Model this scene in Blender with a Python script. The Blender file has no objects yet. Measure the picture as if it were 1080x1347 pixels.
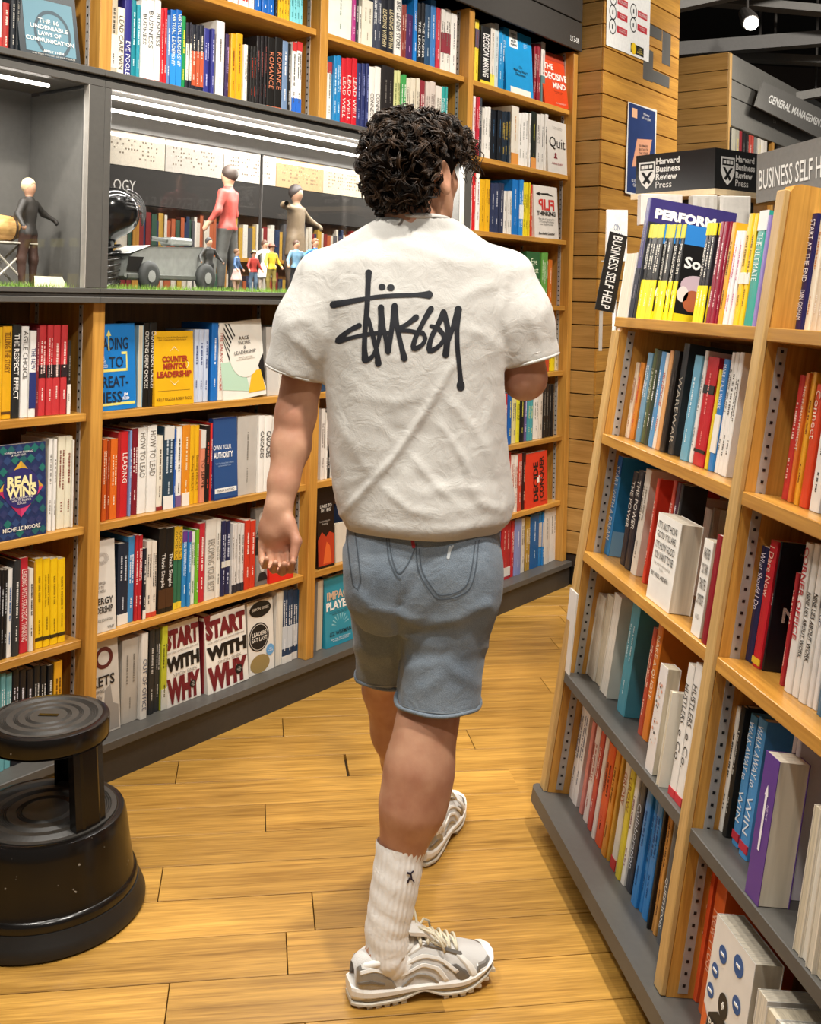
import bpy, bmesh, math, random
import numpy as np
from mathutils import Matrix, Vector
from mathutils.bvhtree import BVHTree

# ------------------------------------------------------------------ camera
F, CX, CY = 1375.0, 540.0, 388.0            # focal length and principal point in pixels of the 1080x1347 frame
ROLL, YAW, HC = math.radians(1.35), math.radians(8.3), 1.4
HV = np.array([math.cos(YAW), -math.sin(YAW), 0.0])
DV = np.array([math.sin(YAW), math.cos(YAW), 0.0])
ZV = np.array([0, 0, 1.0])
RV = math.cos(ROLL) * HV + math.sin(ROLL) * ZV
UV = math.cos(ROLL) * ZV - math.sin(ROLL) * HV
CP = np.array([0, 0, HC])
scene = bpy.context.scene
COL = scene.collection
cam_data = bpy.data.cameras.new('camera')
cam = bpy.data.objects.new('camera', cam_data)
COL.objects.link(cam)
cam_data.sensor_fit = 'HORIZONTAL'
cam_data.sensor_width = 36.0
cam_data.lens = F * 36.0 / 1080.0
cam_data.shift_x = (540.0 - CX) / 1080.0
cam_data.shift_y = (CY - 673.5) / 1080.0
cam_data.clip_start = 0.05
m = Matrix.Identity(4)
for i in range(3):
    m[i][0], m[i][1], m[i][2], m[i][3] = RV[i], UV[i], -DV[i], CP[i]
cam.matrix_world = m
scene.camera = cam

# ------------------------------------------------------------------ colour management, world and lights
vs = scene.view_settings
vs.view_transform = 'Standard'
vs.look = 'None'
vs.gamma = 1.0
vs.use_curve_mapping = False
vs.exposure = 0.15
world = bpy.data.worlds.new('store_ambience')
scene.world = world
world.use_nodes = True
bg = world.node_tree.nodes['Background']
bg.inputs[0].default_value = (1.0, 0.94, 0.86, 1)
bg.inputs[1].default_value = 0.12

WARM = (1.0, 0.94, 0.855)
def spot(loc, target, power, size=95, radius=0.09, blend=0.6, col=WARM):
    l = bpy.data.lights.new('ceiling_spot_light', 'SPOT')
    l.energy, l.spot_size, l.spot_blend, l.shadow_soft_size, l.color = power, math.radians(size), blend, radius, col
    o = bpy.data.objects.new('ceiling_spot_light', l)
    COL.objects.link(o)
    o.location = loc
    o.rotation_euler = (Vector(target) - Vector(loc)).to_track_quat('-Z', 'Y').to_euler()
    return o
SPOTS = [  # track lights of the shop ceiling: position, aim, watts
    ((-0.75, 1.35, 3.35), (-0.75, 2.6, 0.7), 155),
    ((0.95, 1.25, 3.35), (0.25, 2.6, 0.6), 230),
    ((0.95, 2.75, 3.35), (0.2, 3.6, 0.9), 110),
    ((1.9, 3.65, 3.35), (1.1, 4.5, 1.0), 70),
    ((-0.25, 2.05, 3.35), (1.2, 1.9, 0.7), 70),
    ((0.2, 3.1, 3.35), (1.1, 2.6, 0.6), 60),
    ((0.3, 0.1, 3.35), (0.3, 1.8, 0.6), 95),
    ((3.3, 5.0, 3.35), (2.7, 5.8, 1.6), 90),
    ((4.3, 4.3, 3.9), (3.7, 6.2, 2.6), 260),
    ((2.7, 3.5, 3.8), (2.1, 5.2, 2.3), 170),
]
for a in SPOTS:
    spot(*a)

# ------------------------------------------------------------------ pixel helpers
def ray(x, y):
    return DV + (x - CX) / F * RV - (y - CY) / F * UV
def onz(x, y, z=0.0):
    v = ray(x, y)
    return CP + v * ((z - HC) / v[2])
def onplane(x, y, p0, n):
    v = ray(x, y)
    return CP + v * (((np.asarray(p0) - CP) @ n) / (v @ n))
def atdepth(x, y, dep):
    return CP + ray(x, y) * dep

class Frame:
    """s to the right as seen from the front, d inward, u up"""
    def __init__(self, o, s, d, u):
        self.o, self.s, self.d, self.u = map(lambda v: np.array(v, float), (o, s, d, u))
        mm = Matrix.Identity(4)
        for i in range(3):
            mm[i][0], mm[i][1], mm[i][2], mm[i][3] = self.s[i], self.d[i], self.u[i], self.o[i]
        self.m = mm
    def px(self, x, y, dep=0.0):
        P = onplane(x, y, self.o + self.d * dep, self.d) - self.o
        return float(P @ self.s), float(P @ self.u)
    def pt(self, s, d, u):
        return self.o + self.s * s + self.d * d + self.u * u

WA = math.radians(45.5)
WALL = Frame((.365, 3.786, 0), (math.sin(WA), math.cos(WA), 0), (-math.cos(WA), math.sin(WA), 0), (0, 0, 1))
TH = math.radians(7.95)
GON = Frame((.768, 2.685, .11), (0, -1, 0), (math.cos(TH), 0, -math.sin(TH)), (math.sin(TH), 0, math.cos(TH)))
WORLD = Frame((0, 0, 0), (1, 0, 0), (0, 1, 0), (0, 0, 1))

# ------------------------------------------------------------------ materials
def srgb(h):
    h = h.lstrip('#')
    if len(h) == 3:
        h = ''.join(c * 2 for c in h)
    c = [int(h[i:i + 2], 16) / 255 for i in (0, 2, 4)]
    return tuple((v / 12.92 if v <= .04045 else ((v + .055) / 1.055) ** 2.4) for v in c) + (1,)
_mats = {}
def new_mat(name):
    mt = bpy.data.materials.new(name)
    mt.use_nodes = True
    return mt, mt.node_tree.nodes, mt.node_tree.links, mt.node_tree.nodes['Principled BSDF']
def paint(hexc, rough=.5, metal=0, spec=.5, grain=.06, scale=60, bump=0, emit=0, coat=0, trans=0, alpha=1):
    """plain coloured surface with a little procedural unevenness"""
    key = (hexc, rough, metal, spec, grain, scale, bump, emit, coat, trans, alpha)
    if key in _mats:
        return _mats[key]
    mt, N, L, B = new_mat('paint_' + hexc.lstrip('#'))
    c = srgb(hexc)
    B.inputs['Roughness'].default_value = rough
    B.inputs['Metallic'].default_value = metal
    B.inputs['Specular IOR Level'].default_value = spec
    B.inputs['Coat Weight'].default_value = coat
    B.inputs['Transmission Weight'].default_value = trans
    B.inputs['Alpha'].default_value = alpha
    tc = N.new('ShaderNodeTexCoord')
    nz = N.new('ShaderNodeTexNoise')
    nz.inputs['Scale'].default_value = scale
    nz.inputs['Detail'].default_value = 3
    L.new(tc.outputs['Object'], nz.inputs['Vector'])
    rp = N.new('ShaderNodeValToRGB')
    rp.color_ramp.elements[0].position, rp.color_ramp.elements[1].position = .3, .7
    rp.color_ramp.elements[0].color = tuple(v * (1 - grain) for v in c[:3]) + (1,)
    rp.color_ramp.elements[1].color = tuple(min(1, v * (1 + grain)) for v in c[:3]) + (1,)
    L.new(nz.outputs['Fac'], rp.inputs['Fac'])
    L.new(rp.outputs['Color'], B.inputs['Base Color'])
    if bump:
        bp = N.new('ShaderNodeBump')
        bp.inputs['Strength'].default_value = bump
        bp.inputs['Distance'].default_value = .002
        L.new(nz.outputs['Fac'], bp.inputs['Height'])
        L.new(bp.outputs['Normal'], B.inputs['Normal'])
    if emit:
        B.inputs['Emission Color'].default_value = c
        B.inputs['Emission Strength'].default_value = emit
    _mats[key] = mt
    return mt
def wood(name, light, dark, axis='Z', scale=1.0, rough=.42, vary=.10, coat=.0, knots=.5, fine=.34):
    """oak: fine pores stretched along the axis, broad cathedral figure, a shift of tone per piece"""
    mt, N, L, B = new_mat(name)
    tc = N.new('ShaderNodeTexCoord')
    oi = N.new('ShaderNodeObjectInfo')
    add = N.new('ShaderNodeVectorMath'); add.operation = 'ADD'
    mul = N.new('ShaderNodeMath'); mul.operation = 'MULTIPLY'; mul.inputs[1].default_value = 37.0
    L.new(oi.outputs['Random'], mul.inputs[0])
    cmb = N.new('ShaderNodeCombineXYZ')
    for i in range(3):
        L.new(mul.outputs[0], cmb.inputs[i])
    L.new(tc.outputs['Object'], add.inputs[0]); L.new(cmb.outputs[0], add.inputs[1])
    def stretched(lo, hi):
        mp = N.new('ShaderNodeMapping')
        s = [hi * scale] * 3
        s['XYZ'.index(axis)] = lo * scale
        mp.inputs['Scale'].default_value = s
        L.new(add.outputs[0], mp.inputs['Vector'])
        return mp
    n1 = N.new('ShaderNodeTexNoise'); n1.inputs['Scale'].default_value = 1; n1.inputs['Detail'].default_value = 6
    n1.inputs['Distortion'].default_value = .6
    L.new(stretched(2.2, 34).outputs[0], n1.inputs['Vector'])
    n2 = N.new('ShaderNodeTexNoise'); n2.inputs['Scale'].default_value = 1; n2.inputs['Detail'].default_value = 3; n2.inputs['Distortion'].default_value = 1.6
    L.new(stretched(1.1, 11).outputs[0], n2.inputs['Vector'])
    n3 = N.new('ShaderNodeTexNoise'); n3.inputs['Scale'].default_value = 1; n3.inputs['Detail'].default_value = 4
    L.new(stretched(7, 190).outputs[0], n3.inputs['Vector'])
    mx0 = N.new('ShaderNodeMix'); mx0.data_type = 'FLOAT'; mx0.inputs[0].default_value = knots * .7
    L.new(n1.outputs['Fac'], mx0.inputs[2]); L.new(n2.outputs['Fac'], mx0.inputs[3])
    mx = N.new('ShaderNodeMix'); mx.data_type = 'FLOAT'; mx.inputs[0].default_value = fine
    L.new(mx0.outputs[0], mx.inputs[2]); L.new(n3.outputs['Fac'], mx.inputs[3])
    rp = N.new('ShaderNodeValToRGB')
    rp.color_ramp.elements[0].position, rp.color_ramp.elements[1].position = .36, .62
    rp.color_ramp.elements[0].color, rp.color_ramp.elements[1].color = srgb(dark), srgb(light)
    L.new(mx.outputs[0], rp.inputs['Fac'])
    hs = N.new('ShaderNodeHueSaturation')
    mr = N.new('ShaderNodeMapRange')
    mr.inputs['To Min'].default_value, mr.inputs['To Max'].default_value = 1 - vary, 1 + vary
    L.new(oi.outputs['Random'], mr.inputs['Value']); L.new(mr.outputs[0], hs.inputs['Value'])
    L.new(rp.outputs['Color'], hs.inputs['Color']); L.new(hs.outputs['Color'], B.inputs['Base Color'])
    B.inputs['Roughness'].default_value = rough
    B.inputs['Coat Weight'].default_value = coat
    bp = N.new('ShaderNodeBump'); bp.inputs['Strength'].default_value = .12; bp.inputs['Distance'].default_value = .001
    L.new(n1.outputs['Fac'], bp.inputs['Height']); L.new(bp.outputs['Normal'], B.inputs['Normal'])
    return mt
M_OAKZ = wood('oak_upright', 'd29c48', 'a8732c', 'Z')
M_OAKX = wood('oak_shelf', 'd29c48', 'a8732c', 'X', rough=.3)
M_SLAT = wood('oak_slat', 'c99440', '9f6e2a', 'X', vary=.07)
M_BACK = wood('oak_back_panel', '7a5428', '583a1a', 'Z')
M_FLOOR = wood('oak_floor', 'cc9c4a', '8c6426', 'X', rough=.36, vary=.13, knots=.6, fine=.42)
M_GREY = paint('55534f', .45, grain=.05)
M_GREYD = paint('3b3733', .5, grain=.08)
M_GREYL = paint('6f6d68', .4)
M_BLACK = paint('14120f', .4)
M_METAL = paint('b3aea6', .45, metal=.15)
def page_mat(hexc):
    key = ('pages', hexc)
    if key in _mats: return _mats[key]
    mt, N, L, B = new_mat('page_edges')
    tc = N.new('ShaderNodeTexCoord'); mp = N.new('ShaderNodeMapping'); mp.inputs['Scale'].default_value = (700, 60, 3)
    nz = N.new('ShaderNodeTexNoise'); nz.inputs['Scale'].default_value = 1; nz.inputs['Detail'].default_value = 2
    L.new(tc.outputs['Object'], mp.inputs['Vector']); L.new(mp.outputs[0], nz.inputs['Vector'])
    rp = N.new('ShaderNodeValToRGB'); rp.color_ramp.elements[0].position, rp.color_ramp.elements[1].position = .3, .62
    c = srgb(hexc)
    rp.color_ramp.elements[0].color = tuple(v * .72 for v in c[:3]) + (1,); rp.color_ramp.elements[1].color = c
    L.new(nz.outputs['Fac'], rp.inputs['Fac']); L.new(rp.outputs['Color'], B.inputs['Base Color'])
    B.inputs['Roughness'].default_value = .85; B.inputs['Specular IOR Level'].default_value = .2
    _mats[key] = mt
    return mt
M_PAPER = paint('ddd3be', .8, grain=.08, scale=220)
def glass(name, rough=0.0, tint=(1, 1, 1, 1), mixf=.9):
    mt, N, L, B = new_mat(name)
    N.remove(B)
    t = N.new('ShaderNodeBsdfTransparent'); t.inputs[0].default_value = tint
    g = N.new('ShaderNodeBsdfGlossy'); g.inputs['Roughness'].default_value = rough
    lw = N.new('ShaderNodeLayerWeight'); lw.inputs['Blend'].default_value = .5
    pw = N.new('ShaderNodeMath'); pw.operation = 'POWER'; pw.inputs[1].default_value = 4.0
    L.new(lw.outputs['Facing'], pw.inputs[0])
    fr = N.new('ShaderNodeMath'); fr.operation = 'MULTIPLY_ADD'; fr.inputs[1].default_value = .55; fr.inputs[2].default_value = .022
    L.new(pw.outputs[0], fr.inputs[0])
    mx = N.new('ShaderNodeMixShader')
    L.new(fr.outputs[0], mx.inputs[0]); L.new(t.outputs[0], mx.inputs[1]); L.new(g.outputs[0], mx.inputs[2])
    L.new(mx.outputs[0], N['Material Output'].inputs[0])
    return mt
M_GLASS = glass('clear_glass')

# ------------------------------------------------------------------ mesh helpers
class MB:
    def __init__(self):
        self.v, self.f, self.mi = [], [], []
    def add(self, vs_, fs, mi=0):
        b = len(self.v)
        self.v.extend([tuple(map(float, p)) for p in vs_])
        self.f.extend([tuple(i + b for i in q) for q in fs])
        self.mi.extend([mi] * len(fs))
        return self
    def box(self, x0, x1, y0, y1, z0, z1, mi=0):
        return self.add([(x0, y0, z0), (x1, y0, z0), (x1, y1, z0), (x0, y1, z0), (x0, y0, z1), (x1, y0, z1), (x1, y1, z1), (x0, y1, z1)],
                        [(0, 3, 2, 1), (4, 5, 6, 7), (0, 1, 5, 4), (1, 2, 6, 5), (2, 3, 7, 6), (3, 0, 4, 7)], mi)
    def cbox(self, x0, x1, y0, y1, z0, z1, c=.002, mi=0):
        """box with chamfered edges"""
        bm = bmesh.new()
        bmesh.ops.create_cube(bm, size=1)
        for v in bm.verts:
            v.co = Vector((x0 if v.co.x < 0 else x1, y0 if v.co.y < 0 else y1, z0 if v.co.z < 0 else z1))
        bmesh.ops.bevel(bm, geom=bm.edges[:], offset=c, segments=1, affect='EDGES')
        bm.verts.index_update()
        self.add([v.co for v in bm.verts], [[v.index for v in q.verts] for q in bm.faces], mi)
        bm.free()
        return self
    def quad(self, a, b, c, d, mi=0):
        return self.add([a, b, c, d], [(0, 1, 2, 3)], mi)
    def lathe(self, prof, seg=48, c=(0, 0, 0), mi=0):
        vs_, fs = [], []
        for i in range(seg):
            a = 2 * math.pi * i / seg
            for r_, z in prof:
                vs_.append((c[0] + r_ * math.cos(a), c[1] + r_ * math.sin(a), c[2] + z))
        k = len(prof)
        for i in range(seg):
            j = (i + 1) % seg
            for q in range(k - 1):
                fs.append((i * k + q, j * k + q, j * k + q + 1, i * k + q + 1))
        return self.add(vs_, fs, mi)
    def tube(self, pts, rad, seg=6, mi=0, caps=True):
        pts = [np.array(p, float) for p in pts]
        n = len(pts)
        rads = rad if hasattr(rad, '__len__') else [rad] * n
        vs_, fs = [], []
        t0 = pts[1] - pts[0]
        up = np.array([0, 0, 1.0]) if abs(t0[2]) < .9 * np.linalg.norm(t0) else np.array([1.0, 0, 0])
        a = np.cross(t0, up); a /= np.linalg.norm(a)
        for i in range(n):
            t = pts[min(i + 1, n - 1)] - pts[max(i - 1, 0)]
            t = t / (np.linalg.norm(t) + 1e-12)
            a = a - t * (a @ t); a /= np.linalg.norm(a) + 1e-12
            b = np.cross(t, a)
            for k in range(seg):
                an = 2 * math.pi * k / seg
                vs_.append(pts[i] + rads[i] * (math.cos(an) * a + math.sin(an) * b))
        for i in range(n - 1):
            for k in range(seg):
                k2 = (k + 1) % seg
                fs.append((i * seg + k, i * seg + k2, (i + 1) * seg + k2, (i + 1) * seg + k))
        if caps:
            fs.append(tuple(range(seg))[::-1]); fs.append(tuple((n - 1) * seg + k for k in range(seg)))
        return self.add(vs_, fs, mi)
    def ell(self, c, r_, seg=14, rings=8, mi=0):
        prof = []
        vs_, fs = [], []
        for i in range(rings + 1):
            th = math.pi * i / rings
            for k in range(seg):
                an = 2 * math.pi * k / seg
                vs_.append((c[0] + r_[0] * math.sin(th) * math.cos(an), c[1] + r_[1] * math.sin(th) * math.sin(an), c[2] - r_[2] * math.cos(th)))
        for i in range(rings):
            for k in range(seg):
                k2 = (k + 1) % seg
                fs.append((i * seg + k, i * seg + k2, (i + 1) * seg + k2, (i + 1) * seg + k))
        return self.add(vs_, fs, mi)
    def mesh(self, name, mats, smooth=False):
        me = bpy.data.meshes.new(name)
        me.from_pydata(self.v, [], self.f)
        if not isinstance(mats, (list, tuple)):
            mats = [mats]
        for mt in mats:
            me.materials.append(mt)
        if len(mats) > 1:
            me.polygons.foreach_set('material_index', self.mi)
        if smooth:
            me.polygons.foreach_set('use_smooth', [True] * len(me.polygons))
        me.update()
        return me
    def build(self, name, mats, parent=None, mat=None, smooth=False, auto=None):
        me = self.mesh(name, mats, smooth)
        o = bpy.data.objects.new(name, me)
        COL.objects.link(o)
        if parent is not None:
            o.parent = parent
        if mat is not None:
            o.matrix_local = mat
        if auto:
            me.set_sharp_from_angle(angle=math.radians(auto))
        return o
def link_copy(src, name, parent, mat=None):
    o = bpy.data.objects.new(name, src)
    COL.objects.link(o)
    o.parent = parent
    if mat is not None:
        o.matrix_local = mat
    return o
def empty(name, mat=None, loc=None):
    o = bpy.data.objects.new(name, None)
    o.empty_display_size = .05
    COL.objects.link(o)
    if mat is not None:
        o.matrix_world = mat
    if loc is not None:
        o.location = loc
    return o
def tag(o, label, cat, group=None):
    o['label'] = label
    o['category'] = cat
    if group:
        o['group'] = group
    return o
def structure(o, label=None):
    o['kind'] = 'structure'
    if label:
        o['label'] = label
    return o
def T(x, y, z):
    return Matrix.Translation((x, y, z))

# ------------------------------------------------------------------ printed lettering (made into meshes in one go at the end)
TEXT_JOBS = []
def lettering(parent, s, origin, xdir, ydir, w, h, mat, name='lettering', bold=0.0, align='C', keep=False, off=.0006, shear=0.0):
    """fit the words into a w x h box centred (or left aligned) at origin, in parent's local space"""
    TEXT_JOBS.append((parent, s, Vector(origin), Vector(xdir).normalized(), Vector(ydir).normalized(), w, h, mat, name, bold, align, keep, off, shear))
def flush_lettering():
    keys = sorted({(j[1], j[9], j[13]) for j in TEXT_JOBS})
    objs = {}
    for k in keys:
        cu = bpy.data.curves.new('words', 'FONT')
        cu.body, cu.resolution_u, cu.offset, cu.shear = k[0], 2, k[1], k[2]
        cu.fill_mode = 'FRONT'
        cu.space_line = .95
        cu.align_x = 'CENTER' if '\n' in k[0] else 'LEFT'
        o = bpy.data.objects.new('words', cu)
        COL.objects.link(o)
        objs[k] = o
    bpy.context.view_layer.update()
    dg = bpy.context.evaluated_depsgraph_get()
    data = {}
    for k, o in objs.items():
        ev = o.evaluated_get(dg)
        me = ev.to_mesh()
        vs_ = np.array([v.co[:] for v in me.vertices]).reshape(-1, 3)
        fs = [tuple(p.vertices) for p in me.polygons]
        data[k] = (vs_, fs)
        ev.to_mesh_clear()
    for o in objs.values():
        cu = o.data
        bpy.data.objects.remove(o)
        bpy.data.curves.remove(cu)
    for (parent, s, org, xd, yd, w, h, mt, name, bold, align, keep, off, shear) in TEXT_JOBS:
        vs_, fs = data[(s, bold, shear)]
        if len(vs_) == 0:
            continue
        lo, hi = vs_.min(0), vs_.max(0)
        tw, th = max(hi[0] - lo[0], 1e-6), max(hi[1] - lo[1], 1e-6)
        sx, sy = w / tw, h / th
        if keep:
            sx = sy = min(sx, sy)
        else:
            sx = min(sx, sy * 1.25)
        q = vs_ - (lo + hi) / 2 if align == 'C' else vs_ - np.array([lo[0], (lo[1] + hi[1]) / 2, 0])
        nd = xd.cross(yd)
        co = [org + xd * (p[0] * sx) + yd * (p[1] * sy) + nd * off for p in q]
        MB().add(co, fs).build(name, mt, parent)
INK = lambda c: paint(c, .55, grain=0)
# ================================================================== floor: planks laid one by one
rnd = random.Random(5)
floor = empty('floor'); structure(floor, 'oak plank floor of the shop aisle')
sub = MB().box(-4.5, 8.5, -1.2, 12.0, -.06, -.0185).build('subfloor', paint('3a2815', .8), floor)
PW = .1448
KNOWN = {0: [-.195], -1: [.157, 1.6], -3: [-.144, .391], 2: [.052], 3: [-.9, .766], 4: [-.2, .295], 5: [.6985], 6: [.112], 8: [1.0635]}
pm = {}
def plank_mesh(L):
    L = round(L, 2)
    if L not in pm:
        b = MB()
        g = .0012
        b.cbox(g, L - g, g, PW - g, -.018, 0, .0005)
        pm[L] = b.mesh('plank', M_FLOOR)
    return pm[L]
nplank = 0
for k in range(-11, 24):
    y0 = 2.4432 + k * PW
    xa, xb = (-1.9, 3.0) if y0 < 5 else (0.4, 5.2)
    if y0 < 1.4: xa, xb = -1.2, 2.0
    cuts = [xa]
    known = sorted(KNOWN.get(k, []))
    x = xa
    pts = list(known)
    if not pts:
        pts = [rnd.uniform(-.6, .9)]
    x = pts[0]
    while x > xa:
        x -= rnd.choice([1.0, 1.2, 1.4]); pts.append(x)
    x = max(pts)
    while x < xb:
        x += rnd.choice([1.0, 1.2, 1.4]); pts.append(x)
    pts = sorted(p for p in pts)
    for a, b in zip(pts[:-1], pts[1:]):
        if b - a < .15:
            continue
        o = link_copy(plank_mesh(b - a), 'plank', floor, T(a, y0, rnd.uniform(-.0004, .0004)))
        nplank += 1

# ================================================================== wall of bookcases
bookcase = empty('bookcase', WALL.m)
tag(bookcase, 'long oak wall bookcase with grey plinth and metal shelf rails', 'bookcase')
UPR = [-2.015, -1.107, -.2, .7165, 1.625]
ZS = [.415, .731, 1.048, 1.3645, 1.683, 2.0, 2.318]
up_lo = MB().cbox(-.02, .02, .02, .34, .12, 1.357, .0015).mesh('upright', M_OAKZ)
up_hi = MB().cbox(-.02, .02, .02, .34, 2.005, 2.605, .0015).mesh('upright', M_OAKZ)
up_full = MB().cbox(-.02, .02, .02, .34, .12, 2.605, .0015).mesh('upright', M_OAKZ)
for i, s in enumerate(UPR):
    if i < 3:
        link_copy(up_lo, 'upright', bookcase, T(s, 0, 0)); link_copy(up_hi, 'upright', bookcase, T(s, 0, 0))
    else:
        link_copy(up_full, 'upright', bookcase, T(s, 0, 0))
def rail_mesh(z0, z1):
    b = MB().box(-.001, .0015, -.008, .008, z0, z1, 0)
    z = z0 + .012
    while z < z1 - .008:
        b.box(.0012, .0021, -.0028, .0028, z, z + .006, 1); b.box(-.0016, -.0008, -.0028, .0028, z, z + .006, 1)
        z += .0235
    return b.mesh('shelf_rail', [M_METAL, M_BLACK])
rl, rh, rf = rail_mesh(.13, 1.35), rail_mesh(2.01, 2.6), rail_mesh(.13, 2.6)
for i, s in enumerate(UPR):
    for dx, r_ in ((-.0212, 0), (.0202, 0)):
        if i == 0 and dx < 0 or i == 4 and dx > 0: continue
        for dep in (.075, .29):
            if i >= 3:
                link_copy(rf, 'shelf_rail', bookcase, T(s + dx, dep, 0))
            else:
                link_copy(rl, 'shelf_rail', bookcase, T(s + dx, dep, 0)); link_copy(rh, 'shelf_rail', bookcase, T(s + dx, dep, 0))
for i in range(4):
    a, b = UPR[i] + .0225, UPR[i + 1] - .0225
    sm = MB().cbox(a, b, .036, .325, -.0225, 0, .0015).mesh('shelf', M_OAKX)
    for z in (ZS if i == 3 else [ZS[0], ZS[1], ZS[2], ZS[6]]):
        link_copy(sm, 'shelf', bookcase, T(0, 0, z))
    if i == 3:
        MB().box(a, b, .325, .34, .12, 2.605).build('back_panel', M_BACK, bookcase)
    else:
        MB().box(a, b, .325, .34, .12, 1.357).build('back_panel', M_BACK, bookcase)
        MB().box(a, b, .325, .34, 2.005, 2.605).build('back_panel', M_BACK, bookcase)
MB().cbox(-2.035, 1.645, -.012, .34, .094, .12, .002).build('plinth_top', M_GREY, bookcase)
MB().box(-2.035, 1.645, .0, .33, .0, .0935).build('kick_board', M_GREYD, bookcase)
# header: two grey boards with a shadow gap, shelf code printed at the end
MB().cbox(-2.035, 1.645, .0, .34, 2.606, 2.745, .002).build('header_board', M_GREYD, bookcase)
MB().cbox(-2.035, 1.645, .0, .34, 2.751, 2.89, .002).build('header_board', M_GREYD, bookcase)
MB().cbox(-2.035, 1.645, .0, .34, 2.896, 3.05, .002).build('header_board', M_GREYD, bookcase)
MB().box(-2.03, 1.64, .01, .33, 2.606, 3.04).build('header_core', M_BLACK, bookcase)
WHITE_INK = INK('e9e7e2')
lettering(bookcase, 'L13-08', (1.57, -.0005, 2.652), (1, 0, 0), (0, 0, 1), .085, .026, WHITE_INK, 'shelf_code')
lettering(bookcase, 'L13-07', (.65, -.0005, 2.652), (1, 0, 0), (0, 0, 1), .085, .026, WHITE_INK, 'shelf_code')

# ---- glazed display cabinets let into the bookcase
def cabinet(x0, x1, label, glass_back):
    c = empty('display_cabinet', WALL.m @ T((x0 + x1) / 2, 0, 1.357)); tag(c, label, 'display cabinet', 'display cabinets in the bookcase wall')
    k = (x0 + x1) / 2; a, b = x0 - k, x1 - k
    z = lambda v: v - 1.357
    mk = lambda nm, bb, mt: bb.build(nm, mt, c)
    mk('base_board', MB().cbox(a, b, -.012, .34, z(1.357), z(1.374), .002), M_GREY)
    mk('base_board', MB().cbox(a, b, -.004, .34, z(1.3745), z(1.384), .001), M_GREYD)
    mk('top_board', MB().cbox(a, b, -.012, .34, z(1.986), z(2.004), .002), M_GREY)
    mk('top_board', MB().cbox(a, b, -.002, .34, z(1.9745), z(1.9855), .001), M_BLACK)  # black strip stands in for the shade in the gap under the top board
    mk('frame_rail', MB().cbox(a, b, -.010, .02, z(1.3845), z(1.398), .001), M_GREY)
    mk('frame_rail', MB().cbox(a, b, -.010, .02, z(1.955), z(1.974), .001), M_GREY)
    mk('frame_stile', MB().cbox(a, a + .022, -.010, .02, z(1.3985), z(1.9545), .001), M_GREY)
    mk('frame_stile', MB().cbox(b - .05, b, -.010, .02, z(1.3985), z(1.9545), .001), M_GREY)
    mk('frame_trim', MB().box(b - .053, b - .0505, -.011, .01, z(1.3985), z(1.9545)), M_METAL)
    mk('side_panel', MB().box(a, a + .012, .0205, .325, z(1.3985), z(1.955)), M_GREYL)
    mk('side_panel', MB().box(b - .02, b, .0205, .325, z(1.3985), z(1.955)), M_GREYL)
    mk('cabinet_floor', MB().box(a + .0125, b - .0205, .0205, .325, z(1.3845), z(1.3905)), M_GREYD)
    mk('cabinet_ceiling', MB().box(a + .0125, b - .0205, .0205, .325, z(1.966), z(1.974)), M_GREYL)
    mk('door_glass', MB().box(a + .0225, b - .0535, .002, .006, z(1.3985), z(1.9545)), M_GLASS)
    if glass_back:
        mk('back_glass', MB().box(a + .013, b - .021, .318, .322, z(1.392), z(1.965)), M_GLASS)
        mk('back_rail', MB().cbox(a + .013, b - .021, .30, .317, z(1.90), z(1.965), .002), M_GREYL)
        mk('back_stile', MB().cbox(.01, .016, .305, .317, z(1.392), z(1.90), .001), M_GREYD)
    else:
        mk('back_panel', MB().box(a + .013, b - .021, .312, .324, z(1.392), z(1.965)), M_GREYL)
    return c
cabL = cabinet(UPR[0], -1.127, 'grey display cabinet with plain back, holding one tall figurine', False)
cabM = cabinet(-1.1265, .695, 'long grey glazed display cabinet full of figurines behind the man', True)
LED = paint('fff6ea', .4, emit=9.0, grain=0)
def led(x0, x1, dep, z, parent):
    k = parent.matrix_world.inverted() @ WALL.m
    o = MB().cbox(x0, x1, dep, dep + .010, z, z + .009, .002).build('led_strip', LED, parent, k)
    l = bpy.data.lights.new('led_strip_light', 'AREA'); l.shape = 'RECTANGLE'; l.size = x1 - x0; l.size_y = .02; l.energy = 6.5 * (x1 - x0); l.color = (1, .97, .92)
    lo = bpy.data.objects.new('led_strip_light', l); COL.objects.link(lo)
    lo.matrix_world = WALL.m @ T((x0 + x1) / 2, dep + .005, z - .004)
led(-1.99, -1.27, .035, 1.935, cabL)
led(-1.09, .63, .035, 1.938, cabM)
led(-1.09, .63, .15, 1.925, cabM)

# ================================================================== slat clad column at the end of the shelving
column = empty('column', WALL.m); tag(column, 'square shop column clad in horizontal oak boards with grey inlays', 'column')
CX0, CX1, CD = 1.652, 2.55, -.115
MB().box(CX0 + .012, CX1 - .005, CD + .013, .36, .09, 2.99).build('core', paint('2a1c10', .8), column)
MB().box(CX0 + .01, CX1 - .005, CD + .008, .36, 0, .0895).build('kick_board', M_BLACK, column)
sf = MB().cbox(0, CX1 - CX0, 0, .012, 0, .1065, .0012).mesh('slat', M_SLAT)
ss = MB().cbox(0, .012, .0125, .36 - CD, 0, .1065, .0012).mesh('slat', wood('oak_slat_side', 'bd9454', '9a7338', 'Y', vary=.07))
zz = 1.838 - .1122 * 15
while zz < 2.98:
    z0 = max(zz, .09)
    link_copy(sf, 'slat', column, T(CX0, CD, z0)); link_copy(ss, 'slat', column, T(CX0, CD, z0))
    zz += .1122
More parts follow.
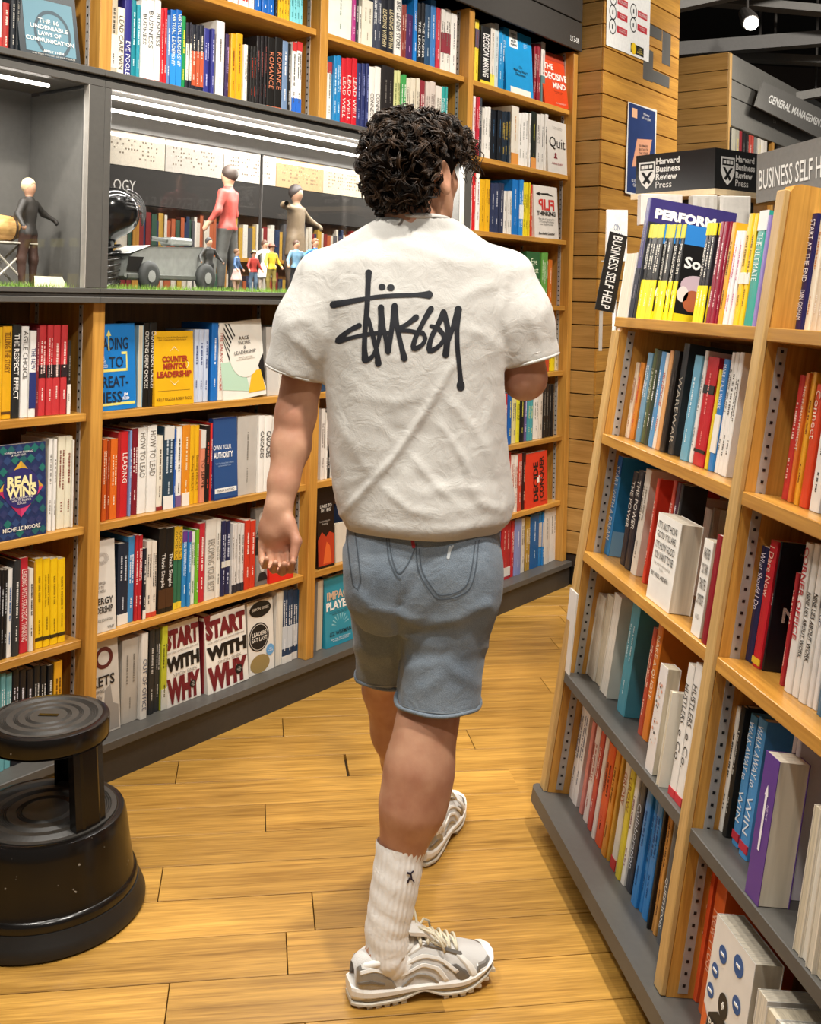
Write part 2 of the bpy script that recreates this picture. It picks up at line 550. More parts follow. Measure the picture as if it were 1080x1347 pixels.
# grey inlay panels set flush into the boards of the column front
Fc = Frame(WALL.pt(0, CD, 0), WALL.s, WALL.d, WALL.u)
for (xa, ya, xb, yb) in [(513, 125, 588, 262), (588, 165, 638, 412), (476, 262, 534, 505), (530, 395, 632, 540)]:
    s0, z1 = Fc.px(740 + (xa + 3) / 4.49, ya / 4.49 + 3.6, 0); s1, z0 = Fc.px(740 + (xb - 3) / 4.49, yb / 4.49 - 3.6, 0)
    MB().cbox(s0, s1, CD - .0015, CD + .004, z0, z1, .001).build('inlay_panel', M_GREY, column)
# notice sheet and poster fixed on the column
def sheet(name, label, cat, px4, dep, mt, thick=.0012):
    """flat sheet on the column front given its four corners in pixels (tl, tr, br, bl)"""
    fr = Frame(WALL.pt(0, CD - dep, 0), WALL.s, WALL.d, WALL.u)
    P = [fr.px(*p) for p in px4]
    cx_, cz_ = sum(p[0] for p in P) / 4, min(p[1] for p in P)
    o = empty(name, WALL.m @ T(cx_, CD - dep, cz_)); tag(o, label, cat)
    b = MB()
    f4 = [(p[0] - cx_, 0, p[1] - cz_) for p in P]; k4 = [(x, thick, z) for x, y, z in f4]
    b.add(f4 + k4, [(3, 2, 1, 0), (4, 5, 6, 7), (0, 1, 5, 4), (1, 2, 6, 5), (2, 3, 7, 6), (3, 0, 4, 7)])
    b.build('sheet', mt, o)
    w_ = (f4[1][0] + f4[2][0] - f4[0][0] - f4[3][0]) / 2; h_ = (f4[0][2] + f4[1][2] - f4[2][2] - f4[3][2]) / 2
    return o, w_, h_
no, nw, nh = sheet('notice_sheet', 'white notice sheet with red prohibition boxes on the oak column', 'notice', [(799, -28), (856, -6), (853.5, 82), (797.5, 59)], .004, paint('efeeea', .5))
RED_INK = INK('c02a35'); BLACK_INK = INK('1a1a1a')
def rect_on(parent, name, x0, x1, z0, z1, y, mt):
    return MB().box(x0, x1, y - .0004, y, z0, z1).build(name, mt, parent)
for r_ in range(3):
    for c_ in range(2):
        x0 = -nw * .44 + c_ * nw * .47 ; zc = nh * (.27 + .21 * r_) + (.012 if c_ == 0 else 0)
        if r_ == 0 and c_ == 1: continue
        rect_on(no, 'notice_box', x0 + nw * .17, x0 + nw * .40, zc - nh * .05, zc + nh * .05, -.0002, RED_INK)
        lettering(no, ['NO EATING\nOR DRINKING', 'NO PHOTO\nTAKING', 'NO SMOKING'][r_], (x0 + nw * .285, -.0008, zc), (1, 0, 0), (0, 0, 1), nw * .19, nh * .05, WHITE_INK, 'notice_lettering')
        b = MB()
        for i in range(20):
            a0, a1 = 2 * math.pi * i / 20, 2 * math.pi * (i + 1) / 20
            R0, R1 = nw * .065, nw * .078
            cxr = x0 + nw * .07
            b.quad((cxr + R0 * math.cos(a0), -.0006, zc + R0 * math.sin(a0)), (cxr + R1 * math.cos(a0), -.0006, zc + R1 * math.sin(a0)), (cxr + R1 * math.cos(a1), -.0006, zc + R1 * math.sin(a1)), (cxr + R0 * math.cos(a1), -.0006, zc + R0 * math.sin(a1)))
        b.box(cxr - nw * .012, cxr + nw * .012, -.0007, -.0002, zc - nh * .035, zc + nh * .03)
        b.build('notice_symbol', BLACK_INK, no)
rect_on(no, 'smile_panel', nw * .05, nw * .36, nh * .06, nh * .2, -.0002, BLACK_INK)
b = MB()
for i in range(20):
    a0, a1 = 2 * math.pi * i / 20, 2 * math.pi * (i + 1) / 20
    b.add([(nw * .12, -.0008, nh * .13), (nw * .12 + nw * .06 * math.cos(a0), -.0008, nh * .13 + nw * .06 * math.sin(a0)), (nw * .12 + nw * .06 * math.cos(a1), -.0008, nh * .13 + nw * .06 * math.sin(a1))], [(0, 1, 2)])
b.build('yellow_dot', INK('f0c818'), no)
lettering(no, 'Smile!\nYOU ARE\nON CAMERA', (nw * .27, -.0008, nh * .13), (1, 0, 0), (0, 0, 1), nw * .15, nh * .09, INK('f0d860'), 'notice_lettering')
po, pw, ph = sheet('wall_poster', 'dark blue poster with an orange book cover on the oak column', 'poster', [(826.5, 133.5), (864, 145), (860.5, 262), (822.5, 254)], .010, paint('e9e6df', .45))
rect_on(po, 'poster_print', -pw * .465, pw * .465, ph * .02, ph * .985, -.0001, paint('23386b', .4, grain=.12, scale=9))
b = MB(); b.add([(-pw * .32, -.0008, ph * .30), (pw * .22, -.0008, ph * .36), (pw * .36, -.0008, ph * .66), (-pw * .16, -.0008, ph * .62)], [(0, 1, 2, 3)]); b.build('poster_book', INK('d99b78'), po)
lettering(po, 'BUSINESS\nBOOK OF\nTHE YEAR', (pw * .06, -.0012, ph * .52), (1, 0, .1), (0, 0, 1), pw * .36, ph * .11, INK('3a2a26'), 'poster_lettering')
rect_on(po, 'poster_badge', -pw * .36, -pw * .18, ph * .84, ph * .94, -.0006, INK('e8b48c'))
lettering(po, 'Winner\nof Longlist', (pw * .14, -.0008, ph * .89), (1, 0, 0), (0, 0, 1), pw * .45, ph * .08, WHITE_INK, 'poster_lettering')
lettering(po, 'BUSINESS BOOK\nOF THE YEAR', (-pw * .02, -.0008, ph * .13), (1, 0, 0), (0, 0, 1), pw * .75, ph * .08, WHITE_INK, 'poster_lettering')

# ================================================================== next run of shelving beyond the passage
FD = -.064
farcase = empty('bookcase', WALL.m @ T(3.43, 0, 0)); tag(farcase, 'distant oak bookcase with slatted end and grey header boards', 'bookcase')
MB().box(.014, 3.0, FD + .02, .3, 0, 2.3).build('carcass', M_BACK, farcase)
fe = MB().cbox(0, .013, FD, .3, 0, .1065, .0012).mesh('slat', wood('oak_slat_end', 'a88048', '86622e', 'Y', vary=.06))
z = 2.8439 - .1108 * 20
while z < 2.92:
    link_copy(fe, 'slat', farcase, T(0, 0, z + .004)); z += .1108
MB().cbox(0, .035, FD - .012, FD - .0005, .4, 2.95, .001).build('end_trim', wood('oak_trim', 'c8a266', 'a67e44', 'Z'), farcase)
M_FGREY = paint('6a6863', .5)
for i, (z0, z1) in enumerate(((2.505, 2.68), (2.686, 2.79), (2.796, 2.95))):
    MB().cbox(.036, 3.0, FD - .01, .3, z0, z1, .002).build('header_board', M_FGREY, farcase)
for s in (.0145, .84, 1.68, 2.5):
    MB().cbox(s, s + .04, FD - .008, FD + .0195, .1, 2.504, .001).build('upright', M_OAKZ, farcase)
for z in (2.17, 1.85):
    MB().cbox(.055, 3.0, FD + .0, FD + .0195, z, z + .02, .001).build('shelf', M_OAKX, farcase)
for z in (2.19,):
    pass
frF = Frame(WALL.pt(3.43, FD - .011, 0), WALL.s, WALL.d, WALL.u)
for x, y in ((1019, 160), (1075, 181)):
    s, zz_ = frF.px(x, y); lettering(farcase, 'L14', (s, FD - .0105, zz_), (1, 0, 0), (0, 0, 1), .05, .022, WHITE_INK, 'shelf_code')
# projecting category sign
def quad_sign(name, label, P, thick, mt):
    """board with four given world corners tl, tr, br, bl"""
    P = [Vector(p) for p in P]
    base = (P[2] + P[3]) / 2
    o = empty(name, loc=base); tag(o, label, 'sign')
    nrm = (P[1] - P[0]).cross(P[3] - P[0]).normalized()      # points away from viewer
    A = [p - base for p in P]; Bk = [p - base + nrm * thick for p in P]
    MB().add(A + Bk, [(3, 2, 1, 0), (4, 5, 6, 7), (0, 1, 5, 4), (1, 2, 6, 5), (2, 3, 7, 6), (3, 0, 4, 7)]).build('board', mt, o)
    xd = ((A[1] - A[0]) + (A[2] - A[3])).normalized(); yd = ((A[0] - A[3]) + (A[1] - A[2])).normalized()
    return o, xd, yd, A
P0s = onplane(994, 139.5, WALL.pt(0, FD - .16, 0), WALL.d)
sA = (P0s - WALL.o) @ WALL.s
def wp(x, y, dep):
    return onplane(x, y, WALL.pt(0, dep, 0), WALL.d)
so, xd, yd, A = quad_sign('category_sign', 'slanted grey sign lettered GENERAL MANAGEMENT on the distant bookcase', [wp(1004, 107, FD - .09), wp(1098, 151, FD - .09), wp(1088, 187, FD - .09), wp(994, 139.5, FD - .09)], .012, paint('6c6a66', .5))
ctr = (A[0] + A[1] + A[2] + A[3]) / 4
lettering(so, 'GENERAL MANAGEMENT', ctr - xd * .02, xd, yd, (A[1] - A[0]).length * .74, .074, WHITE_INK, bold=.02, off=.001)

# ================================================================== ceiling and far wall
ceil = MB().box(-5, 9, -1.5, 12.5, 4.3, 4.36).build('ceiling', paint('15130f', .9)); structure(ceil, 'black painted shop ceiling')
wallf = MB().box(-5, 9, 12.0, 12.1, 0, 4.3).build('wall_far', paint('4a4038', .8)); structure(wallf, 'dim far wall of the shop')
for i, (p, q, hh, colr) in enumerate([((895, 14), (1090, -28), .10, '6d6a66'), ((960, 8), (1090, 20), .05, '57544f'), ((1000, 66), (1100, 58), .09, '4f4c49'), ((980, 80), (1100, 86), .05, '5b5854'), ((1055, 132), (1110, 122), .06, '7d7a74')]):
    dep = 6.6 + .25 * i
    A_, B_ = Vector(atdepth(*p, dep)), Vector(atdepth(*q, dep + .0))
    d_ = (B_ - A_).normalized()
    A_ -= d_ * .8; B_ += d_ * 2.5
    o = empty('ceiling_beam', loc=A_); tag(o, ['long grey ceiling duct above the column', 'thin lighting track running under the black ceiling', 'grey ceiling channel right of the hanging spotlight', 'slim pale ceiling rail below the grey channel', 'short pale ceiling panel at the right edge'][i], 'beam')
    up = Vector((0, 0, 1)); sd = d_.cross(up).normalized()
    L_ = (B_ - A_).length
    pts = []
    for e in (Vector((0, 0, 0)), d_ * L_):
        for (a, b2) in ((-.06, 0), (.06, 0), (.06, hh), (-.06, hh)):
            pts.append(e + sd * a + up * b2)
    MB().add(pts, [(0, 1, 2, 3), (7, 6, 5, 4), (0, 4, 5, 1), (1, 5, 6, 2), (2, 6, 7, 3), (3, 7, 4, 0)]).build('beam_body', paint(colr, .6), o)
    for k in range(2):
        MB().tube([d_ * (.9 + 1.2 * k) + up * hh, Vector((0, 0, 4.3 - A_.z)) + d_ * (.9 + 1.2 * k)], .01).build('hanger_rod', M_GREYD, o)
# lit spotlight seen in the top right
sp = Vector(atdepth(988, 30, 6.4)); so = empty('ceiling_spotlight', loc=sp); tag(so, 'small lit spotlight hanging from the black ceiling', 'spotlight')
b = MB(); dv = Vector(-DV) * .8 + Vector((0, 0, -.6)); dv.normalize()
b.tube([Vector((0, 0, 0)), -dv * .05, -dv * .16], [.05, .055, .04], 16).build('housing', M_GREYD, so)
MB().ell((dv.x * .004, dv.y * .004, dv.z * .004), (.043, .043, .043), 14, 8).build('lens', paint('fff8ee', .3, emit=14, grain=0), so, smooth=True)
MB().tube([-dv * .1, -dv * .1 + Vector((0, 0, .12)), Vector((-dv.x * .1, -dv.y * .1, 4.3 - sp.z))], .008).build('stem', M_GREYD, so)
# ================================================================== tilted double bay in the foreground (right)
gon = empty('bookcase', GON.m); tag(gon, 'low oak bookcase leaning back beside the aisle with grey base shelf', 'bookcase')
GU = [0.0, .803, 1.606]
GB = [.318, .637, .948, 1.258]
GTOP = 1.535
def upright_profile():
    b = MB()
    pts = [(.012, 0.001), (.34, 0.001), (.34, GTOP), (.03, GTOP), (.018, GTOP - .004), (.012, GTOP - .016)]
    n = len(pts)
    vs_ = [(0, p[0], p[1]) for p in pts] + [(.036, p[0], p[1]) for p in pts]
    fs = [tuple(range(n))[::-1] if False else tuple(range(n)), tuple(range(2 * n - 1, n - 1, -1))] + [(i, i + n, (i + 1) % n + n, (i + 1) % n) for i in range(n)]
    return b.add(vs_, [tuple(reversed(q)) for q in fs])
um = upright_profile().mesh('upright', M_OAKZ)
em = MB().cbox(.001, .035, .0, .0118, .001, GTOP - .014, .002).mesh('upright_edge', wood('oak_edge', 'd2ae72', 'b08a50', 'Z'))
def gslots(z0, z1):
    b = MB().box(.0, .0015, -.0095, .0095, z0, z1, 0)
    z = z0 + .012
    while z < z1 - .006:
        b.box(.0014, .0021, -.0028, .0028, z, z + .0055, 1); z += .0225
    return b.mesh('shelf_rail', [M_METAL, M_BLACK])
gs = gslots(.01, 1.225)
sc0 = Matrix.Diagonal((1, 1, 1.232 / GTOP, 1))
for s in GU:
    tm = T(s, 0, 0) @ (sc0 if s == 0 else Matrix.Identity(4))
    link_copy(um, 'upright', gon, tm); link_copy(em, 'upright_edge', gon, tm)
    if s < 1.0:
        # rails on the face that looks toward the camera
        link_copy(gs, 'shelf_rail', gon, T(s + .0363, .042, 0)); link_copy(gs, 'shelf_rail', gon, T(s + .0363, .30, 0))
for s in GU:
    pass
for i in range(2):
    a, b_ = GU[i] + .0395, GU[i + 1] - .001
    for k, u in enumerate(GB):
        if k == 3 and i == 0: a = -.004
        mt = M_GREY if k == 0 else M_OAKX
        MB().cbox(a, b_, .006, .335, u - .026, u, .0015).build('shelf', mt, gon)
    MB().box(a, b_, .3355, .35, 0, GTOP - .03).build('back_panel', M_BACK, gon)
# base deck with rounded outer corner
pts = [(1.72, -.022), (.012, -.022), (-.004, -.016), (-.012, -.004), (-.012, .35), (1.72, .35)]
n = len(pts)
MB().add([(p[0], p[1], -.036) for p in pts] + [(p[0], p[1], 0) for p in pts], [tuple(range(n)), tuple(range(2 * n - 1, n - 1, -1))] + [(i, i + n, (i + 1) % n + n, (i + 1) % n) for i in range(n)]).build('base_deck', M_GREY, gon)
gi = gon.matrix_world.inverted()
MB().box(.90, 1.5, .95, 2.6, 0.0, .072 - .03).build('kick_board', M_BLACK, gon, gi)
MB().box(1.20, 1.75, .95, 2.685, .0425, 1.45).build('core', M_BACK, gon, gi)
# ================================================================== books
ORD = ['first', 'second', 'third', 'fourth', 'fifth', 'sixth', 'seventh', 'eighth', 'ninth', 'tenth', 'eleventh', 'twelfth', 'thirteenth', 'fourteenth', 'fifteenth', 'sixteenth', 'seventeenth', 'eighteenth', 'nineteenth', 'twentieth']
def ordinal(i):
    if i < 20: return ORD[i]
    tens = ['twenty', 'thirty', 'forty', 'fifty'][(i + 1) // 10 - 2]
    return tens + '-' + ORD[(i + 1) % 10 - 1] if (i + 1) % 10 else {'thirty': 'thirtieth', 'forty': 'fortieth', 'fifty': 'fiftieth', 'twenty': 'twentieth'}[tens]
brnd = random.Random(11)
page_tones = ['e4dac6', 'd9cdb4', 'ece6d8']
def book_body(t, D, h, hard, mt, pm_, parent, spine_out=True):
    """cover (two boards and a slightly rounded spine) and page block; spine faces -y"""
    b = MB(); ct = min(.0022 if hard else .0007, t * .25); k = .0035 if hard else .0
    r_ = min(.0025, t * .22)
    xs = [0, t * .12, t * .5, t * .88, t]; ys = [r_, r_ * .35, 0, r_ * .35, r_]
    V = [(x, y, 0) for x, y in zip(xs, ys)] + [(x, y, h) for x, y in zip(xs, ys)]
    V += [(t - ct, r_ + ct, 0), (ct, r_ + ct, 0), (t - ct, r_ + ct, h), (ct, r_ + ct, h)]
    Fc_ = [(i, i + 1, i + 6, i + 5) for i in range(4)] + [(11, 10, 12, 13)] + [(0, 11, 10, 4, 3, 2, 1)[::1], (5, 6, 7, 8, 9, 12, 13)]
    b.add(V, Fc_)
    b.box(0, ct, r_, D, 0, h); b.box(t - ct, t, r_, D, 0, h)
    b.build('cover', mt, parent)
    MB().box(ct * 1.02, t - ct * 1.02, r_ + ct * 1.05, D - k - .0006, k + .0004, h - k - .0006).build('pages', pm_, parent)
def dashes(parent, t, h, z0, z1, colr, rr):
    """illegible small print on a spine: short strokes"""
    b = MB(); H2 = z1 - z0
    two = t > .014 and rr.random() < .45
    segs = [(z0 + H2 * rr.uniform(.35, .55), z1 - H2 * rr.uniform(0, .12), 1.0), (z0 + H2 * rr.uniform(.0, .06), z0 + H2 * rr.uniform(.18, .28), .7)]
    for (a0, a1, sc_) in segs:
        b = MB()
        for row in ((-.2, .2) if two and sc_ == 1.0 else (0,)):
            w_ = min(t * (.17 if two and sc_ == 1.0 else .30), .0058) * sc_; z = a1
            while z > a0 + .002:
                L_ = rr.uniform(.0016, .0042)
                b.box(t * (.5 + row) - w_ / 2 * rr.uniform(.7, 1), t * (.5 + row) + w_ / 2, -.0007, -.0002, max(a0, z - L_), z); z -= L_ + (rr.uniform(.0009, .0016) if rr.random() < .8 else .0045)
        if b.v:
            b.build('small_print', INK(colr), parent)
def art_rect(o, x0, x1, z0, z1, colr, name='print_block', lay=1, y=0):
    MB().box(x0, x1, y - .0003 * lay - .0003, y, z0, z1).build(name, INK(colr), o)
def art_text(o, s, cx_, cz_, w_, h_, colr, bold=.0, lay=3, align='C', xd=(1, 0, 0), yd=(0, 0, 1), y=0, shear=0):
    lettering(o, s, (cx_, y - .0004 * lay, cz_), xd, yd, w_, h_, INK(colr), 'title', bold, align, shear=shear)
def art_disc(o, cx_, cz_, r_, colr, lay=2, rz=None, seg=28, y=0):
    rz = rz or r_
    b = MB(); b.add([(cx_ + r_ * math.cos(2 * math.pi * i / seg), y - .0003 * lay - .0003, cz_ + rz * math.sin(2 * math.pi * i / seg)) for i in range(seg)], [tuple(range(seg))])
    b.build('print_disc', INK(colr), o)
def art_poly(o, pts, colr, lay=2, y=0):
    b = MB(); b.add([(p[0], y - .0003 * lay - .0003, p[1]) for p in pts], [tuple(range(len(pts)))])
    b.build('print_shape', INK(colr), o)
COVERS = {}
SIDE = {}
NBOOK = 0
def shelf_row(FR, zoom, u0, yref, dep, phrase, rows, side='left', ylo=None, depth=.15, group=None, tiltpx=0.0):
    global NBOOK
    ox, oy, sc = zoom
    X = lambda x: ox + x / sc
    Y = lambda y: oy + y / sc
    ents = []
    for line in rows:
        p = [q.strip() for q in line.split('|')] + [''] * 6
        x0, x1, yt = map(float, p[0].split()[:3])
        opts = p[5].split()
        n = 1
        for o_ in opts:
            if o_[0] == 'n': n = int(o_[1:])
        for i in range(n):
            ents.append((x0 + (x1 - x0) * i / n, x0 + (x1 - x0) * (i + 1) / n, yt, p[1], p[2], p[3], p[4], opts))
    tot = len(ents)
    prev_s1, face_prev = None, False
    for idx, (x0, x1, yt, colr, look, txt, tcol, opts) in enumerate(ents):
        od = {}
        for o_ in opts:
            od.setdefault(o_[0], []).append(o_[1:])
        dd = dep + (float(od['r'][0]) if 'r' in od else brnd.uniform(-.004, .006))
        yr = yref if not isinstance(yref, tuple) else yref[0] + yref[1] * (x0 + x1) / 2
        yfn = (lambda q: yref[0] + yref[1] * q) if isinstance(yref, tuple) else (lambda q: yref)
        s0, _ = FR.px(X(x0), Y(yfn(x0)), dd); s1, _ = FR.px(X(x1), Y(yfn(x1)), dd)
        if prev_s1 is not None and idx and s0 < prev_s1 + .0003 and s1 > prev_s1 + .005 and not (face_prev or 'F' in od): s0 = prev_s1 + .0003
        prev_s1, face_prev = s1, 'F' in od
        _, ut = FR.px(X((x0 + x1) / 2 + (yr - yt) * tiltpx), Y(yt), dd)
        h = ut - u0
        if 'h' in od: h = float(od['h'][0])
        h = min(max(h, .12), .30 if 'h' not in od else .4)
        t = max(s1 - s0 - .0006, .004)
        k = idx if side == 'left' else tot - 1 - idx
        lab = '%s, %s from %s on %s' % (look, ordinal(k), side, phrase)
        lean = math.radians(float(od['l'][0])) if 'l' in od else 0.0
        face = 'F' in od
        root = empty('book')
        if face:
            tilt = math.radians(float(od['T'][0]) if 'T' in od else 4)
            root.matrix_world = FR.m @ T((s0 + s1) / 2, dd, u0 + .0004) @ Matrix.Rotation(-tilt, 4, 'X') @ Matrix.Rotation(lean, 4, 'Y') @ T(-t / 2, 0, 0)
            th = float(od['t'][0]) if 't' in od else .02
            mt = paint(colr, .38, grain=.04, scale=25)
            b = MB(); b.box(0, t, 0, .0012, 0, h); b.box(0, t, th - .0012, th, 0, h); b.box(0, .0012, .0012, th - .0012, 0, h)
            b.build('cover', mt, root)
            MB().box(.0013, t - .002, .0013, th - .0013, .0006, h - .001).build('pages', page_mat(page_tones[idx % 3]), root)
            if txt in COVERS: COVERS[txt](root, t, h)
        else:
            root.matrix_world = FR.m @ T(s0, dd, u0 + .0004) @ Matrix.Rotation(lean, 4, 'Y')
            pmt = page_mat(page_tones[NBOOK % 3])
            D = float(od['D'][0]) if 'D' in od else depth * brnd.uniform(.88, 1.05)
            if 'P' in od:      # fore-edge outward
                b = MB(); b.box(0, .001, 0, D, 0, h); b.box(t - .001, t, 0, D, 0, h); b.box(0.001, t - .001, D - .001, D, 0, h)
                b.build('cover', paint(colr, .4, grain=.04, scale=25), root)
                MB().box(.0011, t - .0011, .002, D - .0015, .0008, h - .001).build('pages', pmt, root)
            else:
                book_body(t, D, h, 'H' in od, paint(colr, .36, grain=.05, scale=25), pmt, root)
            for bnd in od.get('b', []):
                lo, hi, bc = bnd.lstrip(':').split(':')
                MB().box(.0002, t - .0002, -.0003, .004, h * float(lo), h * float(hi)).build('spine_band', INK(bc), root)
            if txt == '~':
                dashes(root, t, h, h * .14, h * .86, tcol or 'e8e4da', random.Random(NBOOK))
            elif txt:
                # '@lo-hi' sets where on the spine the words sit
                segs = txt.split(';')
                for sgm in segs:
                    lo, hi = .12, .88
                    if '@' in sgm:
                        sgm, rg = sgm.split('@'); lo, hi = map(float, rg.split('-'))
                    words = sgm.replace('/', '\n')
                    sc_ = .62 if '\n' not in words else .8
                    lettering(root, words, (t / 2, 0, h * (lo + hi) / 2), (0, 0, -1), (1, 0, 0), h * (hi - lo), t * sc_, INK(tcol or 'f4f1ea'), 'title', .012 if 'B' in od else 0, off=.0008)
        if 'S' in od: SIDE[od['S'][0]](root, t, D, h)
        if len(lab.split()) > 16: lab = '%s, %s from %s on %s' % (look.split(' with ')[0], ordinal(k), side, phrase)
        tag(root, lab, 'book', group or 'books on ' + phrase)
        NBOOK += 1

# ------------------------------------------------------------------ cover pictures
def c_laws(o, w, h):
    art_rect(o, w * .10, w * .93, h * .10, h * .80, '5f8796')
    b = MB()
    for i in range(40):
        a0, a1 = 2 * math.pi * i / 40, 2 * math.pi * (i + 1) / 40
        b.quad(*[(w * .56 + r_ * math.cos(a) * 1.15, -.0010, h * .36 + r_ * 1.35 * math.sin(a)) for r_, a in ((w * .23, a0), (w * .27, a0), (w * .27, a1), (w * .23, a1))])
    b.build('print_ring', INK('3c4e58'), o)
    art_text(o, 'THE 16', w * .5, h * .52, w * .34, h * .06, 'f3f1ea', .01, 5)
    art_text(o, 'UNDENIABLE', w * .5, h * .435, w * .62, h * .055, 'f3f1ea', .01, 5)
    art_text(o, 'LAWS OF', w * .5, h * .35, w * .38, h * .055, 'f3f1ea', .01, 5)
    art_text(o, 'COMMUNICATION', w * .5, h * .265, w * .80, h * .055, 'f3f1ea', .01, 5)
    art_text(o, 'APPLY THEM', w * .54, h * .125, w * .34, h * .03, 'f3f1ea', .01, 5)
    art_text(o, 'AND MAKE THE MOST OF YOUR MESSAGE', w * .54, h * .075, w * .72, h * .02, 'c9c6bd', 0, 5)
COVERS['laws'] = c_laws
def c_real(o, w, h):
    rr = random.Random(3)
    for i in range(9):
        for j in range(7):
            cx_, cz_ = w * (j + .5 * (i % 2)) / 6.4, h * (i + .5) / 9
            if w * .02 < cx_ < w * .98:
                cl = ['1f5a5e', '27406e', '1c6a62', '2b3360'][rr.randrange(4)]
                x0, x1 = max(0.0008, cx_ - w * .085), min(w - .0008, cx_ + w * .085)
                art_poly(o, [(x0, cz_), (cx_, cz_ - h * .05), (x1, cz_), (cx_, cz_ + h * .05)], cl, 1)
    art_poly(o, [(w * .05, h * .52), (w * .5, h * .52), (w * .5, h * .82)], 'd8a62c', 2)
    art_poly(o, [(w * .5, h * .52), (w * .95, h * .52), (w * .5, h * .82)], 'c79a34', 2)
    art_poly(o, [(w * .5, h * .22), (w * .5, h * .52), (w * .05, h * .52)], 'b02556', 2)
    art_poly(o, [(w * .5, h * .22), (w * .95, h * .52), (w * .5, h * .52)], 'd13a6c', 2)
    art_disc(o, w * .5, h * .53, w * .355, '2b2766', 4)
    art_text(o, 'REAL', w * .5, h * .605, w * .56, h * .115, 'f2e6a8', .045, 7)
    art_text(o, 'WINS', w * .5, h * .495, w * .60, h * .115, 'f2e6a8', .045, 7)
    art_text(o, 'RACE, LEADERSHIP AND\nHOW TO REDEFINE\nSUCCESS', w * .5, h * .40, w * .46, h * .08, 'f0ece2', 0, 7)
    art_text(o, 'MICHELLE MOORE', w * .5, h * .105, w * .74, h * .045, 'f3ead8', .01, 7)
    art_text(o, 'POWERFUL AND INSPIRING\nA MUST READ', w * .45, h * .90, w * .56, h * .05, 'e8e4da', 0, 7)
COVERS['real'] = c_real
def c_great(o, w, h):
    art_text(o, 'LEADING', w * .42, h * .77, w * .8, h * .14, '16243a', .01)
    art_text(o, 'TO', w * .52, h * .555, w * .34, h * .13, '16243a', .01)
    art_text(o, 'GREAT-', w * .40, h * .33, w * .82, h * .13, '16243a', .01)
    art_text(o, 'NESS', w * .34, h * .15, w * .60, h * .13, '16243a', .01)
    for r_ in ((.02, .80, .445, .475), (.77, .80, .445, .66), (.66, .80, .64, .67), (.02, .97, .055, .085)):
        art_rect(o, w * r_[0], w * r_[1], h * r_[2], h * r_[3], 'e8dc78')
    art_rect(o, w * .335, w * .365, h * .69, h * .86, 'e8dc78', lay=5)
    art_poly(o, [(w * .29, h * .86), (w * .41, h * .86), (w * .35, h * .93)], 'e8dc78', 5)
    art_text(o, 'THE\n9 WAYS\nTO SUCCEED', w * .2, h * .56, w * .22, h * .13, 'f2f2f2')
    art_text(o, 'JIM\nREID', w * .74, h * .15, w * .16, h * .08, 'f2f2f2', .02)
COVERS['great'] = c_great
def c_counter(o, w, h):
    art_text(o, 'COUNTER', w * .52, h * .625, w * .66, h * .085, 'a3341c', .045)
    art_text(o, 'MENTOR', w * .52, h * .525, w * .60, h * .085, 'a3341c', .045)
    art_text(o, 'LEADERSHIP', w * .5, h * .42, w * .88, h * .085, 'a3341c', .045)
    for zc, s in ((.75, 1), (.31, -1)):
        art_poly(o, [(w * .38, h * (zc - .03 * s)), (w * .5, h * (zc + .03 * s)), (w * .62, h * (zc - .03 * s)), (w * .5, h * (zc + .045 * s))][::s], 'f3e9c8', 3)
    art_poly(o, [(w * .80, h * .62), (w * .86, h * .545), (w * .80, h * .47), (w * .885, h * .545)][::-1], 'f3e9c8', 3)
    art_text(o, 'How to Unlock the Potential of\nthe 4-Generation Workplace', w * .46, h * .90, w * .8, h * .06, '6b4a10')
    art_text(o, 'KELLY RIGGS & ROBBY RIGGS', w * .5, h * .085, w * .9, h * .04, '4a2c12')
    art_rect(o, w * .08, w * .9, h * .195, h * .2, '8a6a1c')
COVERS['counter'] = c_counter
def c_race(o, w, h):
    for i in range(9):
        x = w * (-.15 + .075 * i)
        z0, z1 = h * .50, h * .985
        x0a, x1a = x, x + w * .032
        sl = w * .35
        pts = [(max(.001, x0a + sl * .0), z1), (max(.001, x0a + w * .03), z1), (min(w * .6, x1a + sl), z0), (min(w * .6, x0a + sl), z0)]
        if pts[2][0] - pts[3][0] > .001:
            art_poly(o, pts[::-1], '1c1c1c', 1)
    art_poly(o, [(w * .001, h * .5), (w * .5, h * .5), (w * .62, h * .08), (w * .001, h * .16)][::-1], 'b9d8c0', 2)
    art_poly(o, [(w * .58, h * .06), (w * .99, h * .06), (w * .9, h * .34), (w * .7, h * .34)], 'e9b928', 3)
    art_poly(o, [(w * .85, h * .40), (w * .995, h * .12), (w * .995, h * .55)], '161616', 2)
    art_disc(o, w * .56, h * .57, w * .36, 'ece7dc', 5, rz=h * .30)
    art_text(o, 'RACE\nWORK\n&\nLEADERSHIP', w * .56, h * .69, w * .5, h * .23, '2a2a2a', 0, 8)
    art_text(o, 'New Perspectives\non the Black Experience', w * .56, h * .52, w * .46, h * .05, '7a6a50', 0, 8)
COVERS['race'] = c_race
def c_auth(o, w, h):
    art_rect(o, w * .02, w * .98, h * .02, h * .98, '23497f')
    art_text(o, 'OWN YOUR', w * .36, h * .64, w * .74, h * .055, 'eef0f2', .01)
    art_text(o, 'AUTHORITY', w * .40, h * .545, w * 1.05 * .75, h * .075, 'f6f6f4', .025)
    art_rect(o, w * .04, w * .94, h * .08, h * .14, 'eceae4', lay=2)
    art_text(o, 'MARISA SANTORO', w * .48, h * .11, w * .7, h * .03, '23304a', 0, 5)
    art_text(o, 'Follow Your Instincts, Radiate Confidence,\nand Communicate as a Leader', w * .45, h * .43, w * .75, h * .05, '9fb4d0', 0, 4)
COVERS['auth'] = c_auth
